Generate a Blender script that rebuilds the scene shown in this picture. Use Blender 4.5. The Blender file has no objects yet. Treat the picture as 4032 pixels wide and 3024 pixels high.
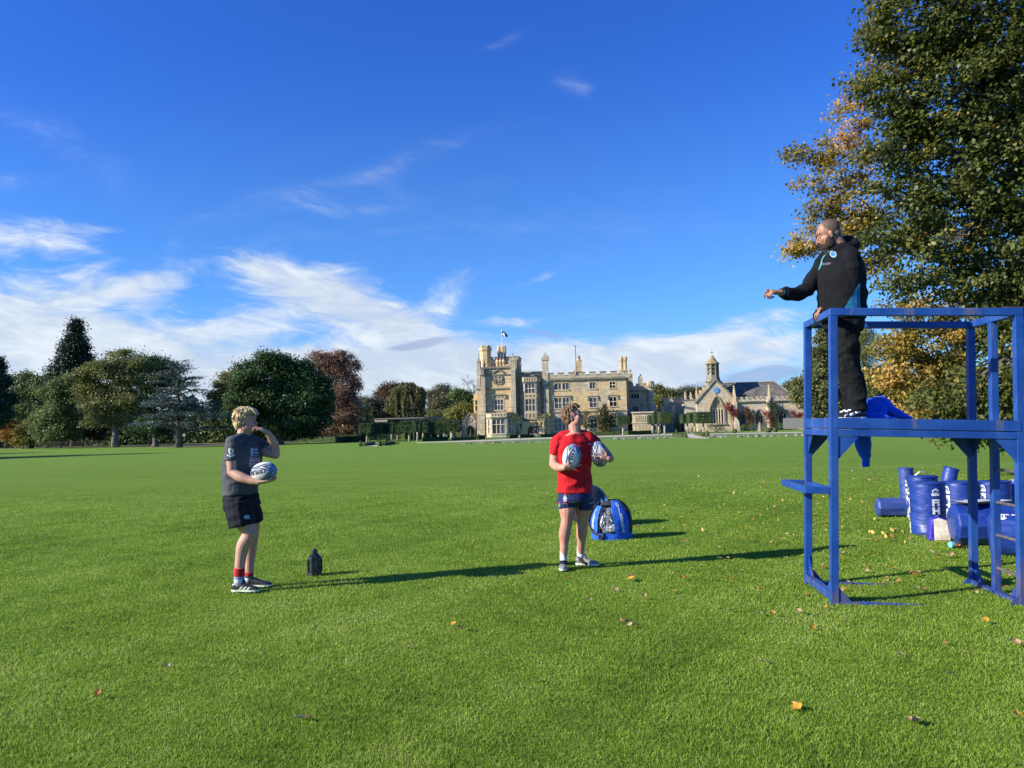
import bpy, bmesh, math, random
import numpy as np
from mathutils import Vector, Matrix, noise
from mathutils.bvhtree import BVHTree
random.seed(7); rng=np.random.default_rng(11)
R_=math.radians
scene=bpy.context.scene
COL=bpy.data.collections.new("place"); scene.collection.children.link(COL)
# ---------------------------------------------------------------- camera
FPX,CX,CY=3028.0,2016.0,1512.0          # focal length and centre in photograph pixels
ROLL=R_(1.4); EYE=1.55
PITCH=math.atan((1685-CY)/FPX)
_F=Vector((0,math.cos(PITCH),math.sin(PITCH))); _U0=Vector((0,-math.sin(PITCH),math.cos(PITCH))); _R0=Vector((1,0,0))
_R=_R0*math.cos(ROLL)-_U0*math.sin(ROLL); _U=_U0*math.cos(ROLL)+_R0*math.sin(ROLL)
cd=bpy.data.cameras.new("camera"); cam=bpy.data.objects.new("camera",cd); COL.objects.link(cam)
cd.sensor_fit='HORIZONTAL'; cd.sensor_width=36; cd.lens=36*FPX/4032; cd.clip_end=6000; cd.clip_start=.05
m=Matrix((( _R.x,_U.x,-_F.x,0),(_R.y,_U.y,-_F.y,0),(_R.z,_U.z,-_F.z,EYE),(0,0,0,1)))
cam.matrix_world=m; scene.camera=cam
# surveying helpers: where does a sight line of the photograph meet the ground / a given distance
def ray(u,v): return _F+_R*((u-CX)/FPX)-_U*((v-CY)/FPX)
def gp(u,v,z=0.0):
    d=ray(u,v); return Vector((0,0,EYE))+d*((z-EYE)/d.z)
def at(u,v,Y):
    d=ray(u,v); return Vector((0,0,EYE))+d*(Y/d.y)
# ---------------------------------------------------------------- light
SUN_EL=R_(26); SUN_AZ=R_(18)            # shadows run to +X, swung 18 degrees away from the viewer
sd=bpy.data.lights.new("sun",'SUN'); sd.energy=5.0; sd.angle=R_(.53); sd.color=(1.0,.92,.78)
sun=bpy.data.objects.new("sun",sd); COL.objects.link(sun)
TO_SUN=Vector((-math.cos(SUN_AZ)*math.cos(SUN_EL),-math.sin(SUN_AZ)*math.cos(SUN_EL),math.sin(SUN_EL)))
sun.rotation_euler=TO_SUN.to_track_quat('Z','Y').to_euler(); sun.location=(-40,-20,40)
vs=scene.view_settings; vs.view_transform='Standard'; vs.look='None'; vs.exposure=0.80; vs.gamma=1; vs.use_curve_mapping=False
scene.render.engine='CYCLES'
scene.cycles.max_bounces=6; scene.cycles.transparent_max_bounces=12

# ---------------------------------------------------------------- node helpers
class NT:
    def __init__(s,tree): s.t=tree; s.n=tree.nodes; s.l=tree.links
    def node(s,typ,ins=None,**kw):
        n=s.n.new(typ)
        for k,v in kw.items(): setattr(n,k,v)
        if ins:
            for k,v in ins.items(): s.set(n.inputs[k],v)
        return n
    def set(s,sock,v):
        if isinstance(v,bpy.types.NodeSocket): s.l.new(v,sock)
        elif isinstance(v,bpy.types.Node): s.l.new(v.outputs[0],sock)
        else: sock.default_value=v
    def m(s,op,a,b=0.0,c=0.0,clamp=False):
        n=s.n.new('ShaderNodeMath'); n.operation=op; n.use_clamp=clamp
        s.set(n.inputs[0],a); s.set(n.inputs[1],b); s.set(n.inputs[2],c); return n.outputs[0]
    def mix(s,f,a,b,blend='MIX'):
        n=s.n.new('ShaderNodeMix'); n.data_type='RGBA'; n.blend_type=blend
        s.set(n.inputs[0],f); s.set(n.inputs[6],a if not isinstance(a,tuple) else (*a[:3],1)); s.set(n.inputs[7],b if not isinstance(b,tuple) else (*b[:3],1)); return n.outputs[2]
    def noise(s,vec,scale,detail=3,rough=.5,dist=0,dim='3D'):
        n=s.n.new('ShaderNodeTexNoise'); n.noise_dimensions=dim
        if vec is not None: s.set(n.inputs['Vector'],vec)
        n.inputs['Scale'].default_value=scale; n.inputs['Detail'].default_value=detail; n.inputs['Roughness'].default_value=rough; n.inputs['Distortion'].default_value=dist
        return n.outputs[0]
    def ss(s,x,lo,hi,a=0.0,b=1.0):
        n=s.n.new('ShaderNodeMapRange'); n.interpolation_type='SMOOTHSTEP'
        s.set(n.inputs[0],x); n.inputs[1].default_value=lo; n.inputs[2].default_value=hi; n.inputs[3].default_value=a; n.inputs[4].default_value=b; return n.outputs[0]
    def comb(s,x,y,z):
        n=s.n.new('ShaderNodeCombineXYZ'); s.set(n.inputs[0],x); s.set(n.inputs[1],y); s.set(n.inputs[2],z); return n.outputs[0]
    def scalev(s,v,k):
        n=s.n.new('ShaderNodeVectorMath'); n.operation='MULTIPLY'; s.set(n.inputs[0],v); n.inputs[1].default_value=k; return n.outputs[0]
def newmat(name):
    mt=bpy.data.materials.new(name); mt.use_nodes=True; mt.node_tree.nodes.clear(); t=NT(mt.node_tree)
    out=t.node('ShaderNodeOutputMaterial'); b=t.node('ShaderNodeBsdfPrincipled'); t.l.new(b.outputs[0],out.inputs[0]); return mt,t,b,out
def pos(t): return t.node('ShaderNodeNewGeometry').outputs['Position']
def objc(t): return t.node('ShaderNodeTexCoord').outputs['Object']
def bump(t,b,h,strength=.3,dist=.01):
    n=t.node('ShaderNodeBump',{'Height':h,'Strength':strength,'Distance':dist}); t.l.new(n.outputs[0],b.inputs['Normal'])
def simple(name,c1,c2=None,scale=6,rough=.6,metal=0,bs=0,bscale=40,spec=.5,dist=.004,detail=4,sheen=0):
    mt,t,b,o=newmat(name); v=objc(t)
    if c2: t.set(b.inputs['Base Color'],t.mix(t.ss(t.noise(v,scale,detail,.6),.35,.65),c1,c2))
    else: b.inputs['Base Color'].default_value=(*c1,1)
    b.inputs['Roughness'].default_value=rough; b.inputs['Metallic'].default_value=metal; b.inputs['Specular IOR Level'].default_value=spec
    if sheen: b.inputs['Sheen Weight'].default_value=sheen
    if bs: bump(t,b,t.noise(v,bscale,4,.6),bs,dist)
    return mt

# ---------------------------------------------------------------- world: Nishita sky with procedural clouds placed by direction
w=bpy.data.worlds.new("World"); scene.world=w; w.use_nodes=True; w.node_tree.nodes.clear(); T=NT(w.node_tree)
wo=T.node('ShaderNodeOutputWorld'); bg=T.node('ShaderNodeBackground'); T.l.new(bg.outputs[0],wo.inputs[0])
sky=T.node('ShaderNodeTexSky'); sky.sky_type='NISHITA'; sky.sun_disc=False; sky.sun_elevation=SUN_EL
sky.sun_rotation=math.atan2(TO_SUN.x,TO_SUN.y); sky.altitude=60; sky.air_density=1.0; sky.dust_density=.35; sky.ozone_density=3.2
SKYS=.10
dirv=T.node('ShaderNodeTexCoord').outputs['Generated']
sx=T.node('ShaderNodeSeparateXYZ',{0:dirv})
yy=T.m('MAXIMUM',sx.outputs[1],.05)
A=T.m('DIVIDE',sx.outputs[0],yy); B=T.m('DIVIDE',sx.outputs[2],yy)
fade=T.ss(sx.outputs[1],.05,.35)
# warp
wv=T.comb(T.m('MULTIPLY',A,3.0),T.m('MULTIPLY',B,8.0),0.0)
n1=T.node('ShaderNodeTexNoise',{'Vector':wv,'Scale':1.3,'Detail':3.0}).outputs['Color']
ns=T.node('ShaderNodeSeparateXYZ',{0:n1})
Aw=T.m('ADD',A,T.m('MULTIPLY',T.m('SUBTRACT',ns.outputs[0],.5),.16)); Bw=T.m('ADD',B,T.m('MULTIPLY',T.m('SUBTRACT',ns.outputs[1],.5),.075))
def blobs(lst,Ax,Bx):
    tot=None
    for (u,v,su,sv,rot,amp) in lst:
        d=ray(u,v); a0,b0=d.x/d.y,d.z/d.y; c,s=math.cos(R_(rot)),math.sin(R_(rot))
        da=T.m('SUBTRACT',Ax,a0); db=T.m('SUBTRACT',Bx,b0)
        x=T.m('ADD',T.m('MULTIPLY',da,c*FPX/su),T.m('MULTIPLY',db,s*FPX/su))
        y=T.m('ADD',T.m('MULTIPLY',da,-s*FPX/sv),T.m('MULTIPLY',db,c*FPX/sv))
        q=T.m('ADD',T.m('MULTIPLY',x,x),T.m('MULTIPLY',y,y))
        g=T.m('MULTIPLY',T.m('POWER',2.718,T.m('MULTIPLY',q,-1.0)),amp)
        tot=g if tot is None else T.m('ADD',tot,g)
    return tot
mask=blobs([(0,1260,560,200,-8,.95),(420,1440,1150,150,-7,.95),(110,930,300,75,-14,.42),(310,860,190,34,-4,.42),(640,1090,260,60,14,.40),(380,1120,300,60,-10,.3),
  (1180,1100,270,110,-12,.70),(1400,1200,280,80,-22,.50),(1080,1030,160,35,-6,.28),(1700,1200,230,65,28,.36),(1250,1230,300,60,-10,.3),(1500,1310,420,90,-8,.34),
  (2100,1430,700,100,0,.66),(1200,1560,1500,110,0,.6),(2060,1250,240,26,2,.36),(2900,1300,420,60,12,.46),(2700,1420,420,70,0,.40),(3000,1400,420,60,10,.42),(2080,1130,190,30,38,.24),(950,1300,260,60,0,.28),(1350,1440,500,60,0,.42)],Aw,Bw)
faint=blobs([(1400,690,430,40,14,.16),(1350,790,420,35,5,.13),(2260,310,50,40,-50,.16),(30,720,110,18,4,.24),(230,560,300,60,-30,.10),(700,960,60,35,50,.16),(1940,165,60,20,20,.10),(2000,900,900,120,0,.05)],Aw,Bw)
fv=T.comb(T.m('MULTIPLY',Aw,9.0),T.m('MULTIPLY',Bw,24.0),3.7)
f1=T.noise(fv,1.0,8,.62,.35)
f2=T.noise(T.comb(T.m('MULTIPLY',Aw,16.0),T.m('ADD',T.m('MULTIPLY',Bw,60.0),T.m('MULTIPLY',Aw,14.0)),1.2),1.0,6,.6,.6)
ff=T.m('ADD',T.m('MULTIPLY',f1,.62),T.m('MULTIPLY',f2,.38))
dens=T.m('ADD',T.m('MULTIPLY',T.ss(T.m('ADD',mask,T.m('MULTIPLY',ff,2.3)),1.22,2.05),T.ss(mask,.06,.34)),T.m('MULTIPLY',faint,T.ss(ff,.4,.7,.2,1.6)),clamp=True)
dens=T.m('MULTIPLY',T.m('MULTIPLY',dens,fade),T.ss(B,-.02,.0))
hzn=T.ss(B,-.02,.30,1.0,0.0)
hzn=T.m('MULTIPLY',T.m('MULTIPLY',hzn,hzn),.5)
gain=T.node('ShaderNodeMix',data_type='RGBA',blend_type='MULTIPLY'); gain.inputs[0].default_value=1
T.l.new(sky.outputs[0],gain.inputs[6]); T.l.new(T.mix(T.ss(B,.22,.55),(.34,.68,1.20),(.205,.535,1.26)),gain.inputs[7])
skyc=T.mix(hzn,gain.outputs[2],(2.1,3.7,5.4))
cloudc=T.mix(T.ss(ff,.42,.66),(3.6,4.15,4.95),(4.9,5.3,5.7))
c1=T.mix(T.m('MULTIPLY',dens,.94),skyc,cloudc)
grey=blobs([(1680,1365,110,32,12,.75),(1590,1390,60,20,0,.4),(2180,1310,90,28,-20,.6),(2400,1340,60,20,30,.35),(2950,1490,170,26,4,.8),(2720,1510,130,28,0,.6),(2980,985,110,40,28,.30),(3060,1490,90,24,0,.5),(2010,1300,70,20,0,.35)],Aw,Bw)
gd=T.m('MULTIPLY',T.ss(T.m('ADD',grey,T.m('MULTIPLY',f1,.75)),.58,1.05),T.m('MULTIPLY',fade,.62))
c2=T.mix(gd,c1,(2.0,2.5,3.9))
T.l.new(c2,bg.inputs[0]); bg.inputs[1].default_value=SKYS

# ---------------------------------------------------------------- mesh helpers
class MB:
    def __init__(s): s.v=[]; s.f=[]; s.mi=[]; s.cur=0
    def add(s,vs,fs,mi=None):
        o=len(s.v); s.v+= [tuple(x) for x in vs]
        for f in fs: s.f.append(tuple(i+o for i in f)); s.mi.append(s.cur if mi is None else mi)
        return s
    def box(s,x0,y0,z0,x1,y1,z1):
        v=[(x0,y0,z0),(x1,y0,z0),(x1,y1,z0),(x0,y1,z0),(x0,y0,z1),(x1,y0,z1),(x1,y1,z1),(x0,y1,z1)]
        return s.add(v,[(0,3,2,1),(4,5,6,7),(0,1,5,4),(1,2,6,5),(2,3,7,6),(3,0,4,7)])
    def prism(s,poly,a,b,axis='y'):
        # poly in (x,z) extruded along y (axis y), in (x,y) along z, in (y,z) along x
        n=len(poly)
        def P(p,t):
            return (p[0],t,p[1]) if axis=='y' else ((p[0],p[1],t) if axis=='z' else (t,p[0],p[1]))
        v=[P(p,a) for p in poly]+[P(p,b) for p in poly]
        f=[tuple(range(n)),tuple(range(2*n-1,n-1,-1))]+[(i,i+n,(i+1)%n+n,(i+1)%n) for i in range(n)]
        return s.add(v,f)
    def cone(s,c,r0,r1,z0,z1,n=8,rot=0,ry=None):
        v=[];
        for r,z in((r0,z0),(r1,z1)):
            for i in range(n):
                a=rot+2*math.pi*i/n; v.append((c[0]+r*math.cos(a),c[1]+(r if ry is None else r*ry)*math.sin(a),z))
        return s.add(v,[tuple(range(n-1,-1,-1)),tuple(range(n,2*n))]+[(i,(i+1)%n,(i+1)%n+n,i+n) for i in range(n)])
    def lathe(s,c,prof,n=24,M=None):
        v=[];k=len(prof)
        for r,z in prof:
            for i in range(n):
                a=2*math.pi*i/n; p=Vector((r*math.cos(a),r*math.sin(a),z)); p=(M@p if M else p)+Vector(c); v.append(p)
        f=[(j*n+i,j*n+(i+1)%n,(j+1)*n+(i+1)%n,(j+1)*n+i) for j in range(k-1) for i in range(n)]
        f+= [tuple(range(n-1,-1,-1)),tuple(range((k-1)*n,k*n))]
        return s.add(v,f)
    def tube(s,pts,rads,n=8,ref=None,ell=None,caps=True):
        pts=[Vector(p) for p in pts]; k=len(pts)
        if not hasattr(rads,'__len__'): rads=[rads]*k
        ref=Vector(ref) if ref is not None else None
        prev=None; v=[]
        for j in range(k):
            t=(pts[min(j+1,k-1)]-pts[max(j-1,0)]); t=t.normalized() if t.length>1e-9 else Vector((0,0,1))
            if ref is not None: sd_=ref-t*ref.dot(t)
            elif prev is not None: sd_=prev-t*prev.dot(t)
            else: sd_=(Vector((1,0,0)) if abs(t.x)<.8 else Vector((0,1,0))); sd_=sd_-t*sd_.dot(t)
            sd_.normalize(); prev=sd_; o=t.cross(sd_)
            r=rads[j]; a,b=(r if hasattr(r,'__len__') else (r,r))
            for i in range(n):
                q=2*math.pi*i/n; v.append(pts[j]+sd_*(a*math.cos(q))+o*(b*math.sin(q)))
        f=[(j*n+i,j*n+(i+1)%n,(j+1)*n+(i+1)%n,(j+1)*n+i) for j in range(k-1) for i in range(n)]
        if caps: f+= [tuple(range(n-1,-1,-1)),tuple(range((k-1)*n,k*n))]
        return s.add(v,f)
    def ell(s,c,r,M=None,n=16,k=10):
        c=Vector(c); v=[c+(M@Vector((0,0,-r[2])) if M else Vector((0,0,-r[2])))]
        for j in range(1,k):
            t=math.pi*j/k
            for i in range(n):
                a=2*math.pi*i/n; p=Vector((r[0]*math.sin(t)*math.cos(a),r[1]*math.sin(t)*math.sin(a),-r[2]*math.cos(t))); v.append(c+(M@p if M else p))
        v.append(c+(M@Vector((0,0,r[2])) if M else Vector((0,0,r[2])))); L=len(v)-1
        f=[(0,1+(i+1)%n,1+i) for i in range(n)]+[(1+(j-1)*n+i,1+(j-1)*n+(i+1)%n,1+j*n+(i+1)%n,1+j*n+i) for j in range(1,k-1) for i in range(n)]
        f+= [(L,1+(k-2)*n+i,1+(k-2)*n+(i+1)%n) for i in range(n)]
        return s.add(v,f)
    def mesh(s,name):
        me=bpy.data.meshes.new(name); me.from_pydata(s.v,[],s.f); 
        if any(s.mi): me.polygons.foreach_set('material_index',s.mi)
        bm=bmesh.new(); bm.from_mesh(me); bmesh.ops.recalc_face_normals(bm,faces=bm.faces); bm.to_mesh(me); bm.free()
        me.update(); return me
    def build(s,name,mat,parent=None,smooth=False,bevel=0):
        return link(name,s.mesh(name),mat,parent,smooth,bevel)
def link(name,me,mat,parent=None,smooth=False,bevel=0):
    o=bpy.data.objects.new(name,me); COL.objects.link(o)
    for mm in (mat if isinstance(mat,(list,tuple)) else [mat]): me.materials.append(mm)
    if smooth: me.polygons.foreach_set('use_smooth',[True]*len(me.polygons))
    if parent is not None:
        o.parent=parent; o.matrix_parent_inverse=Matrix.Identity(4)
        if not parent.get('_local'): pass
    if bevel:
        b=o.modifiers.new('b','BEVEL'); b.width=bevel; b.segments=2; b.limit_method='ANGLE'; b.angle_limit=R_(35)
    return o
def tag(o,label=None,cat=None,group=None,kind=None):
    if label: o['label']=label
    if cat: o['category']=cat
    if group: o['group']=group
    if kind: o['kind']=kind
    return o
def thing(name,label,cat,loc=(0,0,0),rz=0,group=None):
    o=bpy.data.objects.new(name,None); COL.objects.link(o); o.location=loc; o.rotation_euler=(0,0,rz); o.empty_display_size=.2
    return tag(o,label,cat,group)
def wlocal(o,p):
    """world point -> local of a thing placed by loc+rotz"""
    return Matrix.Rotation(-o.rotation_euler.z,3,'Z')@(Vector(p)-o.location)
def copy_tree(o,parent=None):
    c=o.copy(); COL.objects.link(c)
    if parent is not None: c.parent=parent
    for ch in list(o.children): copy_tree(ch,c)
    return c
def fastmesh(name,V,F,attr=None):
    """V (n,3) array, F (m,k) array of equal-sized faces, attr: per-face float -> 'tone'"""
    me=bpy.data.meshes.new(name); V=np.asarray(V,np.float32); F=np.asarray(F,np.int32); m_,k=F.shape
    me.vertices.add(len(V)); me.vertices.foreach_set('co',V.ravel())
    me.loops.add(m_*k); me.loops.foreach_set('vertex_index',F.ravel())
    me.polygons.add(m_); me.polygons.foreach_set('loop_start',np.arange(0,m_*k,k,dtype=np.int32)); me.polygons.foreach_set('loop_total',np.full(m_,k,np.int32))
    me.update(calc_edges=True)
    if attr is not None:
        a=me.attributes.new('tone','FLOAT','FACE'); a.data.foreach_set('value',np.asarray(attr,np.float32))
    return me
# ---------------------------------------------------------------- materials of the setting
def stone_mat(name,gold=(.56,.40,.20),grey=(.40,.35,.25),pale=(.62,.53,.37),dark=(.13,.115,.09),bw=.75,bh=.3,goldness=.5,darkness=.55):
    mt,t,b,o=newmat(name); P=t.node('ShaderNodeSeparateXYZ',{0:pos(t)})
    hx=t.m('ADD',P.outputs[0],t.m('MULTIPLY',P.outputs[1],.93)); v=t.comb(hx,P.outputs[2],0.0)
    br=t.node('ShaderNodeTexBrick',{'Vector':v,'Scale':1.0,'Mortar Size':.012,'Bias':0.0,'Brick Width':bw,'Row Height':bh}); br.inputs['Color1'].default_value=(.35,.35,.35,1); br.inputs['Color2'].default_value=(.75,.75,.75,1); br.inputs['Mortar'].default_value=(.3,.3,.3,1)
    n=t.noise(pos(t),.33,5,.6); n2=t.noise(pos(t),1.6,5,.65)
    c=t.mix(t.ss(t.m('ADD',n,t.m('MULTIPLY',n2,.25)),.62-.25*goldness,.80-.2*goldness),grey,gold)
    c=t.mix(t.ss(t.noise(pos(t),.9,4,.6),.52,.72),c,pale)
    c=t.mix(.38,c,br.outputs[0],'OVERLAY')
    # weather streaks: stretched vertically, stronger near the wall tops
    st=t.noise(t.scalev(pos(t),(1.6,1.6,.35)),1.0,5,.65)
    c=t.mix(t.m('MULTIPLY',t.ss(st,.56,.72),darkness),c,dark)
    t.set(b.inputs['Base Color'],c); b.inputs['Roughness'].default_value=.9; b.inputs['Specular IOR Level'].default_value=.2
    bump(t,b,t.m('ADD',t.m('MULTIPLY',br.outputs['Fac'],-1.0),t.m('MULTIPLY',n2,.8)),.5,.03); return mt
M={}
M['stone']=stone_mat('stone_gold',goldness=.62)
M['stone_grey']=stone_mat('stone_grey',goldness=.1,gold=(.45,.36,.22),darkness=.7)
M['stone_pale']=stone_mat('stone_pale',gold=(.49,.395,.255),grey=(.46,.405,.31),goldness=.4,darkness=.35)
M['trim']=stone_mat('stone_trim',gold=(.60,.48,.29),grey=(.48,.42,.31),goldness=.5,bw=3,bh=1.4,darkness=.5)
M['weathered']=stone_mat('stone_weathered',gold=(.27,.23,.16),grey=(.20,.18,.14),pale=(.38,.34,.26),goldness=.3,bw=2,bh=1,darkness=.8)
M['lead']=simple('roof_lead',(.16,.17,.18),(.22,.23,.23),1.2,.6)
mt,t,b,o=newmat('slate'); P=t.node('ShaderNodeSeparateXYZ',{0:pos(t)})
br=t.node('ShaderNodeTexBrick',{'Vector':t.comb(P.outputs[0],P.outputs[2],0.0),'Scale':1.0,'Mortar Size':.02,'Brick Width':.5,'Row Height':.28}); br.inputs['Color1'].default_value=(.085,.078,.066,1); br.inputs['Color2'].default_value=(.13,.12,.10,1); br.inputs['Mortar'].default_value=(.04,.038,.033,1)
t.set(b.inputs['Base Color'],t.mix(t.ss(t.noise(pos(t),.8,4,.6),.4,.7),br.outputs[0],(.16,.145,.115))); b.inputs['Roughness'].default_value=.8; bump(t,b,br.outputs['Fac'],.5,.04); M['slate']=mt
def glassm(name,c,r=.08,sp=.5):
    mt,t,b,o=newmat(name); b.inputs['Base Color'].default_value=(*c,1); b.inputs['Roughness'].default_value=r; b.inputs['Specular IOR Level'].default_value=sp
    bump(t,b,t.noise(pos(t),1.1,2,.5),.10,.05); return mt
M['glass']=glassm('window_glass',(.10,.12,.15)); M['glass_dark']=glassm('window_glass_dark',(.012,.014,.018),.25,.3)
M['glass_blue']=simple('leaded_glass',(.05,.045,.09),(.10,.08,.13),9,.4)
M['wood_dark']=simple('oak_door',(.07,.04,.022),(.11,.065,.035),9,.6,bs=.3)
M['iron']=simple('iron',(.03,.028,.027),(.055,.045,.04),8,.55)
M['clock']=simple('clock_blue',(.10,.28,.58),(.14,.34,.62),6,.5)
M['gold_paint']=simple('gilt',(.55,.42,.12),None,rough=.35,metal=.6)
M['terracotta']=simple('chimney_pot',(.30,.15,.10),(.38,.22,.15),3,.85)
M['white_metal']=simple('aluminium',(.6,.62,.64),None,rough=.4,metal=.5)
M['flag']=simple('flag_cloth',(.012,.02,.06),(.018,.025,.07),3,.8); M['flag_white']=simple('flag_white',(.7,.7,.68),None,rough=.8)
M['grey_panel']=simple('grey_screen',(.22,.215,.20),(.24,.235,.22),1.5,.85)
M['bark']=simple('bark',(.075,.06,.045),(.15,.125,.10),3,.95,bs=.8,bscale=14,dist=.03)
M['bark_pale']=simple('bark_pale',(.16,.14,.115),(.26,.235,.20),2,.95,bs=.6,bscale=10,dist=.03)
M['trunk_white']=simple('limewashed_trunk',(.42,.39,.33),(.30,.27,.22),4,.9)
M['urn']=simple('carved_stone',(.33,.31,.26),(.22,.205,.17),4,.9)

def leafmat(name,cols,trans=.35,rough=.5,spec=.35):
    """cols: list of (position, colour) over the per-face 'tone' value"""
    mt,t,b,o=newmat(name); at_=t.node('ShaderNodeAttribute',attribute_name='tone',attribute_type='GEOMETRY')
    r=t.node('ShaderNodeValToRGB',{0:at_.outputs['Fac']}); e=r.color_ramp.elements
    for i,(p,c) in enumerate(cols):
        x=e[i] if i<2 else e.new(p)
        x.position=p; x.color=(*c,1)
    t.l.new(r.outputs[0],b.inputs['Base Color']); b.inputs['Roughness'].default_value=rough; b.inputs['Specular IOR Level'].default_value=spec
    if trans:
        tr=t.node('ShaderNodeBsdfTranslucent',{0:r.outputs[0]}); mx=t.node('ShaderNodeMixShader',{0:trans}); t.l.new(b.outputs[0],mx.inputs[1]); t.l.new(tr.outputs[0],mx.inputs[2]); t.l.new(mx.outputs[0],o.inputs[0])
    return mt
# ---------------------------------------------------------------- the lawn
mt,t,b,o=newmat('lawn_grass'); p=pos(t); P=t.node('ShaderNodeSeparateXYZ',{0:p})
big=t.noise(t.scalev(p,(.10,.22,1)),1.0,4,.55); mid=t.noise(p,1.3,4,.6); fine=t.noise(p,26,4,.7); vf=t.noise(p,120,2,.6)
c=t.mix(t.ss(mid,.3,.7),(.105,.195,.020),(.140,.245,.028))
c=t.mix(t.m('MULTIPLY',t.ss(big,.40,.66),.55),c,(.165,.265,.032))
c=t.mix(t.m('MULTIPLY',t.ss(fine,.46,.30),.55),c,(.043,.088,.010))
c=t.mix(t.m('MULTIPLY',t.ss(vf,.55,.75),.4),c,(.17,.25,.045))
# mown strips, each a few metres wide, a little lighter or darker than the next
sw=t.m('SINE',t.m('MULTIPLY',t.m('ADD',P.outputs[1],t.m('MULTIPLY',P.outputs[0],.04)),.34)); c=t.mix(t.m('MULTIPLY',t.ss(sw,-.2,.6),.22),c,(.145,.225,.032))
far=t.ss(P.outputs[1],14,60); c=t.mix(t.m('MULTIPLY',far,.55),c,(.145,.250,.050))
mot=t.noise(t.scalev(p,(.35,1.1,1)),1.0,5,.65); c=t.mix(t.m('MULTIPLY',t.ss(mot,.36,.66),.38),c,(.20,.30,.045)); c=t.mix(t.m('MULTIPLY',t.ss(t.noise(p,.22,4,.6),.60,.74),.30),c,(.20,.235,.06))
ridge=t.ss(t.m('ABSOLUTE',t.m('SUBTRACT',t.m('ADD',P.outputs[1],t.m('MULTIPLY',P.outputs[0],.11)),26.4)),.15,1.3,1.0,0.0)
c=t.mix(t.m('MULTIPLY',ridge,.35),c,(.19,.27,.045))
ln=t.ss(t.m('ABSOLUTE',t.m('SUBTRACT',P.outputs[1],t.m('ADD',t.m('MULTIPLY',P.outputs[0],-.9),46.0))),.03,.12,.22,0.0)
c=t.mix(t.m('MULTIPLY',ln,t.ss(P.outputs[1],30,36)),c,(.5,.55,.42))
t.set(b.inputs['Base Color'],c); b.inputs['Roughness'].default_value=.9; b.inputs['Specular IOR Level'].default_value=.05
bump(t,b,t.m('ADD',t.m('MULTIPLY',t.noise(p,45,3,.7),1.0),t.m('MULTIPLY',vf,.5)),.9,.03); M['lawn']=mt
def grid_sheet(name,x0,y0,x1,y1,mat,z=0,nx=1,ny=1,zf=None):
    v=[];f=[]
    for j in range(ny+1):
        for i in range(nx+1):
            x=x0+(x1-x0)*i/nx; y=y0+(y1-y0)*j/ny; v.append((x,y,z+(zf(x,y) if zf else 0)))
    for j in range(ny):
        for i in range(nx): a=j*(nx+1)+i; f.append((a,a+1,a+nx+2,a+nx+1))
    me=bpy.data.meshes.new(name); me.from_pydata(v,[],f); return link(name,me,mat)
def poly_sheet(name,pts,z,mat):
    me=bpy.data.meshes.new(name); me.from_pydata([(p[0],p[1],z) for p in pts],[],[tuple(range(len(pts)))]); return tag(link(name,me,mat),kind='structure')
tag(grid_sheet('lawn',-900,-60,900,1500,M['lawn']),kind='structure')
M['gravel']=simple('gravel',(.42,.36,.27),(.55,.48,.37),.8,.95,bs=.5,bscale=20,dist=.02)
M['litter']=simple('leaf_litter',(.10,.075,.030),(.085,.11,.03),.15,.95,bs=.6,bscale=3,dist=.1)
M['terrace']=simple('terrace_grass',(.085,.16,.025),(.12,.20,.04),.4,.85,bs=.5,bscale=8,dist=.03)
# ---------------------------------------------------------------- facades, measured on a plane that stands in the park
class Facade:
    def __init__(s,u0,v0,Y,yaw,ox,oy,sc):
        s.P0=at(u0,v0,Y); s.P0.z=0; s.yaw=R_(yaw); s.ex=Vector((math.cos(s.yaw),math.sin(s.yaw),0)); s.n=Vector((math.sin(s.yaw),-math.cos(s.yaw),0)); s.o=(ox,oy,sc)
    def pt(s,cx,cy,dy=0):          # dy: metres in front of (+) the main plane
        d=ray(s.o[0]+cx*s.o[2],s.o[1]+cy*s.o[2]); E=Vector((0,0,EYE)); Q=s.P0+s.n*dy
        P=E+d*((Q-E).dot(s.n)/d.dot(s.n)); return (P-s.P0).dot(s.ex),P.z
    def rc(s,x1,y1,x2,y2,dy=0):
        xm,ym=(x1+x2)/2,(y1+y2)/2
        return s.pt(x1,ym,dy)[0],s.pt(xm,y2,dy)[1],s.pt(x2,ym,dy)[0],s.pt(xm,y1,dy)[1]
def wall_holes(mb,x0,x1,z0,z1,yf,yb,holes,rev=.32):
    holes=[h for h in holes if h[0]>x0 and h[2]<x1]
    xs=sorted({x0,x1,*[h[0] for h in holes],*[h[2] for h in holes]}); zs=sorted({z0,z1,*[h[1] for h in holes],*[h[3] for h in holes]})
    for i in range(len(xs)-1):
        for j in range(len(zs)-1):
            a,b_,c_,d_=xs[i],xs[i+1],zs[j],zs[j+1]; mx,mz=(a+b_)/2,(c_+d_)/2
            if any(h[0]<mx<h[2] and h[1]<mz<h[3] for h in holes): continue
            mb.add([(a,yf,c_),(b_,yf,c_),(b_,yf,d_),(a,yf,d_)],[(0,1,2,3)])
    for h in holes:
        a,c_,b_,d_=h
        mb.add([(a,yf,c_),(b_,yf,c_),(b_,yf,d_),(a,yf,d_),(a,yf+rev,c_),(b_,yf+rev,c_),(b_,yf+rev,d_),(a,yf+rev,d_)],[(0,4,5,1),(1,5,6,2),(2,6,7,3),(3,7,4,0),(4,7,6,5)])
    mb.add([(x0,yf,z0),(x1,yf,z0),(x1,yb,z0),(x0,yb,z0),(x0,yf,z1),(x1,yf,z1),(x1,yb,z1),(x0,yb,z1)],[(4,5,6,7),(1,2,6,5),(3,7,6,2),(0,4,7,3)])
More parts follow.
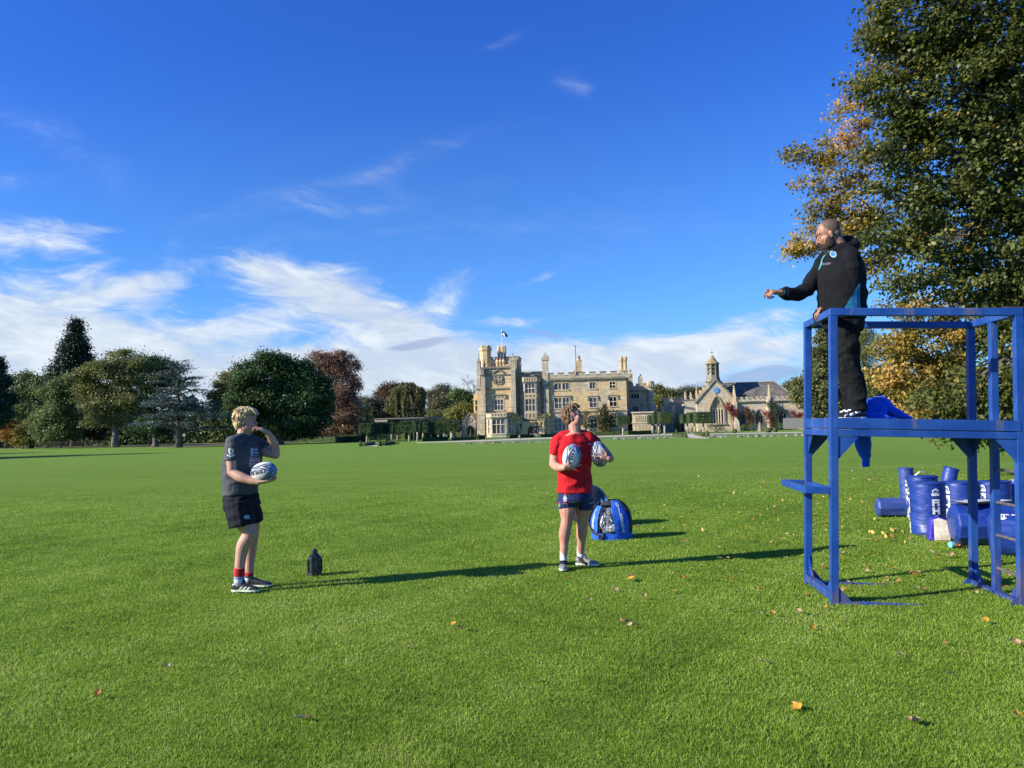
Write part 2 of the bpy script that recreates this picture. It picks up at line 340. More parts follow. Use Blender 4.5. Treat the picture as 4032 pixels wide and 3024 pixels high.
def arch_pts(x0,x1,zs,rise,n=8,pointed=True):
    out=[];xc=(x0+x1)/2;w=(x1-x0)/2
    for i in range(n+1):
        f=-1+2*i/n; 
        if pointed: z=zs+rise*(1-abs(f)**1.7)
        else: z=zs+rise*math.sqrt(max(0,1-f*f))
        out.append((xc+f*w,z))
    return out
def spandrel(mb,x0,x1,zs,ztop,rise,y0,y1,pointed=True,n=8):
    ap=arch_pts(x0,x1,zs,rise,n,pointed)
    for (a,za),(b_,zb) in zip(ap[:-1],ap[1:]):
        mb.prism([(a,za),(b_,zb),(b_,ztop),(a,ztop)],y0,y1)
def window(parent,r,yf,lights=2,transoms=(.5,),arched=True,glass='glass',groups=1,hood=None,frame=.11,sill=True,both=False,proud=.05,archrise=.32):
    x0,z0,x1,z1=r; mb=MB(); ya,yb=yf+.06,yf+.24
    # surround, proud of the wall
    mb.box(x0-frame,yf-proud,z0,x0-.002,yf+.02,z1); mb.box(x1+.002,yf-proud,z0,x1+frame,yf+.02,z1); mb.box(x0-frame,yf-proud,z1+.002,x1+frame,yf+.02,z1+frame)
    if sill: mb.box(x0-frame-.06,yf-proud-.08,z0-.16,x1+frame+.06,yf+.02,z0-.003)
    gw=(x1-x0)/groups
    mull=min(.13,gw/lights*.16)
    for g in range(groups):
        gx=x0+g*gw
        if g: mb.box(gx-.12,ya-.1,z0+.001,gx+.12,yb,z1-.001)
        lw=gw/lights
        for i in range(1,lights): mb.box(gx+i*lw-mull/2,ya,z0+.001,gx+i*lw+mull/2,yb,z1-.001)
        for f in transoms: 
            zt=z0+(z1-z0)*f; mb.box(gx+.001+(.12 if g else 0),ya+.003,zt-.06,gx+gw-.001-(.12 if g<groups-1 else 0),yb-.003,zt+.06)
        if arched:
            for i in range(lights):
                a,b_=gx+i*lw+mull/2,gx+(i+1)*lw-mull/2; rise=(b_-a)*.42
                spandrel(mb,a,b_,z1-rise-.05,z1-.003,rise,ya+.02,yb-.02)
                if both and transoms:
                    zt=z0+(z1-z0)*transoms[-1]-.06; spandrel(mb,a,b_,zt-rise-.05,zt+.01,rise,ya+.022,yb-.022)
    fr=mb.build('window',M['trim'],parent)
    p=MB(); p.box(x0,yf+.20,z0,x1,yf+.23,z1); p.build('pane',M[glass],fr)
    if hood is not None:
        h=MB(); dz=hood; a,b_=x0-frame-.22,x1+frame+.22; zt=z1+frame+dz
        h.box(a,yf-.16,zt,b_,yf+.02,zt+.14); h.box(a,yf-.157,zt-.55,a+.13,yf+.018,zt-.002); h.box(b_-.13,yf-.157,zt-.55,b_,yf+.018,zt-.002)
        h.box(a-.12,yf-.155,zt-.68,a+.13,yf+.016,zt-.552); h.box(b_-.13,yf-.155,zt-.68,b_+.12,yf+.016,zt-.552); h.build('hood_mould',M['weathered'],fr)
    return fr
def battlement(mb,cap,x0,x1,z0,zlow,zhigh,y0,y1,n,start=1,frac=.6):
    """solid parapet z0..zlow, n merlons up to zhigh"""
    mb.box(x0,y0,z0,x1,y1,zlow); pitch=(x1-x0)/(n-(1-frac) if start else n)
    for i in range(n):
        a=x0+i*pitch; b_=min(a+pitch*frac,x1)
        mb.box(a,y0,zlow+.001,b_,y1,zhigh); cap.box(a-.05,y0-.08,zhigh+.002,b_+.05,y1+.08,zhigh+.13)
        if i<n-1: cap.box(b_+.052,y0-.07,zlow+.002,a+pitch-.052,y1+.07,zlow+.10)
def pinnacle(mb,x,y,z,w,h):
    mb.cone((x,y),w*.7,w*.05,z,z+h*.75,4,math.pi/4); mb.box(x-w*.12,y-w*.12,z+h*.68,x+w*.12,y+w*.12,z+h); 
    mb.box(x-w*.42,y-w*.10,z+h*.80,x+w*.42,y+w*.10,z+h*.88); mb.cone((x,y),w*.22,w*.02,z+h,z+h*1.12,6)
def quatre(parent,mbf,x0,x1,z0,z1,yf,n,mat='stone_grey'):
    """pierced panel: frame with n sunk squares, each with a cross-shaped tracery"""
    w=(x1-x0)/n; m_=.09; dk=MB()
    for i in range(n):
        a=x0+i*w+m_; b_=x0+(i+1)*w-m_; zc=(z0+z1)/2; xc=(a+b_)/2; r=(b_-a)/2
        dk.box(a,yf-.004,z0+m_,b_,yf+.02,z1-m_)
        for sx_,sz_ in((-1,-1),(1,-1),(-1,1),(1,1)):
            mbf.cone((xc,0),.001,.001,0,0,3) if False else None
            px,pz=xc+sx_*r*.72,zc+sz_*(z1-z0-2*m_)/2*.72
            q=r*.30; mbf.prism([(px-q,pz),(px,pz-q),(px+q,pz),(px,pz+q)],yf-.07,yf-.006)
        mbf.prism([(xc-r*.22,zc),(xc,zc-r*.22),(xc+r*.22,zc),(xc,zc+r*.22)],yf-.06,yf-.006)
    for i in range(n+1): mbf.box(x0+i*w-m_/1.3,yf-.08,z0,x0+i*w+m_/1.3,yf+.01,z1)
    mbf.box(x0-.05,yf-.085,z1-m_,x1+.05,yf+.012,z1); mbf.box(x0-.05,yf-.085,z0,x1+.05,yf+.012,z0+m_)
    return dk

F1=Facade(2165,1715,138,-6.0,1780,1260,.41591)
def R1(x1,y1,x2,y2,dy=0): return F1.rc(x1,y1,x2,y2,dy)
house=thing('country_house','grand golden stone country house with battlements, tall windows and chimney clusters across the lawn','house',F1.P0,F1.yaw)
GZ=-.4
# --- main block with three rows of windows
mx0,_,mx1,mztop=R1(908,575,1655,1000); zc=F1.pt(1280,562)[1]; zl=F1.pt(1280,520)[1]; zh=F1.pt(1280,497)[1]
wins=[(970,597,1108,660,2,(),True,'glass',2,None,.2),(1302,588,1355,650,2,(),True,'glass',1,None,.2),(1492,583,1545,643,2,(.5,),True,'glass_dark',1,None,.2),
 (973,735,1112,835,2,(.5,),True,'glass',2,.12,0),(1303,735,1370,825,2,(.5,),True,'glass',1,.12,0),(1492,728,1558,815,2,(.5,),True,'glass_dark',1,.12,0),
 (970,925,1110,1050,2,(.55,),True,'glass',2,None,0),(1312,935,1372,1020,2,(.55,),True,'glass_dark',1,.10,0),(1508,900,1564,1015,2,(.33,.66),True,'glass_dark',1,.10,0)]
mw=MB(); hol=[R1(*q[:4]) for q in wins]; wall_holes(mw,mx0,mx1,GZ,zc,0,13,hol); mw.build('wall',M['stone'],house)
for q,h in zip(wins,hol): window(house,h,0,q[4],q[5],q[6],q[7],q[8],q[9])
pm=MB(); cp=MB(); battlement(pm,cp,mx0+.02,mx1+.28,zc+.35,zl,zh,-.28,.35,8)
pm.build('parapet',M['stone_grey'],house); cp.build('coping',M['weathered'],house)
s_=MB(); s_.box(mx0,-.40,zc+.002,mx1+.40,13.2,zc+.348); s_.build('cornice',M['weathered'],house); s_=MB(); zs1=F1.pt(1280,864)[1]; s_.box(mx0,-.16,zs1-.1,mx1+.16,-.002,zs1+.1); s_.build('string_course',M['weathered'],house); s_=MB(); s_.box(mx0,-.22,GZ,mx1+.2,-.003,F1.pt(1280,1052)[1]); s_.build('plinth',M['weathered'],house)
g_=MB(); g_.tube([(mx1+.1,-.35,zc+.15),(mx1+.75,-.75,zc+.28)],[.16,.22],8); g_.ell((mx1+.8,-.78,zc+.32),(.25,.2,.2)); g_.build('gargoyle',M['weathered'],house)
rf=MB(); rf.box(mx0,.6,zc+.36,mx1,13,zc+.55); rf.build('roof',M['lead'],house)
# --- chimneys
def oct_chimney(x1,y1,x2,y2,ysh,n,depth,pots=0,head=.16):
    x0,z0,xx,z1=R1(x1,y1,x2,y2,-depth); w=(xx-x0)/n; c=MB(); c.box(x0-.12,depth-w*.6,z0-6,xx+.12,depth+w*.6,z0+(z1-z0)*ysh)
    for i in range(n):
        cx=x0+w*(i+.5); hz=z1-(z1-z0)*head
        c.cone((cx,depth),w*.46,w*.46,z0+(z1-z0)*ysh+.001,hz,8,R_(22.5)); c.cone((cx,depth),w*.60,w*.60,hz+.001,z1-.12,8,R_(22.5)); c.cone((cx,depth),w*.55,w*.42,z1-.119,z1,8,R_(22.5)); c.cone((cx,depth),w*.62,w*.62,hz-.22,hz-.1,8,R_(22.5))
    o=c.build('chimney',M['stone'],house)
    return o,x0,z0,xx,z1
oct_chimney(1584,348,1657,480,.08,2,4.0,head=.22)
oct_chimney(430,246,513,440,.45,3,5.0,head=.30)
o,x0,z0,xx,z1=oct_chimney(415,378,503,452,.10,3,2.2,head=.3)
p=MB(); 
for i in range(3): p.cone((x0+(xx-x0)*(i+.5)/3,2.2),.2,.16,z1+.002,z1+.35,10)
p.build('chimney_pot',M['terracotta'],o)
o,x0,z0,xx,z1=oct_chimney(1180,372,1221,485,.86,1,5.0,head=.12)
p=MB(); p.cone(((x0+xx)/2,5),.24,.2,z1,z1+.7,10); p.build('chimney_pot',M['terracotta'],o)
def sq_chimney(x1,y1,x2,y2,depth,pot=True):
    x0,z0,xx,z1=R1(x1,y1,x2,y2,-depth); c=MB(); w=xx-x0; c.box(x0,depth-w/2,z0-3,xx,depth+w/2,z1-.5); c.cone(((x0+xx)/2,depth),w*.86,w*.45,z1-.498,z1,4,math.pi/4)
    o=c.build('chimney',M['stone_grey'],house)
    if pot: q=MB(); q.cone(((x0+xx)/2,depth),.22,.2,z1+.002,z1+.4,8); q.build('chimney_pot',M['terracotta'],o)
sq_chimney(1148,465,1178,500,4.0,False); sq_chimney(1666,490,1709,625,9.0); sq_chimney(1763,533,1803,625,9.5)
q=MB(); x,z=F1.pt(1167,245,-3); x_,z_=F1.pt(1176,520,-3); q.tube([(x_,3,z_),(x,3,z)],.055,6); q.tube([(x-.25,3,z-.05),(x+.1,3,z-.05)],.06,5); q.build('mast',M['iron'],house)
x,z=F1.pt(1208,318,-5); x_,z_=F1.pt(1212,372,-5); q=MB(); q.tube([(x_,5.3,z_-.4),(x,5.3,z)],.035,5); q.box(x-.22,5.28,z-1.2,x+.22,5.33,z-1.16); q.build('aerial',M['white_metal'],house)
# --- left tower block
lx0,_,lx1,_=R1(238,460,600,1110,1.2); zt=F1.pt(440,456,1.2)[1]; zs=F1.pt(440,647,1.2)[1]
yF=-1.2
bayh=R1(403,755,485,850,1.2); lw=MB(); wall_holes(lw,lx0,lx1,GZ,zt,yF,9,[bayh]); lw.build('tower_wall',M['stone'],house)
w_=window(house,bayh,yF,3,(.5,),True,'glass')
x0,z0,xx,z1=R1(396,716,495,747,1.2); pf=MB(); dk=quatre(house,pf,x0,xx,z0,z1,yF-.02,3); pf.build('tracery_panel',M['trim'],w_); dk.build('panel_recess',M['weathered'],w_)
x0,z0,xx,z1=R1(385,709,510,745,1.2); h=MB(); h.box(x0,yF-.25,z1-.05,xx,yF+.01,z1+.12); h.box(x0,yF-.247,z0,x0+.14,yF+.008,z1-.052); h.box(xx-.14,yF-.247,z0,xx,yF+.008,z1-.052); h.build('hood_mould',M['weathered'],w_)
st=MB(); st.box(lx0-.1,yF-.22,zs-.12,lx1+.1,yF-.002,zs+.12); st.build('string_course',M['weathered'],house); st=MB(); st.box(lx0+.8,yF-.28,zt-.02,lx1-.3,yF+.5,zt+.28); st.build('cornice',M['weathered'],house); st=MB(); zz=F1.pt(440,905,1.2)[1]; st.box(lx0-.3,yF-.35,zz-.12,lx0+1.6,yF-.001,zz+.1); st.build('string_course',M['weathered'],house); st=MB()
x0,z0,xx,z1=R1(325,512,555,524,1.2); st.box(x0,yF-.16,z0,xx,yF-.003,z1)
xo,zo=F1.pt(440,512,1.2); pts=[(xo-1.0+.0,zo),(xo-.95,zo+.25),(xo-.7,zo+.5),(xo-.3,zo+.62),(xo,zo+1.0),(xo+.3,zo+.62),(xo+.7,zo+.5),(xo+.95,zo+.25),(xo+1.0,zo)]
st.tube([(a,yF-.1,b_) for a,b_ in pts],.12,6); st.build('string_course',M['weathered'],house)
# coat of arms: shield, supporters, helm, ribbon
ca=MB(); xa,za=F1.pt(440,568,1.2); k=.95
ca.prism([(xa-.38*k,za+.35*k),(xa+.38*k,za+.35*k),(xa+.38*k,za-.1*k),(xa,za-.55*k),(xa-.38*k,za-.1*k)],yF-.16,yF+.01)
for s in(-1,1):
    ca.tube([(xa+s*.45*k,yF-.07,za-.6*k),(xa+s*.62*k,yF-.1,za-.25*k),(xa+s*.60*k,yF-.1,za+.15*k),(xa+s*.72*k,yF-.1,za+.5*k)],[.09,.14,.17,.10],7); ca.ell((xa+s*.70*k,yF-.08,za+.62*k),(.17,.12,.13)); ca.tube([(xa+s*.6*k,yF-.07,za+.2*k),(xa+s*.4*k,yF-.12,za+.4*k)],[.09,.06],6)
    ca.tube([(xa+s*.95*k,yF-.04,za+.1*k),(xa+s*1.0*k,yF-.05,za-.3*k),(xa+s*.75*k,yF-.05,za-.65*k),(xa+s*.3*k,yF-.05,za-.85*k),(xa,yF-.05,za-.78*k)],[.05,.08,.1,.1,.1],6)
ca.ell((xa,yF-.08,za+.52*k),(.2,.13,.2)); ca.tube([(xa,yF-.06,za+.7*k),(xa+.1,yF-.06,za+.95*k)],[.1,.03],6)
for i in range(5): ca.ell((xa+(i-2)*.17,yF-.05,za+.78*k-.05*abs(i-2)),(.09,.07,.12),n=8,k=6)
ca.build('coat_of_arms',M['weathered'],house)
# buttresses and turrets of the tower
bt=MB()
x0,z0,xx,z1=R1(272,622,315,900,2.0); bt.box(x0,-2.0,z0,xx,yF-.001,z1)
x0,_,xx,zb=R1(235,905,312,1115,2.2); bt.box(x0,-2.2,GZ,xx,yF-.002,zb)
x0,z0,xx,z1=R1(272,515,312,632,1.8); bt.box(x0,-1.75,z0-.2,xx,yF-.003,z1)
x0,z0,xx,z1=R1(563,635,607,1115,1.8); bt.box(x0,-1.85,GZ,xx,yF-.001,z1)
x0,z0,xx,z1=R1(557,385,597,635,1.8); bt.box(x0,-1.65,z0,xx,yF-.0,z1); xm=(x0+xx)/2; w=xx-x0
bt.prism([(x0-.1,z1),(xx+.1,z1),(xm,z1+1.1)],-1.75,-.9)
x0,z0,xx,z1=R1(238,395,266,655,1.4); bt.box(x0,-1.5,z0,xx,0,z1); xl=(x0+xx)/2; bt.prism([(x0-.08,z1),(xx+.08,z1),(xl,z1+.45)],-1.6,.1)
zl1=z1
bt.build('buttress',M['stone_grey'],house)
tu=MB(); x0,z0,xx,z1=R1(252,450,322,512,1.9); xt=(x0+xx)/2; tu.cone((xt,-1.3),(xx-x0)*.54,(xx-x0)*.54,z0,z1-.25,8,R_(22.5)); tu.cone((xt,-1.3),(xx-x0)*.60,(xx-x0)*.60,z0-.2,z0-.01,8,R_(22.5))
for i in range(8):
    a=R_(45*i+22.5+22.5); tu.cone((xt+math.cos(a)*(xx-x0)*.46,-1.3+math.sin(a)*(xx-x0)*.46),.2,.02,z1-.249,z1+.05,4)
x2,z2=F1.pt(297,440,1.9); tu.cone((x2,-1.3),.28,.26,z2-.3,z2+.75,8); tu.cone((x2,-1.3),.36,.30,z2+.4,z2+.55,8); tu.cone((x2,-1.3),.2,.1,z2+.75,z2+1.2,8)
tu.build('turret',M['weathered'],house)
pn=MB(); pinnacle(pn,xl,-1.0,zl1+.35,.3,.9); pn.tube([(xl,-1.0,zl1+1.2),(xl,-1.0,zl1+2.1)],.02,5); pn.build('pinnacle',M['weathered'],house); pn=MB()
x3,z3=F1.pt(573,345,1.8); pinnacle(pn,x3,-1.3,z3-.15,.42,.75); pn.build('pinnacle',M['weathered'],house)
# octagonal stair turret behind
ot=MB(); x0,z0,xx,z1=R1(270,300,368,455,-3); r=(xx-x0)/2*1.06; xc=(x0+xx)/2; ot.cone((xc,3),r,r,z0-3,z1,8,R_(22.5)); 
zz1=F1.pt(318,262,-3)[1]; ot.cone((xc,3),r*1.02,r*1.16,z1+.001,z1+.25,8,R_(22.5)); ot.cone((xc,3),r*1.16,r*1.16,z1+.251,zz1,8,R_(22.5))
ztt=F1.pt(318,244,-3)[1]
for i in range(8):
    a=R_(45*i); mmx,mmy=xc+math.cos(a)*r*1.0,3+math.sin(a)*r*1.0; 
    ot.add([(xc+math.cos(a+da)*r*rr,3+math.sin(a+da)*r*rr,z) for z in(zz1+.001,ztt) for (da,rr) in((-.24,1.10),(.24,1.10),(.24,.9),(-.24,.9))],[(0,3,2,1),(4,5,6,7),(0,1,5,4),(1,2,6,5),(2,3,7,6),(3,0,4,7)])
ot.build('stair_turret',M['stone'],house)
# parapets of the tower
tp=MB(); tc=MB(); x0,z0,xx,z1=R1(366,375,432,455,-3); battlement(tp,tc,x0,xx,z0-1,z1-.1,z1+.35,2.8,3.3,2)
x0,z0,xx,z1=R1(500,420,555,460,-2); tp.box(x0,1.9,z0-1,xx,2.3,z1)
x0,z0,xx,z1=R1(516,352,632,500,-4); tp.box(x0,3.6,z0-1,xx,9,z1); tc.box(x0-.1,3.5,z1+.002,xx+.1,9.1,z1+.14)
x0,z0,xx,z1=R1(612,390,650,500,-2.2); tp.box(x0,2.0,z0-1,xx,3.4,z1-.6); tp.prism([(x0-.1,z1-.6),(xx+.15,z1-.6),(xx-.1,z1-.1),(x0+.2,z1+.5)],1.9,3.5)
x0,z0,xx,z1=R1(598,365,612,500,-2.0); tp.box(x0,1.6,z0-1,xx,1.98,z1)
tp.build('parapet',M['stone_grey'],house); tc.build('coping',M['weathered'],house)
# flag pole and flag
x,z=F1.pt(467,100,-4.2); fp=MB(); zb=F1.pt(470,250,-4.2)[1]-2; fp.tube([(x+.1,4.6,zb),(x,4.6,z)],[.06,.04],8); fp.ell((x,4.6,z+.05),(.09,.09,.09),n=8,k=6); fpo=fp.build('flagpole',M['white_metal'],house)
fl=MB(); n=14; zt_,zb_=F1.pt(470,108,-4.2)[1],F1.pt(470,160,-4.2)[1]; xe=F1.pt(522,150,-4.2)[0]
V=[];
for j in range(2):
    for s in range(7):
        for i in range(n+1):
            f=i/n; g=s/6; x_=x+.05+(xe-x)*f; drop=.55*f*f; hgt=(zt_-zb_)*(1-.45*f); z_=zt_-drop*1.0-hgt*g+.12*math.sin(f*5); y_=4.6+.14*math.sin(f*9+g)*f+j*.012; V.append((x_,y_,z_))
def gi(j,s,i): return (j*7+s)*(n+1)+i
Fs=[];ms=[]
for s in range(6):
    for i in range(n):
        white=(2<=s<=4 and i<5) or (s==5 and 4<i<9) or (s>=3 and i in(6,7))
        for j in range(2):
            q=(gi(j,s,i),gi(j,s,i+1),gi(j,s+1,i+1),gi(j,s+1,i)); Fs.append(q if j==0 else q[::-1]); ms.append(1 if white else 0)
me=bpy.data.meshes.new('flag'); me.from_pydata(V,[],Fs); me.polygons.foreach_set('material_index',ms); link('flag',me,[M['flag'],M['flag_white']],fpo)
# --- canted ground floor bay of the tower
def prism_bay(name,pl,z0,z1,mat): b_=MB(); b_.prism(pl,z0,z1,'z'); return b_.build(name,M[mat],house)
bx0,bz0,bx1,bz1=R1(320,920,568,1115,3.0); fx0,_,fx1,_=R1(372,920,520,1115,3.4)
yB=-3.3
ybk=yF+.001
holeF=R1(382,937,500,1075,3.3)
bm_=MB(); wall_holes(bm_,fx0,fx1,GZ,bz1,yB,ybk-.02,[holeF]); 
# side facets
for (xa_,xb_) in((bx0,fx0),(bx1,fx1)):
    s=1 if xb_>xa_ else -1
    bm_.prism([(xa_,ybk),(xa_,-2.3),(xb_-s*.001,yB),(xb_-s*.001,ybk)],GZ,bz1,'z')
bay=bm_.build('bay',M['stone_pale'],house)
window(house,holeF,yB,3,(.62,),True,'glass',archrise=.4)
def slit(xa_,ya_,xb_,yb_,z0,z1,fr,w_,mat='glass',n=2,par=None):
    """narrow light set in a canted facet running from (xa,ya) to (xb,yb)"""
    A_=Vector((xa_,ya_,0));B_=Vector((xb_,yb_,0)); d=(B_-A_).normalized(); nrm=Vector((d.y,-d.x,0)); nrm=nrm if nrm.y<0 else -nrm
    c=A_+(B_-A_)*fr; hw=w_/2; q=MB(); g=MB()
    def bx(mb,a,b_,za,zb_,o0,o1):
        P=[c+d*a+nrm*o0,c+d*b_+nrm*o0,c+d*b_+nrm*o1,c+d*a+nrm*o1]; mb.add([(p.x,p.y,z) for z in(za,zb_) for p in P],[(0,1,2,3),(4,7,6,5),(0,4,5,1),(1,5,6,2),(2,6,7,3),(3,7,4,0)])
    bx(q,-hw-.1,-hw,z0,z1,0,.07); bx(q,hw,hw+.1,z0,z1,0,.07); bx(q,-hw-.1,hw+.1,z1,z1+.1,0,.075); bx(q,-hw-.12,hw+.12,z0-.12,z0,0,.1)
    for i in range(1,n): zz=z0+(z1-z0)*i/n; bx(q,-hw,hw,zz-.05,zz+.05,.006,.065)
    fr_=q.build('window',M['trim'],par or house); bx(g,-hw,hw,z0,z1,.004,.02); g.build('pane',M[mat],fr_)
for (xa_,xb_) in((bx0,fx0),(bx1,fx1)): slit(xa_,-2.3,xb_,yB,holeF[1],holeF[3],.5,.42)
x0,z0,xx,z1=R1(318,882,566,918,3.4); pf=MB(); pf.prism([(x0-.1,ybk-.003),(x0-.1,-2.4),(fx0-.05,yB-.16),(fx1+.05,yB-.16),(xx+.1,-2.4),(xx+.1,ybk-.003)],z0,z1,'z')
pp=MB(); dk=quatre(house,pp,fx0+.1,fx1-.1,z0+.03,z1-.03,yB-.17,5); bp=pf.build('bay_parapet',M['stone_pale'],house); pp.build('tracery_panel',M['trim'],bp); dk.build('panel_recess',M['weathered'],bp)
cc=MB(); cc.prism([(x0-.2,ybk-.004),(x0-.2,-2.5),(fx0-.1,yB-.28),(fx1+.1,yB-.28),(xx+.2,-2.5),(xx+.2,ybk-.004)],z1+.002,z1+.12,'z'); cc.prism([(x0-.18,ybk-.005),(x0-.18,-2.48),(fx0-.08,yB-.26),(fx1+.08,yB-.26),(xx+.18,-2.48),(xx+.18,ybk-.005)],z0-.14,z0-.002,'z'); cc.build('coping',M['weathered'],bp)
# --- recessed bay with the oriel over the door
rx0,_,rx1,rzt=R1(602,505,862,1080,-.6); yR=.6
rw=MB(); rw.box(rx0+.01,yR,GZ,rx1+.3,12,rzt); rw.build('recess_wall',M['stone_grey'],house)
rr=MB(); rr.box(rx0,yR-.25,rzt+.002,rx1+.2,yR+.3,rzt+.3); rr.box(rx0+.02,yR-.12,F1.pt(740,528,0)[1]-.1,rx1+.2,yR-.002,F1.pt(740,528,0)[1]+.1); rr.build('coping',M['weathered'],house)
rl=MB(); xa1,za1=F1.pt(650,478,-2); xa2,_=F1.pt(825,478,-2)
for dz in(0,.3): rl.tube([(xa1,2,za1-dz),(xa2,2,za1-dz+.05)],.03,5)
for i in range(4): xx_=xa1+(xa2-xa1)*i/3; rl.tube([(xx_,2,rzt),(xx_,2,za1+.03)],.03,5)
rl.build('railing',M['white_metal'],house)
ox0,oz0,ox1,oz1=R1(637,585,835,945,1.0); ofx0,_,ofx1,_=R1(686,585,800,945,1.4); yO=-1.2; yS=-.1
h1=R1(690,605,783,692,1.2); h2=R1(693,748,789,860,1.2)
ob=MB(); wall_holes(ob,ofx0,ofx1,oz0,oz1,yO,yR-.01,[h1,h2])
for (xa_,xb_) in((ox0,ofx0),(ox1,ofx1)):
    s=1 if xb_>xa_ else -1; ob.prism([(xa_,yR-.012),(xa_,yS),(xb_-s*.001,yO),(xb_-s*.001,yR-.012)],oz0+.002,oz1-.002,'z')
orl=ob.build('oriel',M['stone_pale'],house)
window(house,h1,yO,3,(.5,),True,'glass',sill=False); window(house,h2,yO,3,(.5,),True,'glass',sill=False)
for (xa_,xb_) in((ox0,ofx0),(ox1,ofx1)):
    for h_ in(h1,h2): slit(xa_,yS,xb_,yO,h_[1]-.1,h_[3]-.1,.5,.34,'glass_dark')
for (y1_,y2_,nn) in((703,737,3),(880,935,3)):
    x0,z0,xx,z1=R1(690,y1_,796,y2_,1.3); pp=MB(); dk=quatre(house,pp,x0,xx,z0,z1,yO-.01,nn); pp.build('tracery_panel',M['trim'],orl); dk.build('panel_recess',M['weathered'],orl)
x0,z0,xx,z1=R1(633,545,837,583,1.3); pf=MB(); pf.prism([(x0,yR-.014),(x0,yS-.1),(ofx0-.1,yO-.2),(ofx1+.1,yO-.2),(xx,yS-.1),(xx,yR-.014)],z0,z1,'z'); bp=pf.build('oriel_parapet',M['stone_pale'],house)
pp=MB(); dk=quatre(house,pp,ofx0-.05,ofx1+.05,z0+.05,z1-.05,yO-.21,5); pp.build('tracery_panel',M['trim'],bp); dk.build('panel_recess',M['weathered'],bp)
cc=MB(); 
for zz_ in(z0-.13,z1+.002): cc.prism([(x0-.1,yR-.016),(x0-.1,yS-.2),(ofx0-.15,yO-.3),(ofx1+.15,yO-.3),(xx+.1,yS-.2),(xx+.1,yR-.016)],zz_,zz_+.12,'z')
cc.build('coping',M['weathered'],bp)
# porch wall with the arched door, sloping shoulder roofs
px0,pz0,px1,pz1=R1(605,955,872,1085,1.6); dx0,dz0,dx1,dz1=R1(714,998,786,1083,1.6); yP=-1.5
pw=MB(); pw.box(px0,yP,GZ,dx0,yR-.02,pz1); pw.box(dx1,yP,GZ,px1,yR-.02,pz1); pw.box(dx0,yP,dz1,dx1,yR-.02,pz1); spandrel(pw,dx0,dx1,dz1-.62,dz1-.001,.6,yP+.001,yP+.6)
pw.build('porch',M['stone'],house)
dr=MB(); dr.box(dx0,yP+.5,GZ,dx1,yP+.58,dz1)
for i in range(1,5): xx_=dx0+(dx1-dx0)*i/5; dr.box(xx_-.015,yP+.47,GZ,xx_+.015,yP+.499,dz1)
dr.build('door',M['wood_dark'],house)
tr=MB(); ap=arch_pts(dx0-.12,dx1+.12,dz1-.62,.75,12); tr.tube([(a,yP-.05,b_) for a,b_ in ap],.1,6); x0,z0,xx,z1=R1(703,985,800,1000,1.6); tr.box(x0-.2,yP-.14,z1+.1,xx+.1,yP-.002,z1+.24); tr.build('door_moulding',M['trim'],house)
so=MB()
xa_,za_=F1.pt(606,950,1.6); xb_,zb_=F1.pt(678,942,1.6); zt_=F1.pt(640,888,1)[1]
so.prism([(xa_,pz1+.003),(xb_,pz1+.003),(xb_,pz1+.25),(xa_+.1,zt_)],yP-.05,yR-.03); so.build('lean_to_roof',M['weathered'],house); so=MB()
xc_,_=F1.pt(805,942,1.6); xd_,_=F1.pt(915,950,1.6); so.prism([(xc_,pz1+.003),(px1+.15,pz1+.003),(px1+.15,zt_),(xc_,pz1+.25)],yP-.05,yR-.03); so.build('lean_to_roof',M['weathered'],house)
# --- tall buttress with gabled head between porch and main block
bb=MB(); x0,z0,xx,z1=R1(868,625,915,905,1.2); bb.box(x0,-.45,z0,xx,.58,z1); x0,_,xx,z2=R1(872,905,928,1075,1.8); bb.box(x0,-.9,GZ,xx,.57,z2); bb.box(x0-.1,-.98,z2+.001,xx+.1,-.3,z2+.35)
x0,z0,xx,z1=R1(852,378,908,620,1.0); bb.box(x0,-.4,z0,xx,.5,z1); xm=(x0+xx)/2; bb.prism([(x0-.12,z1),(xx+.12,z1),(xx+.12,z1+.75),(xm,z1+.1+1.0),(x0-.12,z1+.4)],-.5,.55); bb.build('buttress',M['stone_grey'],house)
pn=MB(); x3,z3=F1.pt(880,338,1); pinnacle(pn,x3,0,z3-.2,.45,.8); pn.build('pinnacle',M['weathered'],house)
st=MB(); st.box(x0-.15,-.55,z0-.1,xx+.15,.35,z0-.002); st.build('string_course',M['weathered'],house)
for (cx_,cy_) in((652,1000),(850,995)):   # wall plants either side of the door are bare climbers
    pass
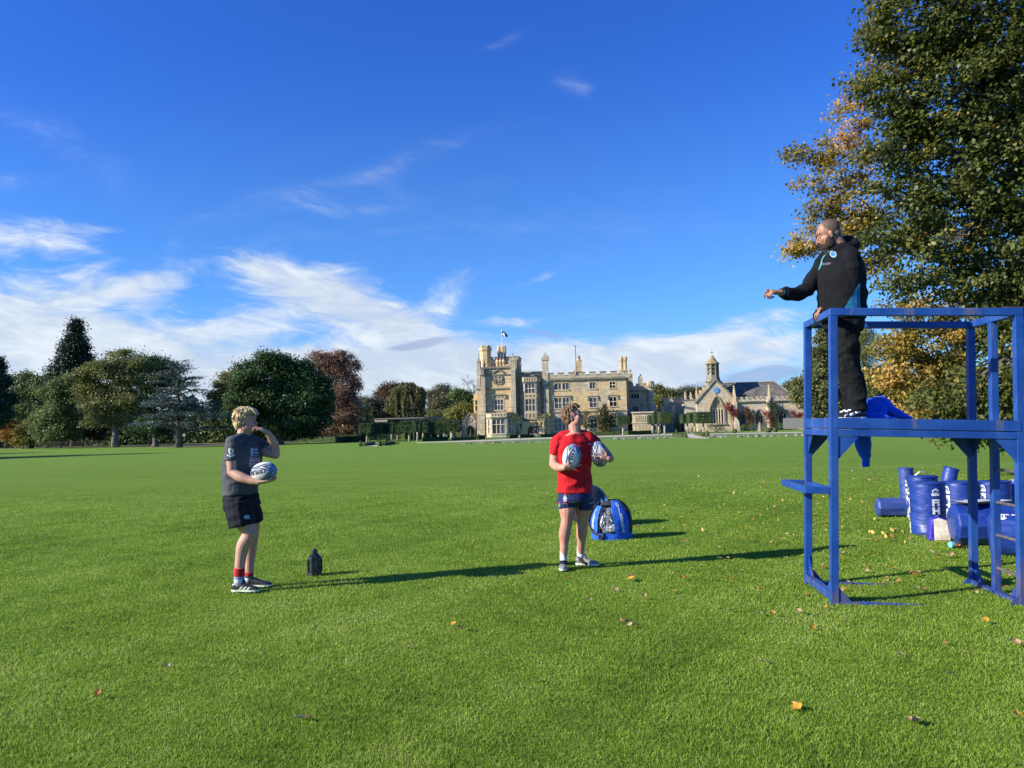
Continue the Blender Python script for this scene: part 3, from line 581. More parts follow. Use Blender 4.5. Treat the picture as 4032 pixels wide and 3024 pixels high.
# --- lower shaded wing to the right, set back
wy=8.0; x0,z0,xx,z1=R1(1655,680,1862,1080,-wy); wh=[R1(1695,700,1770,745,-wy),R1(1713,820,1762,872,-wy)]
ww=MB(); wall_holes(ww,x0,xx,GZ,z1,wy,18,wh); wz=z1
ww.build('side_wing',M['stone_grey'],house); window(house,wh[0],wy,3,(),False,'glass_dark'); window(house,wh[1],wy,2,(),False,'glass_dark')
wp=MB(); wc=MB(); zhh=F1.pt(1760,608,-wy)[1]; zll=F1.pt(1760,628,-wy)[1]; battlement(wp,wc,x0+.5,xx,wz+.3,zll,zhh,wy-.25,wy+.3,3,frac=.65); wp.build('parapet',M['stone_grey'],house); wc.build('coping',M['weathered'],house)
st=MB(); st.box(x0,wy-.4,wz+.001,xx+.2,wy+.3,wz+.298); st.build('string_course',M['weathered'],house)
tt=MB(); x0,z0,xx,z1=R1(1852,640,1920,860,-wy+1.5); xc=(x0+xx)/2; r=(xx-x0)*.46; yt=wy; tt.cone((xc,yt),r,r,GZ,z1,12); zA=F1.pt(1885,610,-wy)[1]; zB=F1.pt(1885,580,-wy)[1]; tt.cone((xc,yt),r,r*1.22,z1+.001,zA,12); tt.cone((xc,yt),r*1.22,r*1.22,zA+.001,zB,12)
for i in range(12): a=R_(30*i); tt.box(xc+math.cos(a)*r*1.13-.13,yt+math.sin(a)*r*1.13-.13,z1+.1,xc+math.cos(a)*r*1.13+.13,yt+math.sin(a)*r*1.13+.13,zA-.05)
x0,z0,xx,z1=R1(1870,850,1925,900,-wy+1.5); tt.cone((xc+.3,yt),r*2.0,r,z1-2.2,z1+1.3,8); tt.build('round_turret',M['stone_grey'],house)
# --- pale low wing in front with balustrade
x0,z0,xx,z1=R1(1662,880,1912,1060,1.0); lowY=-.6
lw_=MB(); lw_.box(x0+.9,lowY,GZ,xx,wy-.01,z1); lo=lw_.build('garden_loggia',M['stone_pale'],house)
tr=MB(); tr.box(x0+.7,lowY-.25,z1+.002,xx+.1,lowY+.4,z1+.22); a_,b0,c_,d_=R1(1735,905,1842,960,1.0)
n=6; wv_=(c_-a_)/n
gl=MB()
for i in range(n+1): tr.box(a_+i*wv_-.07,lowY-.1,b0,a_+i*wv_+.07,lowY-.002,d_)
for i in range(n): spandrel(tr,a_+i*wv_+.07,a_+(i+1)*wv_-.07,d_-.25,d_,.22,lowY-.08,lowY-.003); gl.box(a_+i*wv_+.07,lowY-.02,b0,a_+(i+1)*wv_-.07,lowY-.001,d_-.04)
zmid=F1.pt(1790,972,1)[1]; tr.box(x0+.7,lowY-.2,zmid-.1,xx,lowY-.001,zmid+.1)
for i in range(14): xx_=x0+1.2+(xx-x0-1.4)*i/13; tr.box(xx_-.08,lowY-.13,GZ,xx_+.08,lowY-.004,zmid-.102)
tr.build('balustrade',M['trim'],lo); gl.build('arched_recess',M['stone_grey'],lo)
# --- gothic porch and side bay at the far left
gx0,gz0,gx1,gz1=R1(107,960,205,1100,.8); ax0,az0,ax1,az1=R1(140,1000,204,1098,.8); yG=-.6
gp_=MB(); gp_.box(gx0,yG,GZ,ax0,3,gz1); gp_.box(ax1,yG,GZ,gx1+.35,3,gz1); gp_.box(ax0,yG,az1,ax1,3,gz1); spandrel(gp_,ax0,ax1,az1-1.0,az1-.001,.95,yG+.001,yG+.5)
xg,zg=F1.pt(160,880,.8); gp_.prism([(gx0+.1,gz1+.001),(gx1+.35,gz1+.001),((gx0+gx1)/2+.25,zg)],yG,3); gp_.cone((gx0+.1,yG+.1),.42,.36,GZ,gz1+.3,6)
gg=gp_.build('gothic_porch',M['stone_pale'],house)
bk=MB(); bk.box(ax0-.1,yG+1.6,GZ,ax1+.1,yG+1.65,az1+.4); bk.build('porch_doorway',M['wood_dark'],gg)
tr=MB(); tr.tube([(a,yG-.05,b_) for a,b_ in arch_pts(ax0-.1,ax1+.1,az1-1.0,1.1,14)],.1,6)
xm=(gx0+gx1)/2+.25; tr.tube([(gx0-.05,yG-.08,gz1-.1),(xm,yG-.08,zg+.12),(gx1+.5,yG-.08,gz1-.1)],.13,6); 
xr,zr=F1.pt(168,945,.8); tr.tube([(xr+.35*math.cos(a),yG-.04,zr+.35*math.sin(a)) for a in [i*math.pi/6 for i in range(13)]],.08,5,caps=False)
tr.build('porch_moulding',M['weathered'],gg)
for (a,b_) in((gx0+.05,yG+.1),(F1.pt(136,900,0)[0],1.5)): tr=MB(); pinnacle(tr,a,b_,gz1+.3,.22,1.9); tr.build('porch_pinnacle',M['weathered'],gg)
x0,z0,xx,z1=R1(202,702,240,1100,-2); sb=MB(); sb.box(x0,2.5,GZ,xx+1,7,z1); sb.box(x0-.15,2.4,z1-1.1,xx+.9,7,z1-.9); sb.build('side_bay',M['stone'],house)
slit(x0,2.5,x0+1.1,2.499,F1.pt(215,860,-2)[1],F1.pt(215,755,-2)[1],.45,.35,'glass_dark')
# wall lanterns beside the door
for (cx_,cy_) in((653,1000),(845,985)):
    x,z=F1.pt(cx_,cy_,1.7); l=MB(); l.tube([(x,yP,z+.3),(x,yP-.5,z+.45),(x,yP-.55,z+.2)],.05,6); l.cone((x,yP-.55),.14,.2,z-.35,z+.1,6); l.cone((x,yP-.55),.24,.03,z+.1,z+.3,6); l.build('wall_lantern',M['iron'],house)

# ---------------------------------------------------------------- chapel
F2=Facade(2850,1701,138,-6.0,2540,1360,.28933)
def R2(x1,y1,x2,y2,dy=0): return F2.rc(x1,y1,x2,y2,dy)
chap=thing('chapel','pale stone chapel with bell turret, blue clock face and steep slate roof','chapel',F2.P0,F2.yaw)
gx0,gz0,gx1,gz1=R2(712,770,1240,1170,.0); xa,za=F2.pt(962,482,0)
wx0,wz0,wx1,wz1=R2(890,712,1068,1060,0); spring=F2.pt(980,860)[1]
g=MB(); yc=0
g.box(gx0,0,GZ,wx0,1.0,gz1); g.box(wx1,0,GZ,gx1,1.0,gz1); g.box(wx0,0,GZ,wx1,1.0,wz0)
# wall around the pointed window, strip by strip
ap=arch_pts(wx0,wx1,spring,wz1-spring,14)
for (a,z_a),(b_,z_b) in zip(ap[:-1],ap[1:]):
    if gz1>min(z_a,z_b): g.prism([(a,z_a),(b_,z_b),(b_,max(gz1,z_b+.001)),(a,max(gz1,z_a+.001))],0,1.0)
g.prism([(gx0,gz1+.001),(wx0,gz1+.001),(wx0,gz1+.001+(za-gz1)*(wx0-gx0)/(xa-gx0))],0,1.0)
g.prism([(wx1,gz1+.001),(gx1,gz1+.001),(wx1,gz1+.001+(za-gz1)*(gx1-wx1)/(gx1-xa))],0,1.0)
def zroof(x): return gz1+(za-gz1)*((x-gx0)/(xa-gx0) if x<xa else (gx1-x)/(gx1-xa))
for (a,z_a),(b_,z_b) in zip(ap[:-1],ap[1:]):
    g.prism([(a,max(gz1,z_a)+.002),(b_,max(gz1,z_b)+.002),(b_,zroof(b_)),(a,zroof(a))] if not (a<xa<b_) else [(a,max(gz1,z_a)+.002),(b_,max(gz1,z_b)+.002),(b_,zroof(b_)),(xa,za),(a,zroof(a))],0,1.0)
g.box(gx0+.02,1.001,GZ,gx1-.02,14,gz1)
g.build('gable_wall',M['stone_pale'],chap)
cp=MB(); cp.tube([(gx0-.35,-.05,gz1-.15),(xa,-.05,za+.25),(gx1+.35,-.05,gz1-.15)],[(.16,.3)]*3,6,ref=(0,1,0)); cp.tube([(a,-.06,b_) for a,b_ in arch_pts(wx0-.16,wx1+.16,spring,wz1-spring+.25,16)],.13,6); cp.box(wx0-.29,-.18,wz0,wx0-.03,-.003,spring); cp.box(wx1+.03,-.18,wz0,wx1+.29,-.003,spring); cp.box(wx0-.35,-.3,wz0-.25,wx1+.35,-.004,wz0-.003)
cp.build('gable_coping',M['weathered'],chap)
tw=MB(); n=5; lw=(wx1-wx0)/n
for i in range(1,n):
    x=wx0+i*lw; f=abs((x-(wx0+wx1)/2)/((wx1-wx0)/2)); tw.box(x-.07,.25,wz0,x+.07,.45,spring+(wz1-spring)*(1-f**1.7)-.05)
for i in range(n):
    a,b_=wx0+i*lw+.07,wx0+(i+1)*lw-.07; spandrel(tw,a,b_,spring-.35,spring+.15,.4,.27,.43,n=6)
for i in range(2*n-1):
    x=wx0+(i+.5+.5)*lw/1.0*.5+.0; x=wx0+(i+1)*lw/2; f=abs((x-(wx0+wx1)/2)/((wx1-wx0)/2))
    zt_=spring+(wz1-spring)*(1-f**1.7)-.05
    if zt_>spring+.2: tw.box(x-.05,.28,spring+.15,x+.05,.42,zt_)
wf=tw.build('great_window',M['trim'],chap)
gl=MB(); gl.box(wx0,.46,wz0,wx1,.5,wz1); gl.build('pane',M['glass_blue'],wf)
x,z=F2.pt(965,610,0); ck=MB(); ck.cur=0
def disc(mb,x,z,r,y0,y1,n=28): mb.prism([(x+r*math.cos(2*math.pi*i/n),z+r*math.sin(2*math.pi*i/n)) for i in range(n)],y0,y1)
disc(ck,x,z,.54,-.12,-.001); co=ck.build('clock',M['clock'],chap)
hd=MB(); hd.tube([(x,-.14,z),(x+.12,-.14,z+.28)],.025,5); hd.tube([(x,-.145,z),(x+.32,-.145,z+.06)],.02,5)
for i in range(12): a=i*math.pi/6; hd.box(x+.44*math.cos(a)-.02,-.14,z+.44*math.sin(a)-.04,x+.44*math.cos(a)+.02,-.122,z+.44*math.sin(a)+.04)
hd.build('clock_hands',M['gold_paint'],co)
q=MB(); q.box(x-.1,-.06,F2.pt(965,700)[1],x+.1,-.002,z-.6); q.build('clock_bracket',M['weathered'],co)
# bell turret
tb=MB(); x0,z0,xx,z1=R2(843,247,1018,410,-.6); xc=(x0+xx)/2; r=(xx-x0)*.5; ytc=1.6
zb=F2.pt(940,490,-.6)[1]; zbb=F2.pt(940,560)[1]
tb.cone((xc,ytc),r*1.35,r*1.22,zbb-1.5,zb,4,math.pi/4); tb.cone((xc,ytc),r*1.25,r*.98,zb+.001,z0,8,R_(22.5))
for i in range(8):
    a=R_(22.5+45*i); tb.cone((xc+r*.9*math.cos(a),ytc+r*.9*math.sin(a)),.13,.13,z0,z1,6)
for f in(.0,.33,.66,.96): zz_=z0+(z1-z0)*f; tb.cone((xc,ytc),r*1.0,r*1.0,zz_,zz_+.12,8,R_(22.5))
tb.cone((xc,ytc),r*.74,r*.74,z0,z1,8,R_(22.5)); tb.build('bell_turret',M['weathered'],chap)
tr_=MB(); z2=F2.pt(920,213)[1]; z3=F2.pt(918,190)[1]; z4=F2.pt(918,120)[1]; tr_.cone((xc,ytc),r*1.18,r*1.06,z1+.001,z1+.15,8,R_(22.5)); tr_.cone((xc,ytc),r*1.06,r*.55,z1+.151,z3,8,R_(22.5)); tr_.cone((xc,ytc),r*.62,r*.05,z3+.001,z4,8,R_(22.5)); tr_.build('turret_roof',stone_mat('lichened_stone',gold=(.27,.21,.10),grey=(.22,.18,.10),darkness=.4),chap)
q=MB(); z5=F2.pt(916,40)[1]; q.tube([(xc,ytc,z4-.1),(xc,ytc,z5)],.035,5); zz_=F2.pt(916,86)[1]; q.box(xc-.34,ytc-.03,zz_-.03,xc+.34,ytc+.03,zz_+.03); q.build('cross',M['iron'],chap)
# nave roof and parapet wall
nx0,_,nx1,nz1=R2(1240,762,2185,1165,0); ry=5.0; ya_=.8
rx0,rz=F2.pt(1085,520,-ry); rx1,_=F2.pt(1765,496,-ry); ex1,ez=F2.pt(2010,700,-.8); rz=(F2.pt(1085,520,-ry)[1]+F2.pt(1765,496,-ry)[1])/2
nr=MB(); nr.add([(xa+.3,ya_,nz1),(ex1+1.2,ya_,nz1),(rx1,ry,rz),(xa+.3,ry,rz),(xa+.3,2*ry,nz1),(ex1+1.2,2*ry,nz1)],[(0,1,2,3),(1,5,2),(5,4,3,2)]); nr.build('nave_roof',M['slate'],chap)
q=MB(); q.tube([(xa+.3,ry,rz+.05),(rx1,ry,rz+.05)],.12,6); q.tube([(rx1,ry,rz+.05),(ex1+1.2,ya_,nz1+.1)],.1,6); q.build('ridge',M['weathered'],chap)
aw=[R2(1512,890,1600,1068,0),R2(1830,882,1915,1058,0)]
nw=MB(); wall_holes(nw,nx0-.3,nx1,GZ,nz1,.2,2.0,aw,.4)
for h in aw: spandrel(nw,h[0],h[2],h[3]-.75,h[3],.7,.201,.5)
nw.build('nave_wall',M['stone_pale'],chap)
for h in aw:
    window(chap,h,.2,3,(),True,'glass_dark',sill=True,frame=.05); q=MB(); q.tube([(a,.12,b_) for a,b_ in arch_pts(h[0]-.3,h[2]+.3,h[3]-.7,.95,12)],.12,6); q.build('hood_mould',M['weathered'],chap)
np_=MB(); nc=MB(); zl=F2.pt(1700,728)[1]; zh=F2.pt(1700,702)[1]; battlement(np_,nc,nx0,nx1,nz1+.15,zl,zh,-.05,.35,14,frac=.5); np_.build('parapet',M['stone_pale'],chap); nc.build('coping',M['trim'],chap)
st=MB(); st.box(nx0,-.15,nz1+.001,nx1,.5,nz1+.149); st.build('string_course',M['weathered'],chap)
def crocket(mb,x,y,z,w,h):
    mb.box(x-w/2,y-w/2,z-1.2,x+w/2,y+w/2,z+h*.3); mb.cone((x,y),w*.6,w*.12,z+h*.3+.001,z+h*.95,4,math.pi/4)
    for i in range(4):
        for s in(-1,1): mb.ell((x+s*w*(.5-.1*i),y,z+h*(.42+.14*i)),(.09,.09,.09),n=6,k=5)
    mb.ell((x,y,z+h),(w*.3,w*.3,.16),n=8,k=6)
pk=MB(); x,z=F2.pt(1215,740,0); crocket(pk,x,.0,z,.55,F2.pt(1215,560)[1]-z); pk.build('pinnacle',M['trim'],chap); pk=MB(); x,z=F2.pt(1688,740,0); crocket(pk,x,-.1,z,.42,F2.pt(1688,550)[1]-z); pk.build('pinnacle',M['trim'],chap)
for cx_,zt_,zb_ in((552,640,735),(626,645,735),(705,585,735)): x,z=F2.pt(cx_,zb_,-1); pk=MB(); crocket(pk,x,1.2,z,.36,F2.pt(cx_,zt_,-1)[1]-z); pk.build('pinnacle',M['trim'],chap)
bt=MB(); x0,z0,xx,z1=R2(1212,770,1258,1165,.8); bt.box(x0,-.9,GZ,xx,.19,z1); x0,z0,xx,z1=R2(1672,740,1702,1160,.8); bt.box(x0,-.8,GZ,xx,.19,z1)
x0,z0,xx,z1=R2(1240,1030,1285,1168,1.2); bt.prism([(x0-.4,GZ),(xx+.1,GZ),(xx-.1,z1),(x0-.1,z1+.8)],-1.5,-.901); bt.build('buttress',M['stone_pale'],chap)
# lean-to glazed door
h=R2(1300,945,1385,1075,.5); q=MB(); q.box(h[0]-.15,-.35,h[1]-.3,h[2]+.15,.18,h[3]+.2); qq=q.build('side_door_frame',M['iron'],chap); window(chap,h,-.36,2,(.5,),True,'glass_dark',sill=False,frame=.05)
# stepped side aisles and left wing
sa=MB(); scp=MB()
x0,z0,xx,z1=R2(540,790,716,1165,-1); sa.box(x0,1,GZ,xx+.2,8,z1)
x0_,z0_,xx_,z1_=R2(540,745,700,790,-1); battlement(sa,scp,x0,xx,z1+.001,z1_-.2,z1_,1.0,1.3,7,frac=.5)
x0,z0,xx,z1=R2(700,550,1150,800,-2); sa.box(gx0+.8,2.2,gz1,gx1-.8,3.2,gz1+1.2)
for i in range(5):
    for s in(-1,1):
        xx2=xa+s*(1.2+i*.62); zz2=za-.2-(i*.72); sa.box(xx2-.28,2.0,gz1-.5,xx2+.28,2.5,zz2+.1); scp.box(xx2-.3,1.96,zz2+.102,xx2+.3,2.54,zz2+.22)
sa.build('side_aisle',M['stone_pale'],chap); scp.build('coping',M['weathered'],chap)
lr=MB(); lr.add([(gx0+.3,2.6,gz1+.2),(xa-.4,2.6,za-.4),(xa-.4,11,za-.4),(gx0+.3,11,gz1+.2)],[(0,1,2,3)]); lr.add([(gx0+.3,2.6,gz1),(xa-.4,2.6,gz1),(xa-.4,2.6,za-.4),(gx0+.3,2.6,gz1+.2)],[(0,1,2,3)]); lr.build('side_roof',M['slate'],chap)

# ---------------------------------------------------------------- small castellated gatehouse between house and chapel
gt=thing('gatehouse','small castellated stone gatehouse with corner turret between house and chapel','gatehouse',F2.P0,F2.yaw)
q=MB(); c=MB(); yg=6
x0,z0,xx,z1=R2(262,785,505,1165,-yg); q.box(x0,yg,GZ,xx,yg+5,z1)
x2,z2,x3,z3=R2(248,715,508,780,-yg); battlement(q,c,x2,x3,z2-.1,z3-.35,z3,yg-.35,yg+.3,6,frac=.6)
x0,z0,xx,z1=R2(222,830,268,1165,-yg); q.box(x0,yg-.6,GZ,xx,yg+2,z1)
x0,z0,xx,z1=R2(345,835,420,1000,-yg+1); q.cone(((x0+xx)/2,yg-.6),.5,.5,GZ,z1,10); q.cone(((x0+xx)/2,yg-.6),.62,.62,z1,z1+.25,10)
q.build('wall',M['stone_pale'],gt); c.build('coping',M['weathered'],gt)
x0,z0,xx,z1=R2(290,700,300,730,-yg); r=MB(); x0,z0,xx,z1=R2(520,830,560,930,-5); r.box(x0,5.2,z0,xx,5.3,z1)
w0=R2(330,895,400,960,-yg+1.2); window(gt,w0,yg-1.15,2,(),False,'glass_dark',frame=.06)
# grey boxed panel in front of the chapel
x0,z0,xx,z1=R2(1882,988,2180,1165,3.0)
scn=thing('sight_screen','plain grey rectangular screen standing before the chapel wall','screen',F2.P0+F2.n*3.0,F2.yaw)
q=MB(); q.box(x0,-.08,.22,xx+.4,.08,z1); q.build('panel',M['grey_panel'],scn)
for f in(.05,.5,.95): q=MB(); xq=x0+(xx+.4-x0)*f; q.box(xq-.05,-.6,.0,xq+.05,.6,.10); q.box(xq-.04,.09,.1,xq+.04,.16,z1-.2); q.build('foot',M['iron'],scn)
# low stone building glimpsed behind the conifer
lb=thing('garden_building','low pale battlemented stone building behind the conifer','building',at(3320,1690,120),R_(-6))
q=MB(); c=MB(); q.box(-3.6,0,-.4,4.5,5,2.0); battlement(q,c,-3.6,4.5,2.0,2.45,2.8,-.1,.3,6,frac=.5); q.build('wall',M['stone_pale'],lb); c.build('coping',M['trim'],lb)
for x in(-2.6,.4,2.6): window(lb,(x,.5,x+.8,1.3),-.02,1,(),False,'glass_dark',frame=.12,sill=False)
# ---------------------------------------------------------------- foliage
def leaves_mesh(name,C,tone,size,up=.6,outc=None,droop=0.0,aspect=.62,hang=False,jit=.35):
    """C (n,3) leaf centres -> one rhombic leaf each; 'up' pulls the leaf normals upward/outward"""
    n=len(C); N=rng.normal(size=(n,3)); 
    if outc is not None:
        o=C-np.asarray(outc); o/=np.linalg.norm(o,axis=1,keepdims=True)+1e-6; N+=o*.9
    N[:,2]+=up; N/=np.linalg.norm(N,axis=1,keepdims=True)
    D=rng.normal(size=(n,3))
    if hang: D=D*.25; D[:,2]-=1
    D[:,2]-=droop; D-=N*(D*N).sum(1,keepdims=True); D/=np.linalg.norm(D,axis=1,keepdims=True)+1e-9
    S=np.cross(N,D); sz=size*(1+jit*rng.uniform(-1,1,(n,1))); a=D*sz*.5; b_=S*sz*.5*aspect
    V=np.empty((n,4,3)); V[:,0]=C-a; V[:,1]=C+b_-a*.15; V[:,2]=C+a; V[:,3]=C-b_-a*.15
    F=np.arange(n*4).reshape(n,4); return fastmesh(name,V.reshape(-1,3),F,np.clip(tone,0,1))
def clumps(blobs,per,cr,dens,inner=.45,flat=1.0,tone_sp=.22,hang=0,tonef=None):
    """blobs: (centre, (rx,ry,rz), weight)"""
    C=[];Tn=[]
    for c,r,wt in blobs:
        k=max(3,int(dens*wt)); d=rng.normal(size=(k,3)); d/=np.linalg.norm(d,axis=1,keepdims=True)
        rad=rng.uniform(inner,1.0,(k,1))**.6; cc=np.asarray(c)+d*rad*np.asarray(r)
        for q in cc:
            m_=max(4,int(per*rng.uniform(.55,1.45))); crr=cr*rng.uniform(.6,1.35)
            L=q+rng.normal(size=(m_,3))*np.array([crr,crr,crr*flat])
            if hang: L[:,2]-=rng.uniform(0,hang,m_)
            t0=.5+rng.normal()*tone_sp; C.append(L); tt=t0+rng.normal(size=m_)*.10
            if tonef is not None: tt=tt+tonef(L)
            Tn.append(tt)
    return np.concatenate(C),np.concatenate(Tn)
LM={
 'oak':leafmat('leaf_oak',[(0,(0.025,0.055,0.018)),(.5,(0.048,0.098,0.028)),(1,(0.107,0.168,0.046))]),
 'olive':leafmat('leaf_olive',[(0,(0.076,0.099,0.036)),(.5,(0.164,0.188,0.057)),(1,(0.330,0.286,0.076))]),
 'grn':leafmat('leaf_green',[(0,(0.066,0.107,0.043)),(.5,(0.130,0.190,0.061)),(1,(0.260,0.295,0.095))]),
 'russet':leafmat('leaf_russet',[(0,(0.058,0.052,0.026)),(.5,(0.111,0.072,0.036)),(1,(0.195,0.098,0.039))]),
 'copper':leafmat('leaf_copper',[(0,(.14,.090,.060)),(.5,(.27,.165,.105)),(1,(.40,.235,.14))]),
 'orange':leafmat('leaf_orange',[(0,(.12,.06,.015)),(.5,(.26,.12,.02)),(1,(.38,.22,.03))]),
 'yellow':leafmat('leaf_yellow',[(0,(.09,.085,.018)),(.5,(.19,.17,.03)),(1,(.30,.24,.04))]),
 'ygreen':leafmat('leaf_yellow_green',[(0,(0.075,0.090,0.024)),(.5,(0.180,0.195,0.042)),(1,(0.360,0.330,0.068))]),
 'blue':leafmat('needle_blue',[(0,(0.030,0.054,0.054)),(.5,(0.063,0.099,0.093)),(1,(0.128,0.172,0.158))],trans=.15),
 'seq':leafmat('needle_dark',[(0,(0.013,0.028,0.016)),(.5,(0.026,0.052,0.026)),(1,(0.053,0.085,0.037))],trans=.12),
 'con':leafmat('needle_olive',[(0,(0.055,0.070,0.028)),(.5,(0.125,0.140,0.043)),(1,(0.234,0.234,0.070))],trans=.2),
 'willow':leafmat('leaf_willow',[(0,(0.086,0.098,0.040)),(.5,(0.172,0.178,0.069)),(1,(0.299,0.276,0.115))]),
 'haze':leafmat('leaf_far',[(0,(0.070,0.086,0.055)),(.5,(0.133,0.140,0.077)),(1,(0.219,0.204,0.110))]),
 'creeper':leafmat('leaf_creeper',[(0,(.10,.012,.016)),(.5,(.20,.025,.032)),(1,(.30,.07,.04))]),
 'climber':leafmat('leaf_climber',[(0,(.03,.045,.015)),(.5,(.07,.085,.025)),(1,(.14,.13,.045))]),
 'lime':leafmat('leaf_hornbeam',[(0,(0.050,0.069,0.016)),(.5,(0.095,0.118,0.025)),(.80,(0.157,0.168,0.034)),(.92,(0.336,0.258,0.039)),(1,(0.470,0.224,0.034))],trans=.42,rough=.5,spec=.4),
 'gold':leafmat('leaf_golden',[(0,(.12,.13,.03)),(.35,(.24,.20,.045)),(.65,(.56,.38,.08)),(.85,(.66,.38,.10)),(1,(.55,.22,.08))],trans=.45,rough=.5,spec=.35),
}
def trunk_mesh(mb,base,top,r0,targets=(),lim=.35,seg=7,wob=.3,seed=1):
    rnd=random.Random(seed); base=Vector(base); top=Vector(top)
    pts=[base+(top-base)*(i/seg)+Vector((rnd.uniform(-wob,wob),rnd.uniform(-wob,wob),0))*(0 if i==0 else (i/seg)) for i in range(seg+1)]
    rs=[r0*(1.35 if i==0 else 1)*(1-.78*i/seg) for i in range(seg+1)]
    pts[0].z-=.3; mb.tube(pts,rs,9)
    for tg in targets:
        tg=Vector(tg); f=min(.92,max(.25,rnd.uniform(.3,.8))); i=int(f*seg); s=pts[i]
        if tg.z<s.z+.2: 
            i=max(1,int(.3*seg)); s=pts[i]
        mid=s+(tg-s)*.5+Vector((rnd.uniform(-wob,wob)*1.5,rnd.uniform(-wob,wob),(tg-s).length*.10))
        r=rs[i]*lim*1.4; mb.tube([s,(s+mid)/2+Vector((0,0,.05*(tg-s).length)),mid,(mid+tg)/2,tg],[r,r*.8,r*.6,r*.4,r*.15],6)
def tree(name,label,cat,D,base,blobs,mat,per=26,dens=12,cr=.6,leaf=.34,r0=.4,bark='bark',flat=.7,up=.5,inner=.45,hang=0,hangleaf=False,limbs=True,tone_sp=.22,group=None,seed=1,aspect=.62,top=None,droop=0,irreg=4):
    """base: photo pixel of the trunk foot; blobs: (u,v,rx_px,rz_px[,dy]) at distance D"""
    k=D/FPX; B0=at(base[0],base[1],D); B0.z=0
    t=thing(name,label,cat,B0,0,group); W=[]
    for b_ in blobs:
        c=at(b_[0],b_[1],D)-B0; rx,rz=b_[2]*k,b_[3]*k; dy=b_[4] if len(b_)>4 else 0; c.y+=dy
        W.append(((c.x,c.y,c.z),(rx,rx*.85,rz),max(3.0,rx*rz*2.6)))
    rr_=np.random.default_rng(seed+int(D)); extra=[]
    for (c_,r_,w_) in W:
        for q_ in range(irreg):
            d_=rr_.normal(size=3); d_[2]=abs(d_[2])*.9-.15; d_/=np.linalg.norm(d_); s_=rr_.uniform(.22,.42); extra.append((tuple(np.array(c_)+d_*np.array(r_)*rr_.uniform(.85,1.12)),tuple(np.array(r_)*s_),w_*s_*s_*1.3))
    W=[(c_,tuple(np.array(r_)*.93),w_*.72) for c_,r_,w_ in W]+extra
    C,Tn=clumps(W,per,cr*.78,dens,inner,flat,tone_sp,hang); C[:,2]=np.maximum(C[:,2],.12)
    zc=np.mean([w_[0][2] for w_ in W]); me=leaves_mesh('crown',C,Tn,leaf*.92,up,(0,0,zc*.8),droop,aspect,hangleaf)
    link('crown',me,LM[mat],t)
    mb=MB(); ztop=max(w_[0][2] for w_ in W) if top is None else top
    tg=[w_[0] for w_ in W[:len(blobs)]] if limbs else []
    xt=sum(w_[0][0] for w_ in W)/len(W); trunk_mesh(mb,(0,0,0),(xt*.6,0,ztop*.86),r0*.55,tg,seed=seed,wob=r0*.6)
    mb.build('trunk',M[bark],t,smooth=True); return t
def c5(x,y): return x*.36166,1220+y*.36166
def c6(x,y): return 780+x*.48824,1320+y*.48824
def c3(x,y): return 2980+x*.53022,820+y*.53022
def BL(cf,lst): 
    s={c5:.36166,c6:.48824,c3:.53022}[cf]; return [(*cf(b_[0],b_[1]),b_[2]*s,b_[3]*s,*b_[4:]) for b_ in lst]
G1='parkland trees left of the house'
tree('giant_sequoia','tall pointed dark sequoia rising above the other trees on the left','tree',152,c5(800,1500),BL(c5,[(830,150,28,50),(825,220,60,85),(825,330,105,95),(800,430,150,100),(860,420,100,100),(790,540,180,95),(900,540,110,80),(720,650,190,90),(930,620,95,70),(640,740,130,80),(840,740,180,90),(780,850,200,120)]),'seq',per=34,dens=15,cr=.75,leaf=.42,r0=1.0,flat=.8,inner=.3,group=G1,irreg=0)
tree('conifer_tree','dark conifer at the very left edge of the photo','tree',118,c5(-60,1500),BL(c5,[(-50,800,130,180),(-20,1000,120,150),(-60,1150,150,150),(-30,650,60,120)]),'seq',per=30,dens=16,cr=.6,leaf=.36,r0=.5,flat=.6,group=G1)
tree('broadleaf_tree','thin grey-green tree with dark trunk near the left edge','tree',136,c5(335,1508),BL(c5,[(230,760,130,60),(380,780,110,55),(300,860,200,90),(180,930,120,80),(440,940,120,90),(330,1040,190,90),(220,1120,140,70),(430,1140,140,80)]),'grn',per=22,dens=13,cr=.7,leaf=.34,r0=.55,flat=.55,group=G1,seed=3)
tree('autumn_tree','small orange-leaved tree at the left edge under the grey-green tree','tree',141,c5(60,1510),BL(c5,[(60,1120,100,110),(140,1200,100,80),(40,1280,90,100),(110,1370,110,70)]),'orange',per=22,dens=16,cr=.5,leaf=.3,r0=.25,group=G1,seed=4)
tree('autumn_tree','low bright yellow tree beside the dark trunk on the left','tree',134,c5(250,1510),BL(c5,[(240,1330,70,80),(270,1420,80,70),(190,1440,60,50)]),'yellow',per=22,dens=18,cr=.4,leaf=.28,r0=.15,group=G1,seed=5)
tree('broadleaf_tree','broad soft green tree directly in front of the sequoia','tree',133,c5(660,1510),BL(c5,[(680,820,130,80),(600,920,130,110),(740,930,120,100),(640,1080,150,120),(540,1180,110,110),(720,1230,130,120),(620,1350,160,90),(480,1330,110,100)]),'grn',per=24,dens=15,cr=.65,leaf=.34,r0=.3,group=G1,seed=6)
tree('broadleaf_tree','green undergrowth tree with low crown behind the railings on the left','tree',134,c5(520,1508),BL(c5,[(450,1250,120,90),(540,1400,130,70),(640,1200,100,90),(800,1330,90,90)]),'grn',per=24,dens=15,cr=.55,leaf=.32,r0=.2,group=G1,seed=61)
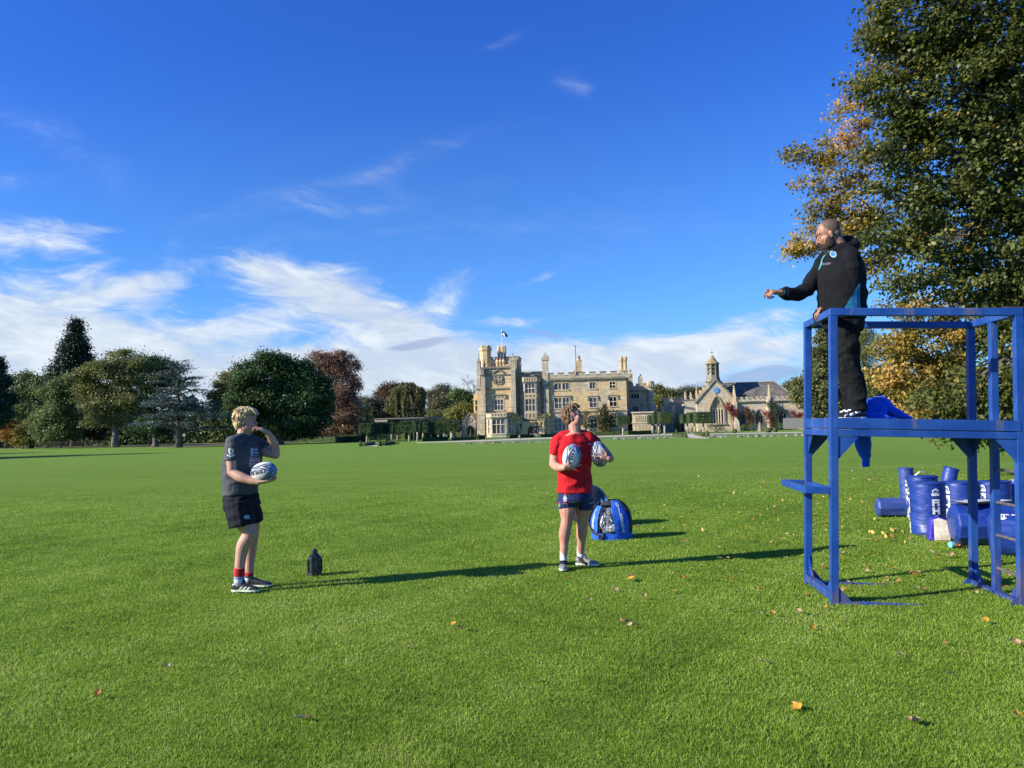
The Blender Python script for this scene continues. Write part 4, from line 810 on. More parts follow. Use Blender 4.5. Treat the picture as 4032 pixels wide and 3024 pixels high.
tree('broadleaf_tree','large olive-green tree with thick pale grey trunk and bare limbs','tree',126,c5(1258,1497),BL(c5,[(1340,520,150,70),(1200,600,170,70),(1480,600,160,80),(960,720,130,70),(1130,700,170,80),(1330,700,170,90),(950,860,120,80),(1100,880,150,90),(1420,820,170,100),(1250,1000,190,110),(1000,1010,140,80),(1450,1010,150,110),(1100,1130,160,80),(1330,1180,190,90),(1480,1230,140,80),(1050,1230,110,60)]),'olive',per=24,dens=11,cr=.75,leaf=.34,r0=1.0,bark='bark_pale',flat=.5,group=G1,seed=7)
tree('broadleaf_tree','dark green tree between the olive-green tree and the blue cedar','tree',134,c5(1640,1490),BL(c5,[(1600,600,140,100),(1740,590,110,80),(1830,640,90,70),(1640,760,190,110),(1780,800,150,110),(1620,960,170,120),(1560,1150,150,130),(1520,1300,130,100)]),'oak',per=24,dens=13,cr=.7,leaf=.34,r0=.55,group=G1,seed=8)
tree('broadleaf_tree','dark tree with a leaning bare stem left of the pale trunk','tree',139,c5(910,1480),BL(c5,[(860,1180,140,120),(960,1280,120,110),(840,1330,120,90),(1060,1350,90,80)]),'russet',per=24,dens=14,cr=.6,leaf=.34,r0=.25,group=G1,seed=81)
tree('ancient_stump_tree','old tree with a very wide gnarled short trunk beside the cedar','tree',118,c5(1690,1480),BL(c5,[(1680,1290,150,70),(1590,1240,110,70),(1760,1330,90,50)]),'oak',per=24,dens=14,cr=.55,leaf=.32,r0=1.05,group=G1,seed=82,top=2.6,limbs=False)
# blue cedar: flat layered sprays on sweeping branches
def cedar():
    D=104; base=c5(1950,1500); B0=at(*base,D); B0.z=0; t=thing('blue_cedar','blue-grey cedar with spreading layered branches left of the blond player','tree',B0,0,G1); k=D/FPX
    mb=MB(); zt=at(*c5(1930,560),D).z; trunk_mesh(mb,(0,0,0),(-.2,0,zt),.42,[],seed=9,wob=.2); rnd=random.Random(5); C=[];Tn=[]
    for i in range(86):
        f=rnd.random()**.8; z=1.9+(zt-2.3)*f; a=rnd.uniform(0,2*math.pi); L=(1-f*.82)*(8.0 if math.cos(a)>-.2 else 7.0)*rnd.uniform(.75,1.15); rise=L*(.10+.5*f*f)*(1 if rnd.random()<.75 else -.6)
        p0=Vector((0,0,z)); p1=Vector((math.cos(a)*L*.55,math.sin(a)*L*.55,z+rise*.75)); p2=Vector((math.cos(a)*L,math.sin(a)*L,z+rise-.2)); mb.tube([p0,p1,p2],[.13*(1-f*.6),.07,.015],5)
        nn=int(L*46)
        s=np.array([rnd.random()**.7 for _ in range(nn)])[:,None]; P=np.where(s<.55,np.array(p0)+(np.array(p1)-np.array(p0))*s/.55,np.array(p1)+(np.array(p2)-np.array(p1))*(s-.55)/.45)
        P=P+rng.normal(size=(nn,3))*np.array([.42,.42,.10]); P[:,2]-=abs(rng.normal(size=nn))*.12; C.append(P); Tn.append(.5+rng.normal()*.2+rng.normal(size=nn)*.12)
    C=np.concatenate(C); C[:,2]=np.maximum(C[:,2],.2); link('crown',leaves_mesh('crown',C,np.concatenate(Tn),.30,1.2,None,0,.35),LM['blue'],t); mb.build('trunk',M['bark'],t,smooth=True)
cedar()
tree('broadleaf_tree','yellow-green tree behind the big dark oak','tree',140,c6(250,880),BL(c6,[(290,340,90,50),(230,420,90,70),(180,520,90,80),(280,520,90,90),(160,640,80,90),(240,700,110,90)]),'ygreen',per=24,dens=16,cr=.65,leaf=.32,r0=.4,group=G1,seed=10)
tree('oak_tree','big round dark green oak behind the blond player','tree',113,c6(665,880),BL(c6,[(620,230,170,75),(480,280,120,80),(800,290,140,80),(560,350,220,110),(850,400,170,110),(380,400,120,110),(960,430,100,110),(330,540,120,110),(560,520,230,120),(800,560,210,120),(1000,580,90,100),(300,680,110,90),(480,690,170,100),(720,720,200,90),(930,700,130,80),(420,780,100,50),(850,790,120,40)]),'oak',per=30,dens=13,cr=.62,leaf=.34,r0=.75,inner=.6,group=G1,seed=11)
tree('copper_beech','red-brown autumn beech beside the big dark oak','tree',134,c6(1130,870),BL(c6,[(1010,190,95,50),(1130,190,90,50),(960,260,90,60),(1080,280,130,80),(1220,270,80,80),(1180,380,130,90),(1270,420,55,70),(1150,500,150,90),(1230,600,110,90),(1120,650,150,80),(1200,740,130,70),(1050,770,110,60),(990,810,60,40)]),'copper',per=26,dens=14,cr=.6,leaf=.3,r0=.6,group=G1,seed=12)
G2='trees behind the garden hedges'
def willow():
    D=168; base=c6(1680,720); B0=at(*base,D); B0.z=0; t=thing('weeping_willow','pale green weeping willow with hanging curtains of leaves behind the hedges','tree',B0,0,G2); k=D/FPX; C=[];Tn=[]
    for (x,y,rx,rz,n) in [(1690,415,70,40,50),(1640,460,90,55,60),(1760,460,75,55,60),(1580,540,70,50,45),(1700,530,110,50,60),(1800,520,40,60,40),(1540,620,60,40,40),(1490,650,45,35,30),(1620,620,80,40,50),(1730,620,80,40,50),(1840,650,45,35,35)]:
        c=at(*c6(x,y),D)-B0; rx*=k*.488; rz*=k*.488
        for i in range(n):
            a=rng.uniform(0,2*np.pi); f=rng.uniform(.2,1)**.5; q=np.array([c.x+math.cos(a)*rx*f,c.y+math.sin(a)*rx*f*.8,c.z+rz*math.sqrt(max(0,1-f*f))]); L=rng.uniform(1.5,4.2); m_=int(26*L); s=rng.uniform(0,1,m_)
            P=q+np.stack([rng.normal(size=m_)*.17,rng.normal(size=m_)*.17,-s*L],1); C.append(P); Tn.append(np.full(m_,.5+rng.normal()*.22)+rng.normal(size=m_)*.08)
    C=np.concatenate(C); C[:,2]=np.maximum(C[:,2],.3); link('crown',leaves_mesh('crown',C,np.concatenate(Tn),.5,.0,None,0,.28,True),LM['willow'],t)
    mb=MB(); trunk_mesh(mb,(0,0,0),(0,0,8),.6,[(-3,0,7),(3,0,8),(1,-2,6)],seed=3); mb.build('trunk',M['bark'],t,smooth=True)
willow()
tree('broadleaf_tree','dark-tipped tree peeping out left of the willow','tree',180,c6(1540,700),BL(c6,[(1560,430,75,35),(1510,480,70,40),(1590,480,80,50),(1480,530,70,50)]),'russet',per=22,dens=16,cr=.75,leaf=.4,r0=.4,group=G2,seed=13)
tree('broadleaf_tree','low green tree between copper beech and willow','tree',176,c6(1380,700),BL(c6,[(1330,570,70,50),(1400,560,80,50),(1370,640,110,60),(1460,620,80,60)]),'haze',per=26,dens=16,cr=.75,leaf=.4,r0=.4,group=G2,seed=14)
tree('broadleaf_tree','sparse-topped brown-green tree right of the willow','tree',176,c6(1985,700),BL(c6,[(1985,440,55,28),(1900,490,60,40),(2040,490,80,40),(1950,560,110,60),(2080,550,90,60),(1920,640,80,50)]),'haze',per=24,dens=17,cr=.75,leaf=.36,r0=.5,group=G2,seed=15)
tree('broadleaf_tree','dark green tree against the left side of the house','tree',170,c6(2150,700),BL(c6,[(2120,500,70,50),(2190,520,70,60),(2110,620,110,60),(2200,620,70,70)]),'grn',per=24,dens=16,cr=.7,leaf=.36,r0=.5,group=G2,seed=16)
tree('broadleaf_tree','yellowish bushy tree in front of the dark trees beside the porch','tree',150,c6(2120,720),BL(c6,[(2080,610,60,40),(2150,590,60,35),(2110,660,90,50),(2190,650,50,50)]),'ygreen',per=26,dens=18,cr=.55,leaf=.32,r0=.3,group=G2,seed=17)
tree('broadleaf_tree','small buff-coloured bushy tree right of the willow','tree',152,c6(1940,720),BL(c6,[(1940,640,60,35),(1900,680,50,30),(1980,680,60,30)]),'willow',per=24,dens=18,cr=.5,leaf=.3,r0=.2,group=G2,seed=18)
def bare_tree():
    D=170; B0=at(1860,1700,D); B0.z=0; t=thing('bare_tree','leafless pale-branched tree poking out left of the house tower','tree',B0,0,G2); mb=MB(); rnd=random.Random(3)
    def br(p,d,L,r,lv):
        q=p+d*L; mid=(p+q)/2+Vector((rnd.uniform(-.1,.1)*L,rnd.uniform(-.1,.1)*L,0)); mb.tube([p,mid,q],[r,r*.8,r*.6],5)
        if lv>0:
            for i in range(3 if lv>1 else 4):
                nd=(d+Vector((rnd.uniform(-.8,.8),rnd.uniform(-.6,.6),rnd.uniform(-.25,.5)))).normalized(); br(q,nd,L*rnd.uniform(.55,.8),r*.6,lv-1)
    br(Vector((2.5,0,0)),Vector((-.12,0,1)),4.6,.3,5); mb.build('trunk',M['bark_pale'],t)
bare_tree()
def c4(x,y): return 2540+x*.28933,1360+y*.28933
G3='distant trees behind the chapel'
for (lab,x,lst,mt_,D) in [('brown-green wooded tree between house and chapel',260,[(170,590,40,25),(210,640,80,50),(310,650,80,45),(180,740,70,60),(260,760,120,90),(190,840,70,50),(370,690,60,40)],'olive',178),
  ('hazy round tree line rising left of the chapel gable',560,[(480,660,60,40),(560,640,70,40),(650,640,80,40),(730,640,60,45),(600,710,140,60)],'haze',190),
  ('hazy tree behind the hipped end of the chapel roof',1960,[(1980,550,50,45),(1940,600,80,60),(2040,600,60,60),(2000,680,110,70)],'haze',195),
  ('yellow-tinted bushy tree beside the round turret',165,[(165,760,40,40),(150,850,50,60)],'ygreen',160)]:
    tree('broadleaf_tree',lab,'tree',D,c4(x,1150),[(*c4(a,b_),c_*.28933,d_*.28933) for a,b_,c_,d_ in lst],mt_,per=26,dens=20,cr=.7,leaf=.36,r0=.4,group=G3,seed=x)
tree('conifer_tree','olive-green drooping conifer behind the tower man\'s legs','tree',92,c3(560,1640),BL(c3,[(500,920,50,50),(520,1000,80,60),(470,1070,60,50),(560,1110,120,60),(440,1160,40,40),(500,1210,120,50),(350,1290,70,50),(480,1320,150,70),(600,1250,100,60),(330,1380,60,50),(450,1430,130,70),(600,1400,110,80),(690,1330,80,70),(560,1480,110,50),(440,1500,60,40)]),'con',per=34,dens=22,cr=.45,leaf=.28,r0=.5,flat=.5,inner=.3,hang=.6,group=G3,seed=19)
tree('broadleaf_tree','greyish thin-crowned tree right of the tower man\'s legs','tree',110,c3(800,1620),BL(c3,[(800,930,60,40),(820,1010,90,60),(800,1110,110,70),(850,1230,120,80),(800,1350,120,90),(900,1330,90,100),(840,1460,140,70)]),'olive',per=20,dens=16,cr=.6,leaf=.28,r0=.5,group=G3,seed=20)
for (lab,u,lst) in [('russet tree low behind the conifer and the blue tower',3500,[(3480,1560,70,50),(3560,1540,80,50),(3420,1600,80,50)]),('distant tree behind the right side of the blue tower',3850,[(3700,1560,110,70),(3850,1540,120,80),(4000,1550,120,90)])]:
    tree('broadleaf_tree',lab,'tree',125,(u,1700),lst,'olive' if u>3600 else 'russet',per=26,dens=9,cr=.8,leaf=.4,r0=.5,group=G3,seed=u)
# far wood closing the view under the crowns, one mass nobody could count
def wood(name,pts,D0,h,mat,n,label=None):
    C=[]
    for (u0,u1,D,hh) in pts:
        a=at(u0,1700,D); b_=at(u1,1700,D); m_=n; s=rng.uniform(0,1,m_); X=a.x+(b_.x-a.x)*s; z=rng.uniform(0,1,m_)*hh*(.75+.25*np.sin(X*.35)+.12*np.sin(X*1.3)); C.append(np.stack([X,D+rng.normal(size=m_)*2.5,z],1))
    C=np.concatenate(C); o=link(name,leaves_mesh(name,C,.4+rng.normal(size=len(C))*.2+.15*np.sin(C[:,0]*.6),.75,.5),LM[mat]); return tag(o,label,None,kind='stuff')
wood('far_woodland',[(-500,500,158,9.5),(400,1150,158,9.0),(1050,1450,165,7.5)],158,7,'grn',15000)
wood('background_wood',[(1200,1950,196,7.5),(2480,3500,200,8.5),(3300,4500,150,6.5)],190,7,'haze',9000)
poly_sheet('woodland_floor',[(-400,150),(-140,150),(-86.5,139.5),(-64,126.8),(-52,112),(-45,105),(-36,111.5),(-30,150),(-30,400),(-400,400)],.012,M['litter'])
poly_sheet('leaf_strewn_grass',[(-76,150),(-52,118),(-38,121),(-33,160)],.016,simple('strewn_grass',(.16,.15,.05),(.13,.16,.04),.1,.95))
# park railing in front of the wood on the left
rl=thing('park_railing','thin dark iron park railing at the edge of the wood','railing',(0,0,0)); pts=[gp(*c5(x,y)) for x,y in ((150,1512),(420,1510),(640,1508),(1180,1497))]
mb=MB()
for A_,B_ in zip(pts[:-1],pts[1:]):
    for z in(.35,.7,1.05): mb.tube([A_+Vector((0,.3,z)),B_+Vector((0,.3,z))],.022,4)
mb.build('rail',M['iron'],rl); mb=MB()
for A_,B_ in zip(pts[:-1],pts[1:]):
    for i in range(8): P=A_+(B_-A_)*(i/8)+Vector((0,.3,0)); mb.box(P.x-.03,P.y-.03,0,P.x+.03,P.y+.03,1.2)
mb.build('post',M['iron'],rl)

# ---------------------------------------------------------------- the near trees on the right
def near_tree(name,label,D,base_u,blobs,mat,per,dens,cr,leaf,r0,seed,tonef=None,extra_tw=0,flat=.55,inner=.55,droop=.5,tone_sp=.16,wob=.5):
    k=D/FPX; B0=at(base_u,1900,D); B0.z=0; t=thing(name,label,'tree',B0,0,'trees at the right edge of the pitch'); W=[]
    for b_ in blobs:
        dy=b_[4] if len(b_)>4 else 0; c=at(b_[0],b_[1],D+dy)-B0; rx,rz=b_[2]*k,b_[3]*k; W.append(((c.x,c.y,c.z),(rx,min(rx,1.6)*.9,rz),max(.15,rx*rz)*(b_[5] if len(b_)>5 else 1)))
    C,Tn=clumps(W,per,cr,dens,inner,flat,tone_sp,0,tonef); C[:,2]=np.maximum(C[:,2],.25)
    link('crown',leaves_mesh('crown',C,Tn,leaf,.7,(0,0,5),droop,.72),LM[mat],t)
    mb=MB(); ztop=max(w_[0][2] for w_ in W)+1; trunk_mesh(mb,(0,0,0),(-.2,0,ztop),r0,[w_[0] for w_ in W],seed=seed,lim=.16,wob=wob)
    rnd=random.Random(seed)
    for i in range(extra_tw):
        w_=rnd.choice(W); p=Vector(w_[0])+Vector((rnd.uniform(-1,1)*w_[1][0]*.7,rnd.uniform(-1,1)*w_[1][1]*.5,rnd.uniform(-.3,.8)*w_[1][2])); d=Vector((rnd.uniform(-1,.2),rnd.uniform(-.4,.2),rnd.uniform(-1.1,.1))).normalized(); L=rnd.uniform(.2,.5)
        mb.tube([p,p+d*L*.5+Vector((0,0,-.05)),p+d*L+Vector((0,0,-.25*L))],[.011,.007,.003],4)
    mb.build('trunk',M['bark'],t,smooth=True); return t
near_tree('hornbeam_tree','huge dark green leafy tree filling the right edge of the photo',16.5,4500,
 [(3600,120,170,190),(3440,180,55,40,0,.5),(3400,340,60,45,0,.5),(3470,440,50,60,0,.5),(3430,600,60,40,0,.5),(3480,760,50,50,0,.5),(3450,960,60,60,0,.5),(3520,1120,60,50,0,.5),(3680,60,260,220),(3980,120,300,260),(3560,330,150,160),(3740,380,260,200),(4000,420,250,220),(3600,600,130,160),(3740,640,200,200),(3980,700,230,230),(3580,860,120,150),(3740,880,170,160),(3960,980,170,170),(3620,1050,120,80),(3800,1120,130,80),(3980,1200,140,130),(4100,300,200,400),(4150,900,200,400),(4250,1500,200,350),(4000,1430,130,180),(3950,1640,170,110),(3780,1700,110,60),(4080,1720,120,60),(3690,1600,100,80),(3820,1540,110,100)],
 'lime',66,70,.17,.095,.42,21,extra_tw=60)
near_tree('golden_tree','tree with thinning yellow and orange leaves behind the dark tree at right',19.5,4150,
 [(3350,470,80,90,0,.5),(3400,380,80,70,0,.6),(3230,600,110,60,0,.4),(3140,610,55,22,0,.4),(3340,640,130,110,0,.5),(3240,700,120,60,0,.4),(3380,800,130,110,0,.55),(3260,800,90,50,0,.4),(3220,830,80,35,0,.5),(3330,930,110,70,0,.55),(3200,930,75,30,0,.55),(3180,980,70,28,0,.6),(3130,985,35,12,0,.5),(3440,960,100,120,0,.6),(3470,1080,70,80,0,.4),(3420,300,60,60,0,.5),(3430,120,50,50,0,.4),
  (3560,1180,90,50,0,.7),(3640,1250,110,60,0,.7),(3540,1370,90,70,0,1),(3680,1370,150,90,0,1),(3500,1480,60,60,0,.9),(3600,1500,110,80,0,1),(3760,1500,140,110,0,1),(3640,1600,110,50,0,.8),(3800,1640,110,60,0,.8),(3850,1250,150,120,0,.8)],
 'gold',50,150,.15,.085,.30,22,tonef=lambda L:-.04+.16*np.sin(L[:,0]*1.7+L[:,2]*1.1)-(.30*(L[:,0]>-2.3)),extra_tw=70)

for (x_,y_,lab) in((-72,60,'tall broad tree left of the photo edge whose shadow crosses the pitch'),(-92,80,'second broad tree farther off left of the photo edge')):
    u_=2016+FPX*x_/y_; k_=FPX/y_; v_=lambda z:1685-(z-EYE)*k_-(u_-2016)*.0244
    tree('broadleaf_tree',lab,'tree',y_,(u_,v_(0)),[(u_+dx*k_,v_(z),r*k_,h*k_) for dx,z,r,h in((0,15,4.5,3),(-3,11,4,3.5),(3,11,4,3.5),(0,9,5,3),(1,6,4,2))],'oak',per=20,dens=4,cr=.8,leaf=.5,r0=.8,group='trees left of the pitch',seed=int(-x_))
# ---------------------------------------------------------------- terrace: path, edging, hedges and clipped trees
def cA(x,y): return 1340+x*.23508,1600+y*.23508
poly_sheet('gravel_path',[gp(1640,1744.5),gp(1900,1737.5),gp(2250,1724),gp(2650,1713),gp(3160,1704),gp(3160,1700.5),gp(2650,1708.5),gp(2250,1719),gp(1900,1733),gp(1640,1742)],.006,M['gravel'])
poly_sheet('side_path',[gp(2680,1725),gp(2790,1727),gp(2745,1706),gp(2706,1706)],.010,M['gravel'])
poly_sheet('terrace_grass',[gp(1790,1746),gp(2250,1736),gp(2700,1722.5),gp(3200,1711),gp(3600,1703),gp(3600,1697),gp(2700,1703),gp(2250,1712),gp(1790,1726)],.003,M['terrace'])
poly_sheet('topiary_path',[gp(*cA(440,668)),gp(*cA(630,668)),gp(*cA(640,606)),gp(*cA(540,610))],.008,M['gravel'])
def kerb(name,label,u0,v0,u1,v1,n,seed,h=.28):
    rnd=random.Random(seed); A_=gp(u0,v0);B_=gp(u1,v1); t=thing(name,label,'stone edging',A_); mb=MB(); d=(B_-A_); L=d.length; s=0
    while s<L:
        w=rnd.uniform(.15,.5); 
        if rnd.random()<.82:
            c=d*((s+w/2)/L); hh=h*rnd.uniform(.3,.75); dd=rnd.uniform(.15,.35); oy=rnd.uniform(-.35,.35)
            v=[(c.x+sx_*w*.48*rnd.uniform(.75,1),c.y+oy+sy_*dd*rnd.uniform(.7,1),z*hh*rnd.uniform(.8,1.1)-.03) for z in(0,1) for sx_,sy_ in((-1,-1),(1,-1),(1,1),(-1,1))]
            mb.add(v,[(0,3,2,1),(4,5,6,7),(0,1,5,4),(1,2,6,5),(2,3,7,6),(3,0,4,7)])
        s+=w
    mb.build('stones',M['urn'],t)
kerb('stone_edging','broken line of pale edging stones between pitch and house lawn',1800,1749,2300,1737,60,1)
kerb('stone_edging','line of pale rough edging stones right of the red shirt player',2400,1731,2700,1723,50,2,.34)
kerb('stone_edging','rough pale edging stones in front of the chapel',2790,1724,3230,1715,60,3,.40)
HM={}
def hedgemat(name,c1,c2):
    mt,t,b,o=newmat(name); n=t.noise(pos(t),2.6,5,.7); n2=t.noise(pos(t),9,3,.7); t.set(b.inputs['Base Color'],t.mix(t.ss(t.m('ADD',n,t.m('MULTIPLY',n2,.35)),.5,.85),c1,c2)); b.inputs['Roughness'].default_value=.85; b.inputs['Specular IOR Level'].default_value=.2
    bump(t,b,t.m('ADD',n,n2),1.0,.12); return mt
HM['dark']=hedgemat('clipped_yew',(.018,.034,.012),(.045,.075,.022)); HM['mid']=hedgemat('clipped_box',(.04,.062,.018),(.085,.115,.032))
def rough_block(mb,x0,y0,z0,x1,y1,z1,step=.45,amp=.07,seed=0):
    """hedge block: six gridded faces with a slightly uneven clip"""
    def face(o,a,b_,na,nb):
        vs=[];fs=[]
        for j in range(nb+1):
            for i in range(na+1):
                p=Vector(o)+Vector(a)*(i/na)+Vector(b_)*(j/nb); nv=noise.noise_vector(p*1.1+Vector((seed,0,0))); vs.append(p+nv*amp*1.6)
        for j in range(nb):
            for i in range(na): q=j*(na+1)+i; fs.append((q,q+1,q+na+2,q+na+1))
        mb.add(vs,fs)
    nx=max(2,int((x1-x0)/step)); ny=max(2,int((y1-y0)/step)); nz=max(2,int((z1-z0)/step)); X,Y,Z=x1-x0,y1-y0,z1-z0
    face((x0,y0,z0),(X,0,0),(0,0,Z),nx,nz); face((x0,y1,z0),(X,0,0),(0,0,Z),nx,nz); face((x0,y0,z0),(0,Y,0),(0,0,Z),ny,nz); face((x1,y0,z0),(0,Y,0),(0,0,Z),ny,nz); face((x0,y0,z1),(X,0,0),(0,Y,0),nx,ny); face((x0,y0,z0),(X,0,0),(0,Y,0),nx,ny)
def tufts(x0,y0,z0,x1,y1,z1,n):
    f=rng.integers(0,3,n); P=np.stack([rng.uniform(x0,x1,n),rng.uniform(y0,y1,n),rng.uniform(z0,z1,n)],1); P[f==0,1]=y0; P[f==1,2]=z1; P[(f==2),0]=np.where(rng.random((f==2).sum())<.5,x0,x1); return P+rng.normal(size=(n,3))*.04
LMh=leafmat('hedge_leaf',[(0,(.02,.034,.012)),(.5,(.04,.064,.02)),(1,(.075,.105,.03))],trans=.1)
def stilt(label,cf,s,x1,y1,x2,y2,D,trunk=None,depth=2.2,group='clipped trees on bare stems',mat='dark'):
    a=at(*cf(x1,(y1+y2)/2),D); c_=at(*cf(x2,(y1+y2)/2),D); zt=at(*cf((x1+x2)/2,y1),D).z; zb=at(*cf((x1+x2)/2,y2),D).z; zb=max(zb,1.0)
    cx_=(a.x+c_.x)/2; t=thing('pleached_tree',label,'clipped tree',(cx_,D+depth/2,0),0,group); w=(c_.x-a.x)/2
    mb=MB(); rough_block(mb,-w,-depth/2,zb,w,depth/2,zt,seed=x1); P=tufts(-w,-depth/2,zb,w,depth/2,zt,int(260*w)); cr=mb.build('crown',HM[mat],t,smooth=True); link('leaves',leaves_mesh('leaves',P,.5+rng.normal(size=len(P))*.25,.2,.2),LMh,cr)
    mb=MB(); tx=(at(*cf(trunk,y2+60),D).x-cx_) if trunk else 0; tx=max(-w*.8,min(w*.8,tx)); mb.tube([(tx,0,-.2),(tx+.04,0,1),(tx-.02,0,zb+.6)],[.17,.14,.13],8); mb.build('trunk',M['trunk_white'],t,smooth=True); return t
for i,(x1,y1,x2,y2,D,tr,lab) in enumerate([(300,290,513,450,109,420,'box-shaped clipped tree on a pale stem, leftmost of the clipped trees'),(517,285,665,455,115,605,'dark clipped box tree second from the left in the garden row'),(667,290,800,458,119,758,'dark clipped box tree third from the left in the garden row'),(802,292,882,458,124,840,'narrow dark clipped tree ending the left garden row'),(884,330,1003,462,128,940,'lower dark clipped tree just left of the large middle block'),
   (1005,240,1262,436,104,1133,'large clipped box tree on two pale stems, biggest in the garden'),(1264,248,1342,430,107,1263,'narrow clipped tree touching the right side of the biggest block'),(1344,272,1455,440,112,1370,'dark clipped tree behind the biggest garden block'),(1457,276,1570,448,118,1500,'dark clipped tree right of the middle garden row'),(1572,278,1690,452,124,1630,'dark clipped tree behind the stone urn'),(1692,292,1780,440,130,1730,'small dark clipped tree left of the block beside the porch'),(1778,240,2008,410,112,1860,'square clipped tree standing next to the gothic porch')]):
    stilt(lab,cA,1,x1,y1,x2,y2,D,tr)
def c1(x,y): return 1780+x*.41591,1260+y*.41591
stilt('single square clipped tree on a thin dark stem at the right corner of the house',c1,1,1570,908,1684,993,116,1627)
for (x1,y1,x2,y2,D,tr,lab) in [(62,952,120,1075,124,155,'low dark clipped tree left of the clipped group before the loggia'),(122,912,205,1062,119,208,'side-lit clipped tree in the middle of the group before the loggia'),(207,912,376,1062,113,283,'broad clipped tree nearest the gatehouse'),(508,935,600,1060,124,598,'dark clipped tree leftmost of the group before the chapel'),(602,916,700,1058,119,695,'clipped tree in the middle of the group before the chapel'),(702,908,908,1058,113,815,'broad clipped tree standing before the chapel window')]:
    stilt(lab,c4,1,x1,y1,x2,y2,D,tr)
def cone_topiary(label,u,vb,vt,wpx,mat='mid'):
    P=gp(u,vb); D=P.y; k=D/FPX; h=(vb-vt)*k; r=wpx*k/2; t=thing('topiary_cone',label,'topiary',P,0,'clipped cones and balls in the garden'); mb=MB(); n=20; prof=[]
    for j in range(11): f=j/10; prof.append((r*(1-f)**.72*(1 if j else .8)+.02,h*f))
    mb.lathe((0,0,0),prof,n); mb.v=[tuple(Vector(v)+noise.noise_vector(Vector(v)*2.2+P)*.05) for v in mb.v]; mb.build('foliage',HM[mat],t,smooth=True)
for lab,x,yb,yt,w_ in [('clipped cone, left of the front pair by the short path',335,672,568,62),('clipped cone at the back left of the short path',490,600,510,48),('larger clipped cone, right of the front pair by the short path',658,664,540,76),('clipped cone at the back right of the short path',828,592,506,54),('slim clipped cone standing before the low garden wall',1425,545,478,40)]:
    u,v=cA(x,yb); cone_topiary(lab,u,v,cA(x,yt)[1],w_*.235)
for lab,x,yb,yt,w_ in [('clipped cone behind the low hedge before the loggia',430,1232,1135,55),('clipped cone right of the low hedge before the loggia',552,1260,1155,62),('fat clipped cone beside the path to the chapel',850,1252,1150,70)]:
    u,v=c4(x,yb); cone_topiary(lab,u,v,c4(x,yt)[1],w_*.289)
for lab,x,yb,yt,w_ in [('tall clipped cone in the arch of the gothic porch',180,1102,1018,44),('tiny clipped cone in front of the porch',208,1112,1078,22),('clipped cone left of the tower bay',252,1105,1070,26),('clipped cone left of a pair beside the bay window',562,1098,1060,30),('clipped cone right of a pair beside the bay window',598,1098,1052,36),('small clipped cone behind the hedge by the left ground floor window',1022,1078,1048,24)]:
    u,v=c1(x,yb+14); cone_topiary(lab,u,v,c1(x,yt)[1],w_*.416,'dark')
def ball_bush(label,x,y,r):
    u,v=c4(x,y+r); P=gp(u,v+1.5); k=P.y/FPX; rr=r*.289*k; t=thing('box_ball',label,'topiary',P,0,'clipped cones and balls in the garden'); mb=MB(); mb.ell((0,0,rr*.85),(rr*1.15,rr,rr),n=18,k=12); mb.v=[tuple(Vector(v)+noise.noise_vector(Vector(v)*2+P)*.06) for v in mb.v]; mb.build('foliage',HM['mid' if x>1200 else 'mid'],t,smooth=True)
for a in [('clipped ball bush on the lawn left of the chapel window',775,1165,27),('clipped ball bush under the gable corner of the chapel',1216,1157,33),('clipped ball bush left of the stone figure by the chapel',1678,1145,38),('clipped ball bush right of the stone figure by the chapel',1775,1143,30)]: ball_bush(*a)
def low_hedge(label,pts,h,w,mat='dark'):
    t=thing('low_hedge',label,'hedge',pts[0],0,'low clipped hedges'); mb=MB(); o=pts[0]
    for A_,B_ in zip(pts[:-1],pts[1:]):
        d=B_-A_; L=d.length; d.normalize(); nrm=Vector((-d.y,d.x,0)); sub=MB(); rough_block(sub,0,-w/2,-.05,L,w/2,h,seed=A_.x,amp=.04)
        mb.add([(A_-o)+d*v[0]+nrm*v[1]+Vector((0,0,v[2])) for v in sub.v],sub.f)
    mb.build('foliage',HM[mat],t,smooth=True)
P=lambda x,y:gp(*cA(x,y))
low_hedge('low hedge running back from the left front cone',[P(362,666),P(530,640),P(535,620)],.30,.7,'mid')
low_hedge('low hedge running back from the right front cone',[P(690,658),P(860,626),P(870,612)],.30,.7,'mid')
low_hedge('long low hedge under the copper beech',[P(-640,600),P(-20,596),P(160,598),P(410,590)],.85,2.0,'dark')
low_hedge('rounded hedge running behind the clipped trees',[P(-120,575),P(420,566),P(1120,555),P(1340,560)],1.15,2.0,'dark')
low_hedge('low box hedge on the terrace left of the porch',[P(1378,586),P(1790,573)],.55,.8,'mid')
low_hedge('low box hedge on the terrace in front of the porch',[P(1880,574),P(2250,562)],.5,.8,'mid')
Q=lambda x,y:gp(*c1(x,y))
low_hedge('short low hedge left of the bay window',[Q(222,1132),Q(288,1128)],.6,.9)
low_hedge('low hedge left of the fountain',[Q(532,1120),Q(758,1112)],.5,.8); low_hedge('low hedge right of the fountain',[Q(826,1112),Q(1010,1106)],.5,.8); low_hedge('low hedge in front of the large shrub',[Q(1345,1096),Q(1590,1090)],.6,.8,'mid'); low_hedge('low hedge in front of the loggia',[Q(1650,1088),Q(1880,1080)],.6,.8,'mid')
S=lambda x,y:gp(*c4(x,y))
low_hedge('pale low hedge between the two cones before the loggia',[S(405,1232),S(415,1250),S(530,1258)],.42,.6,'mid'); low_hedge('pale low hedge left of the fat cone',[S(692,1215),S(820,1246)],.42,.6,'mid')
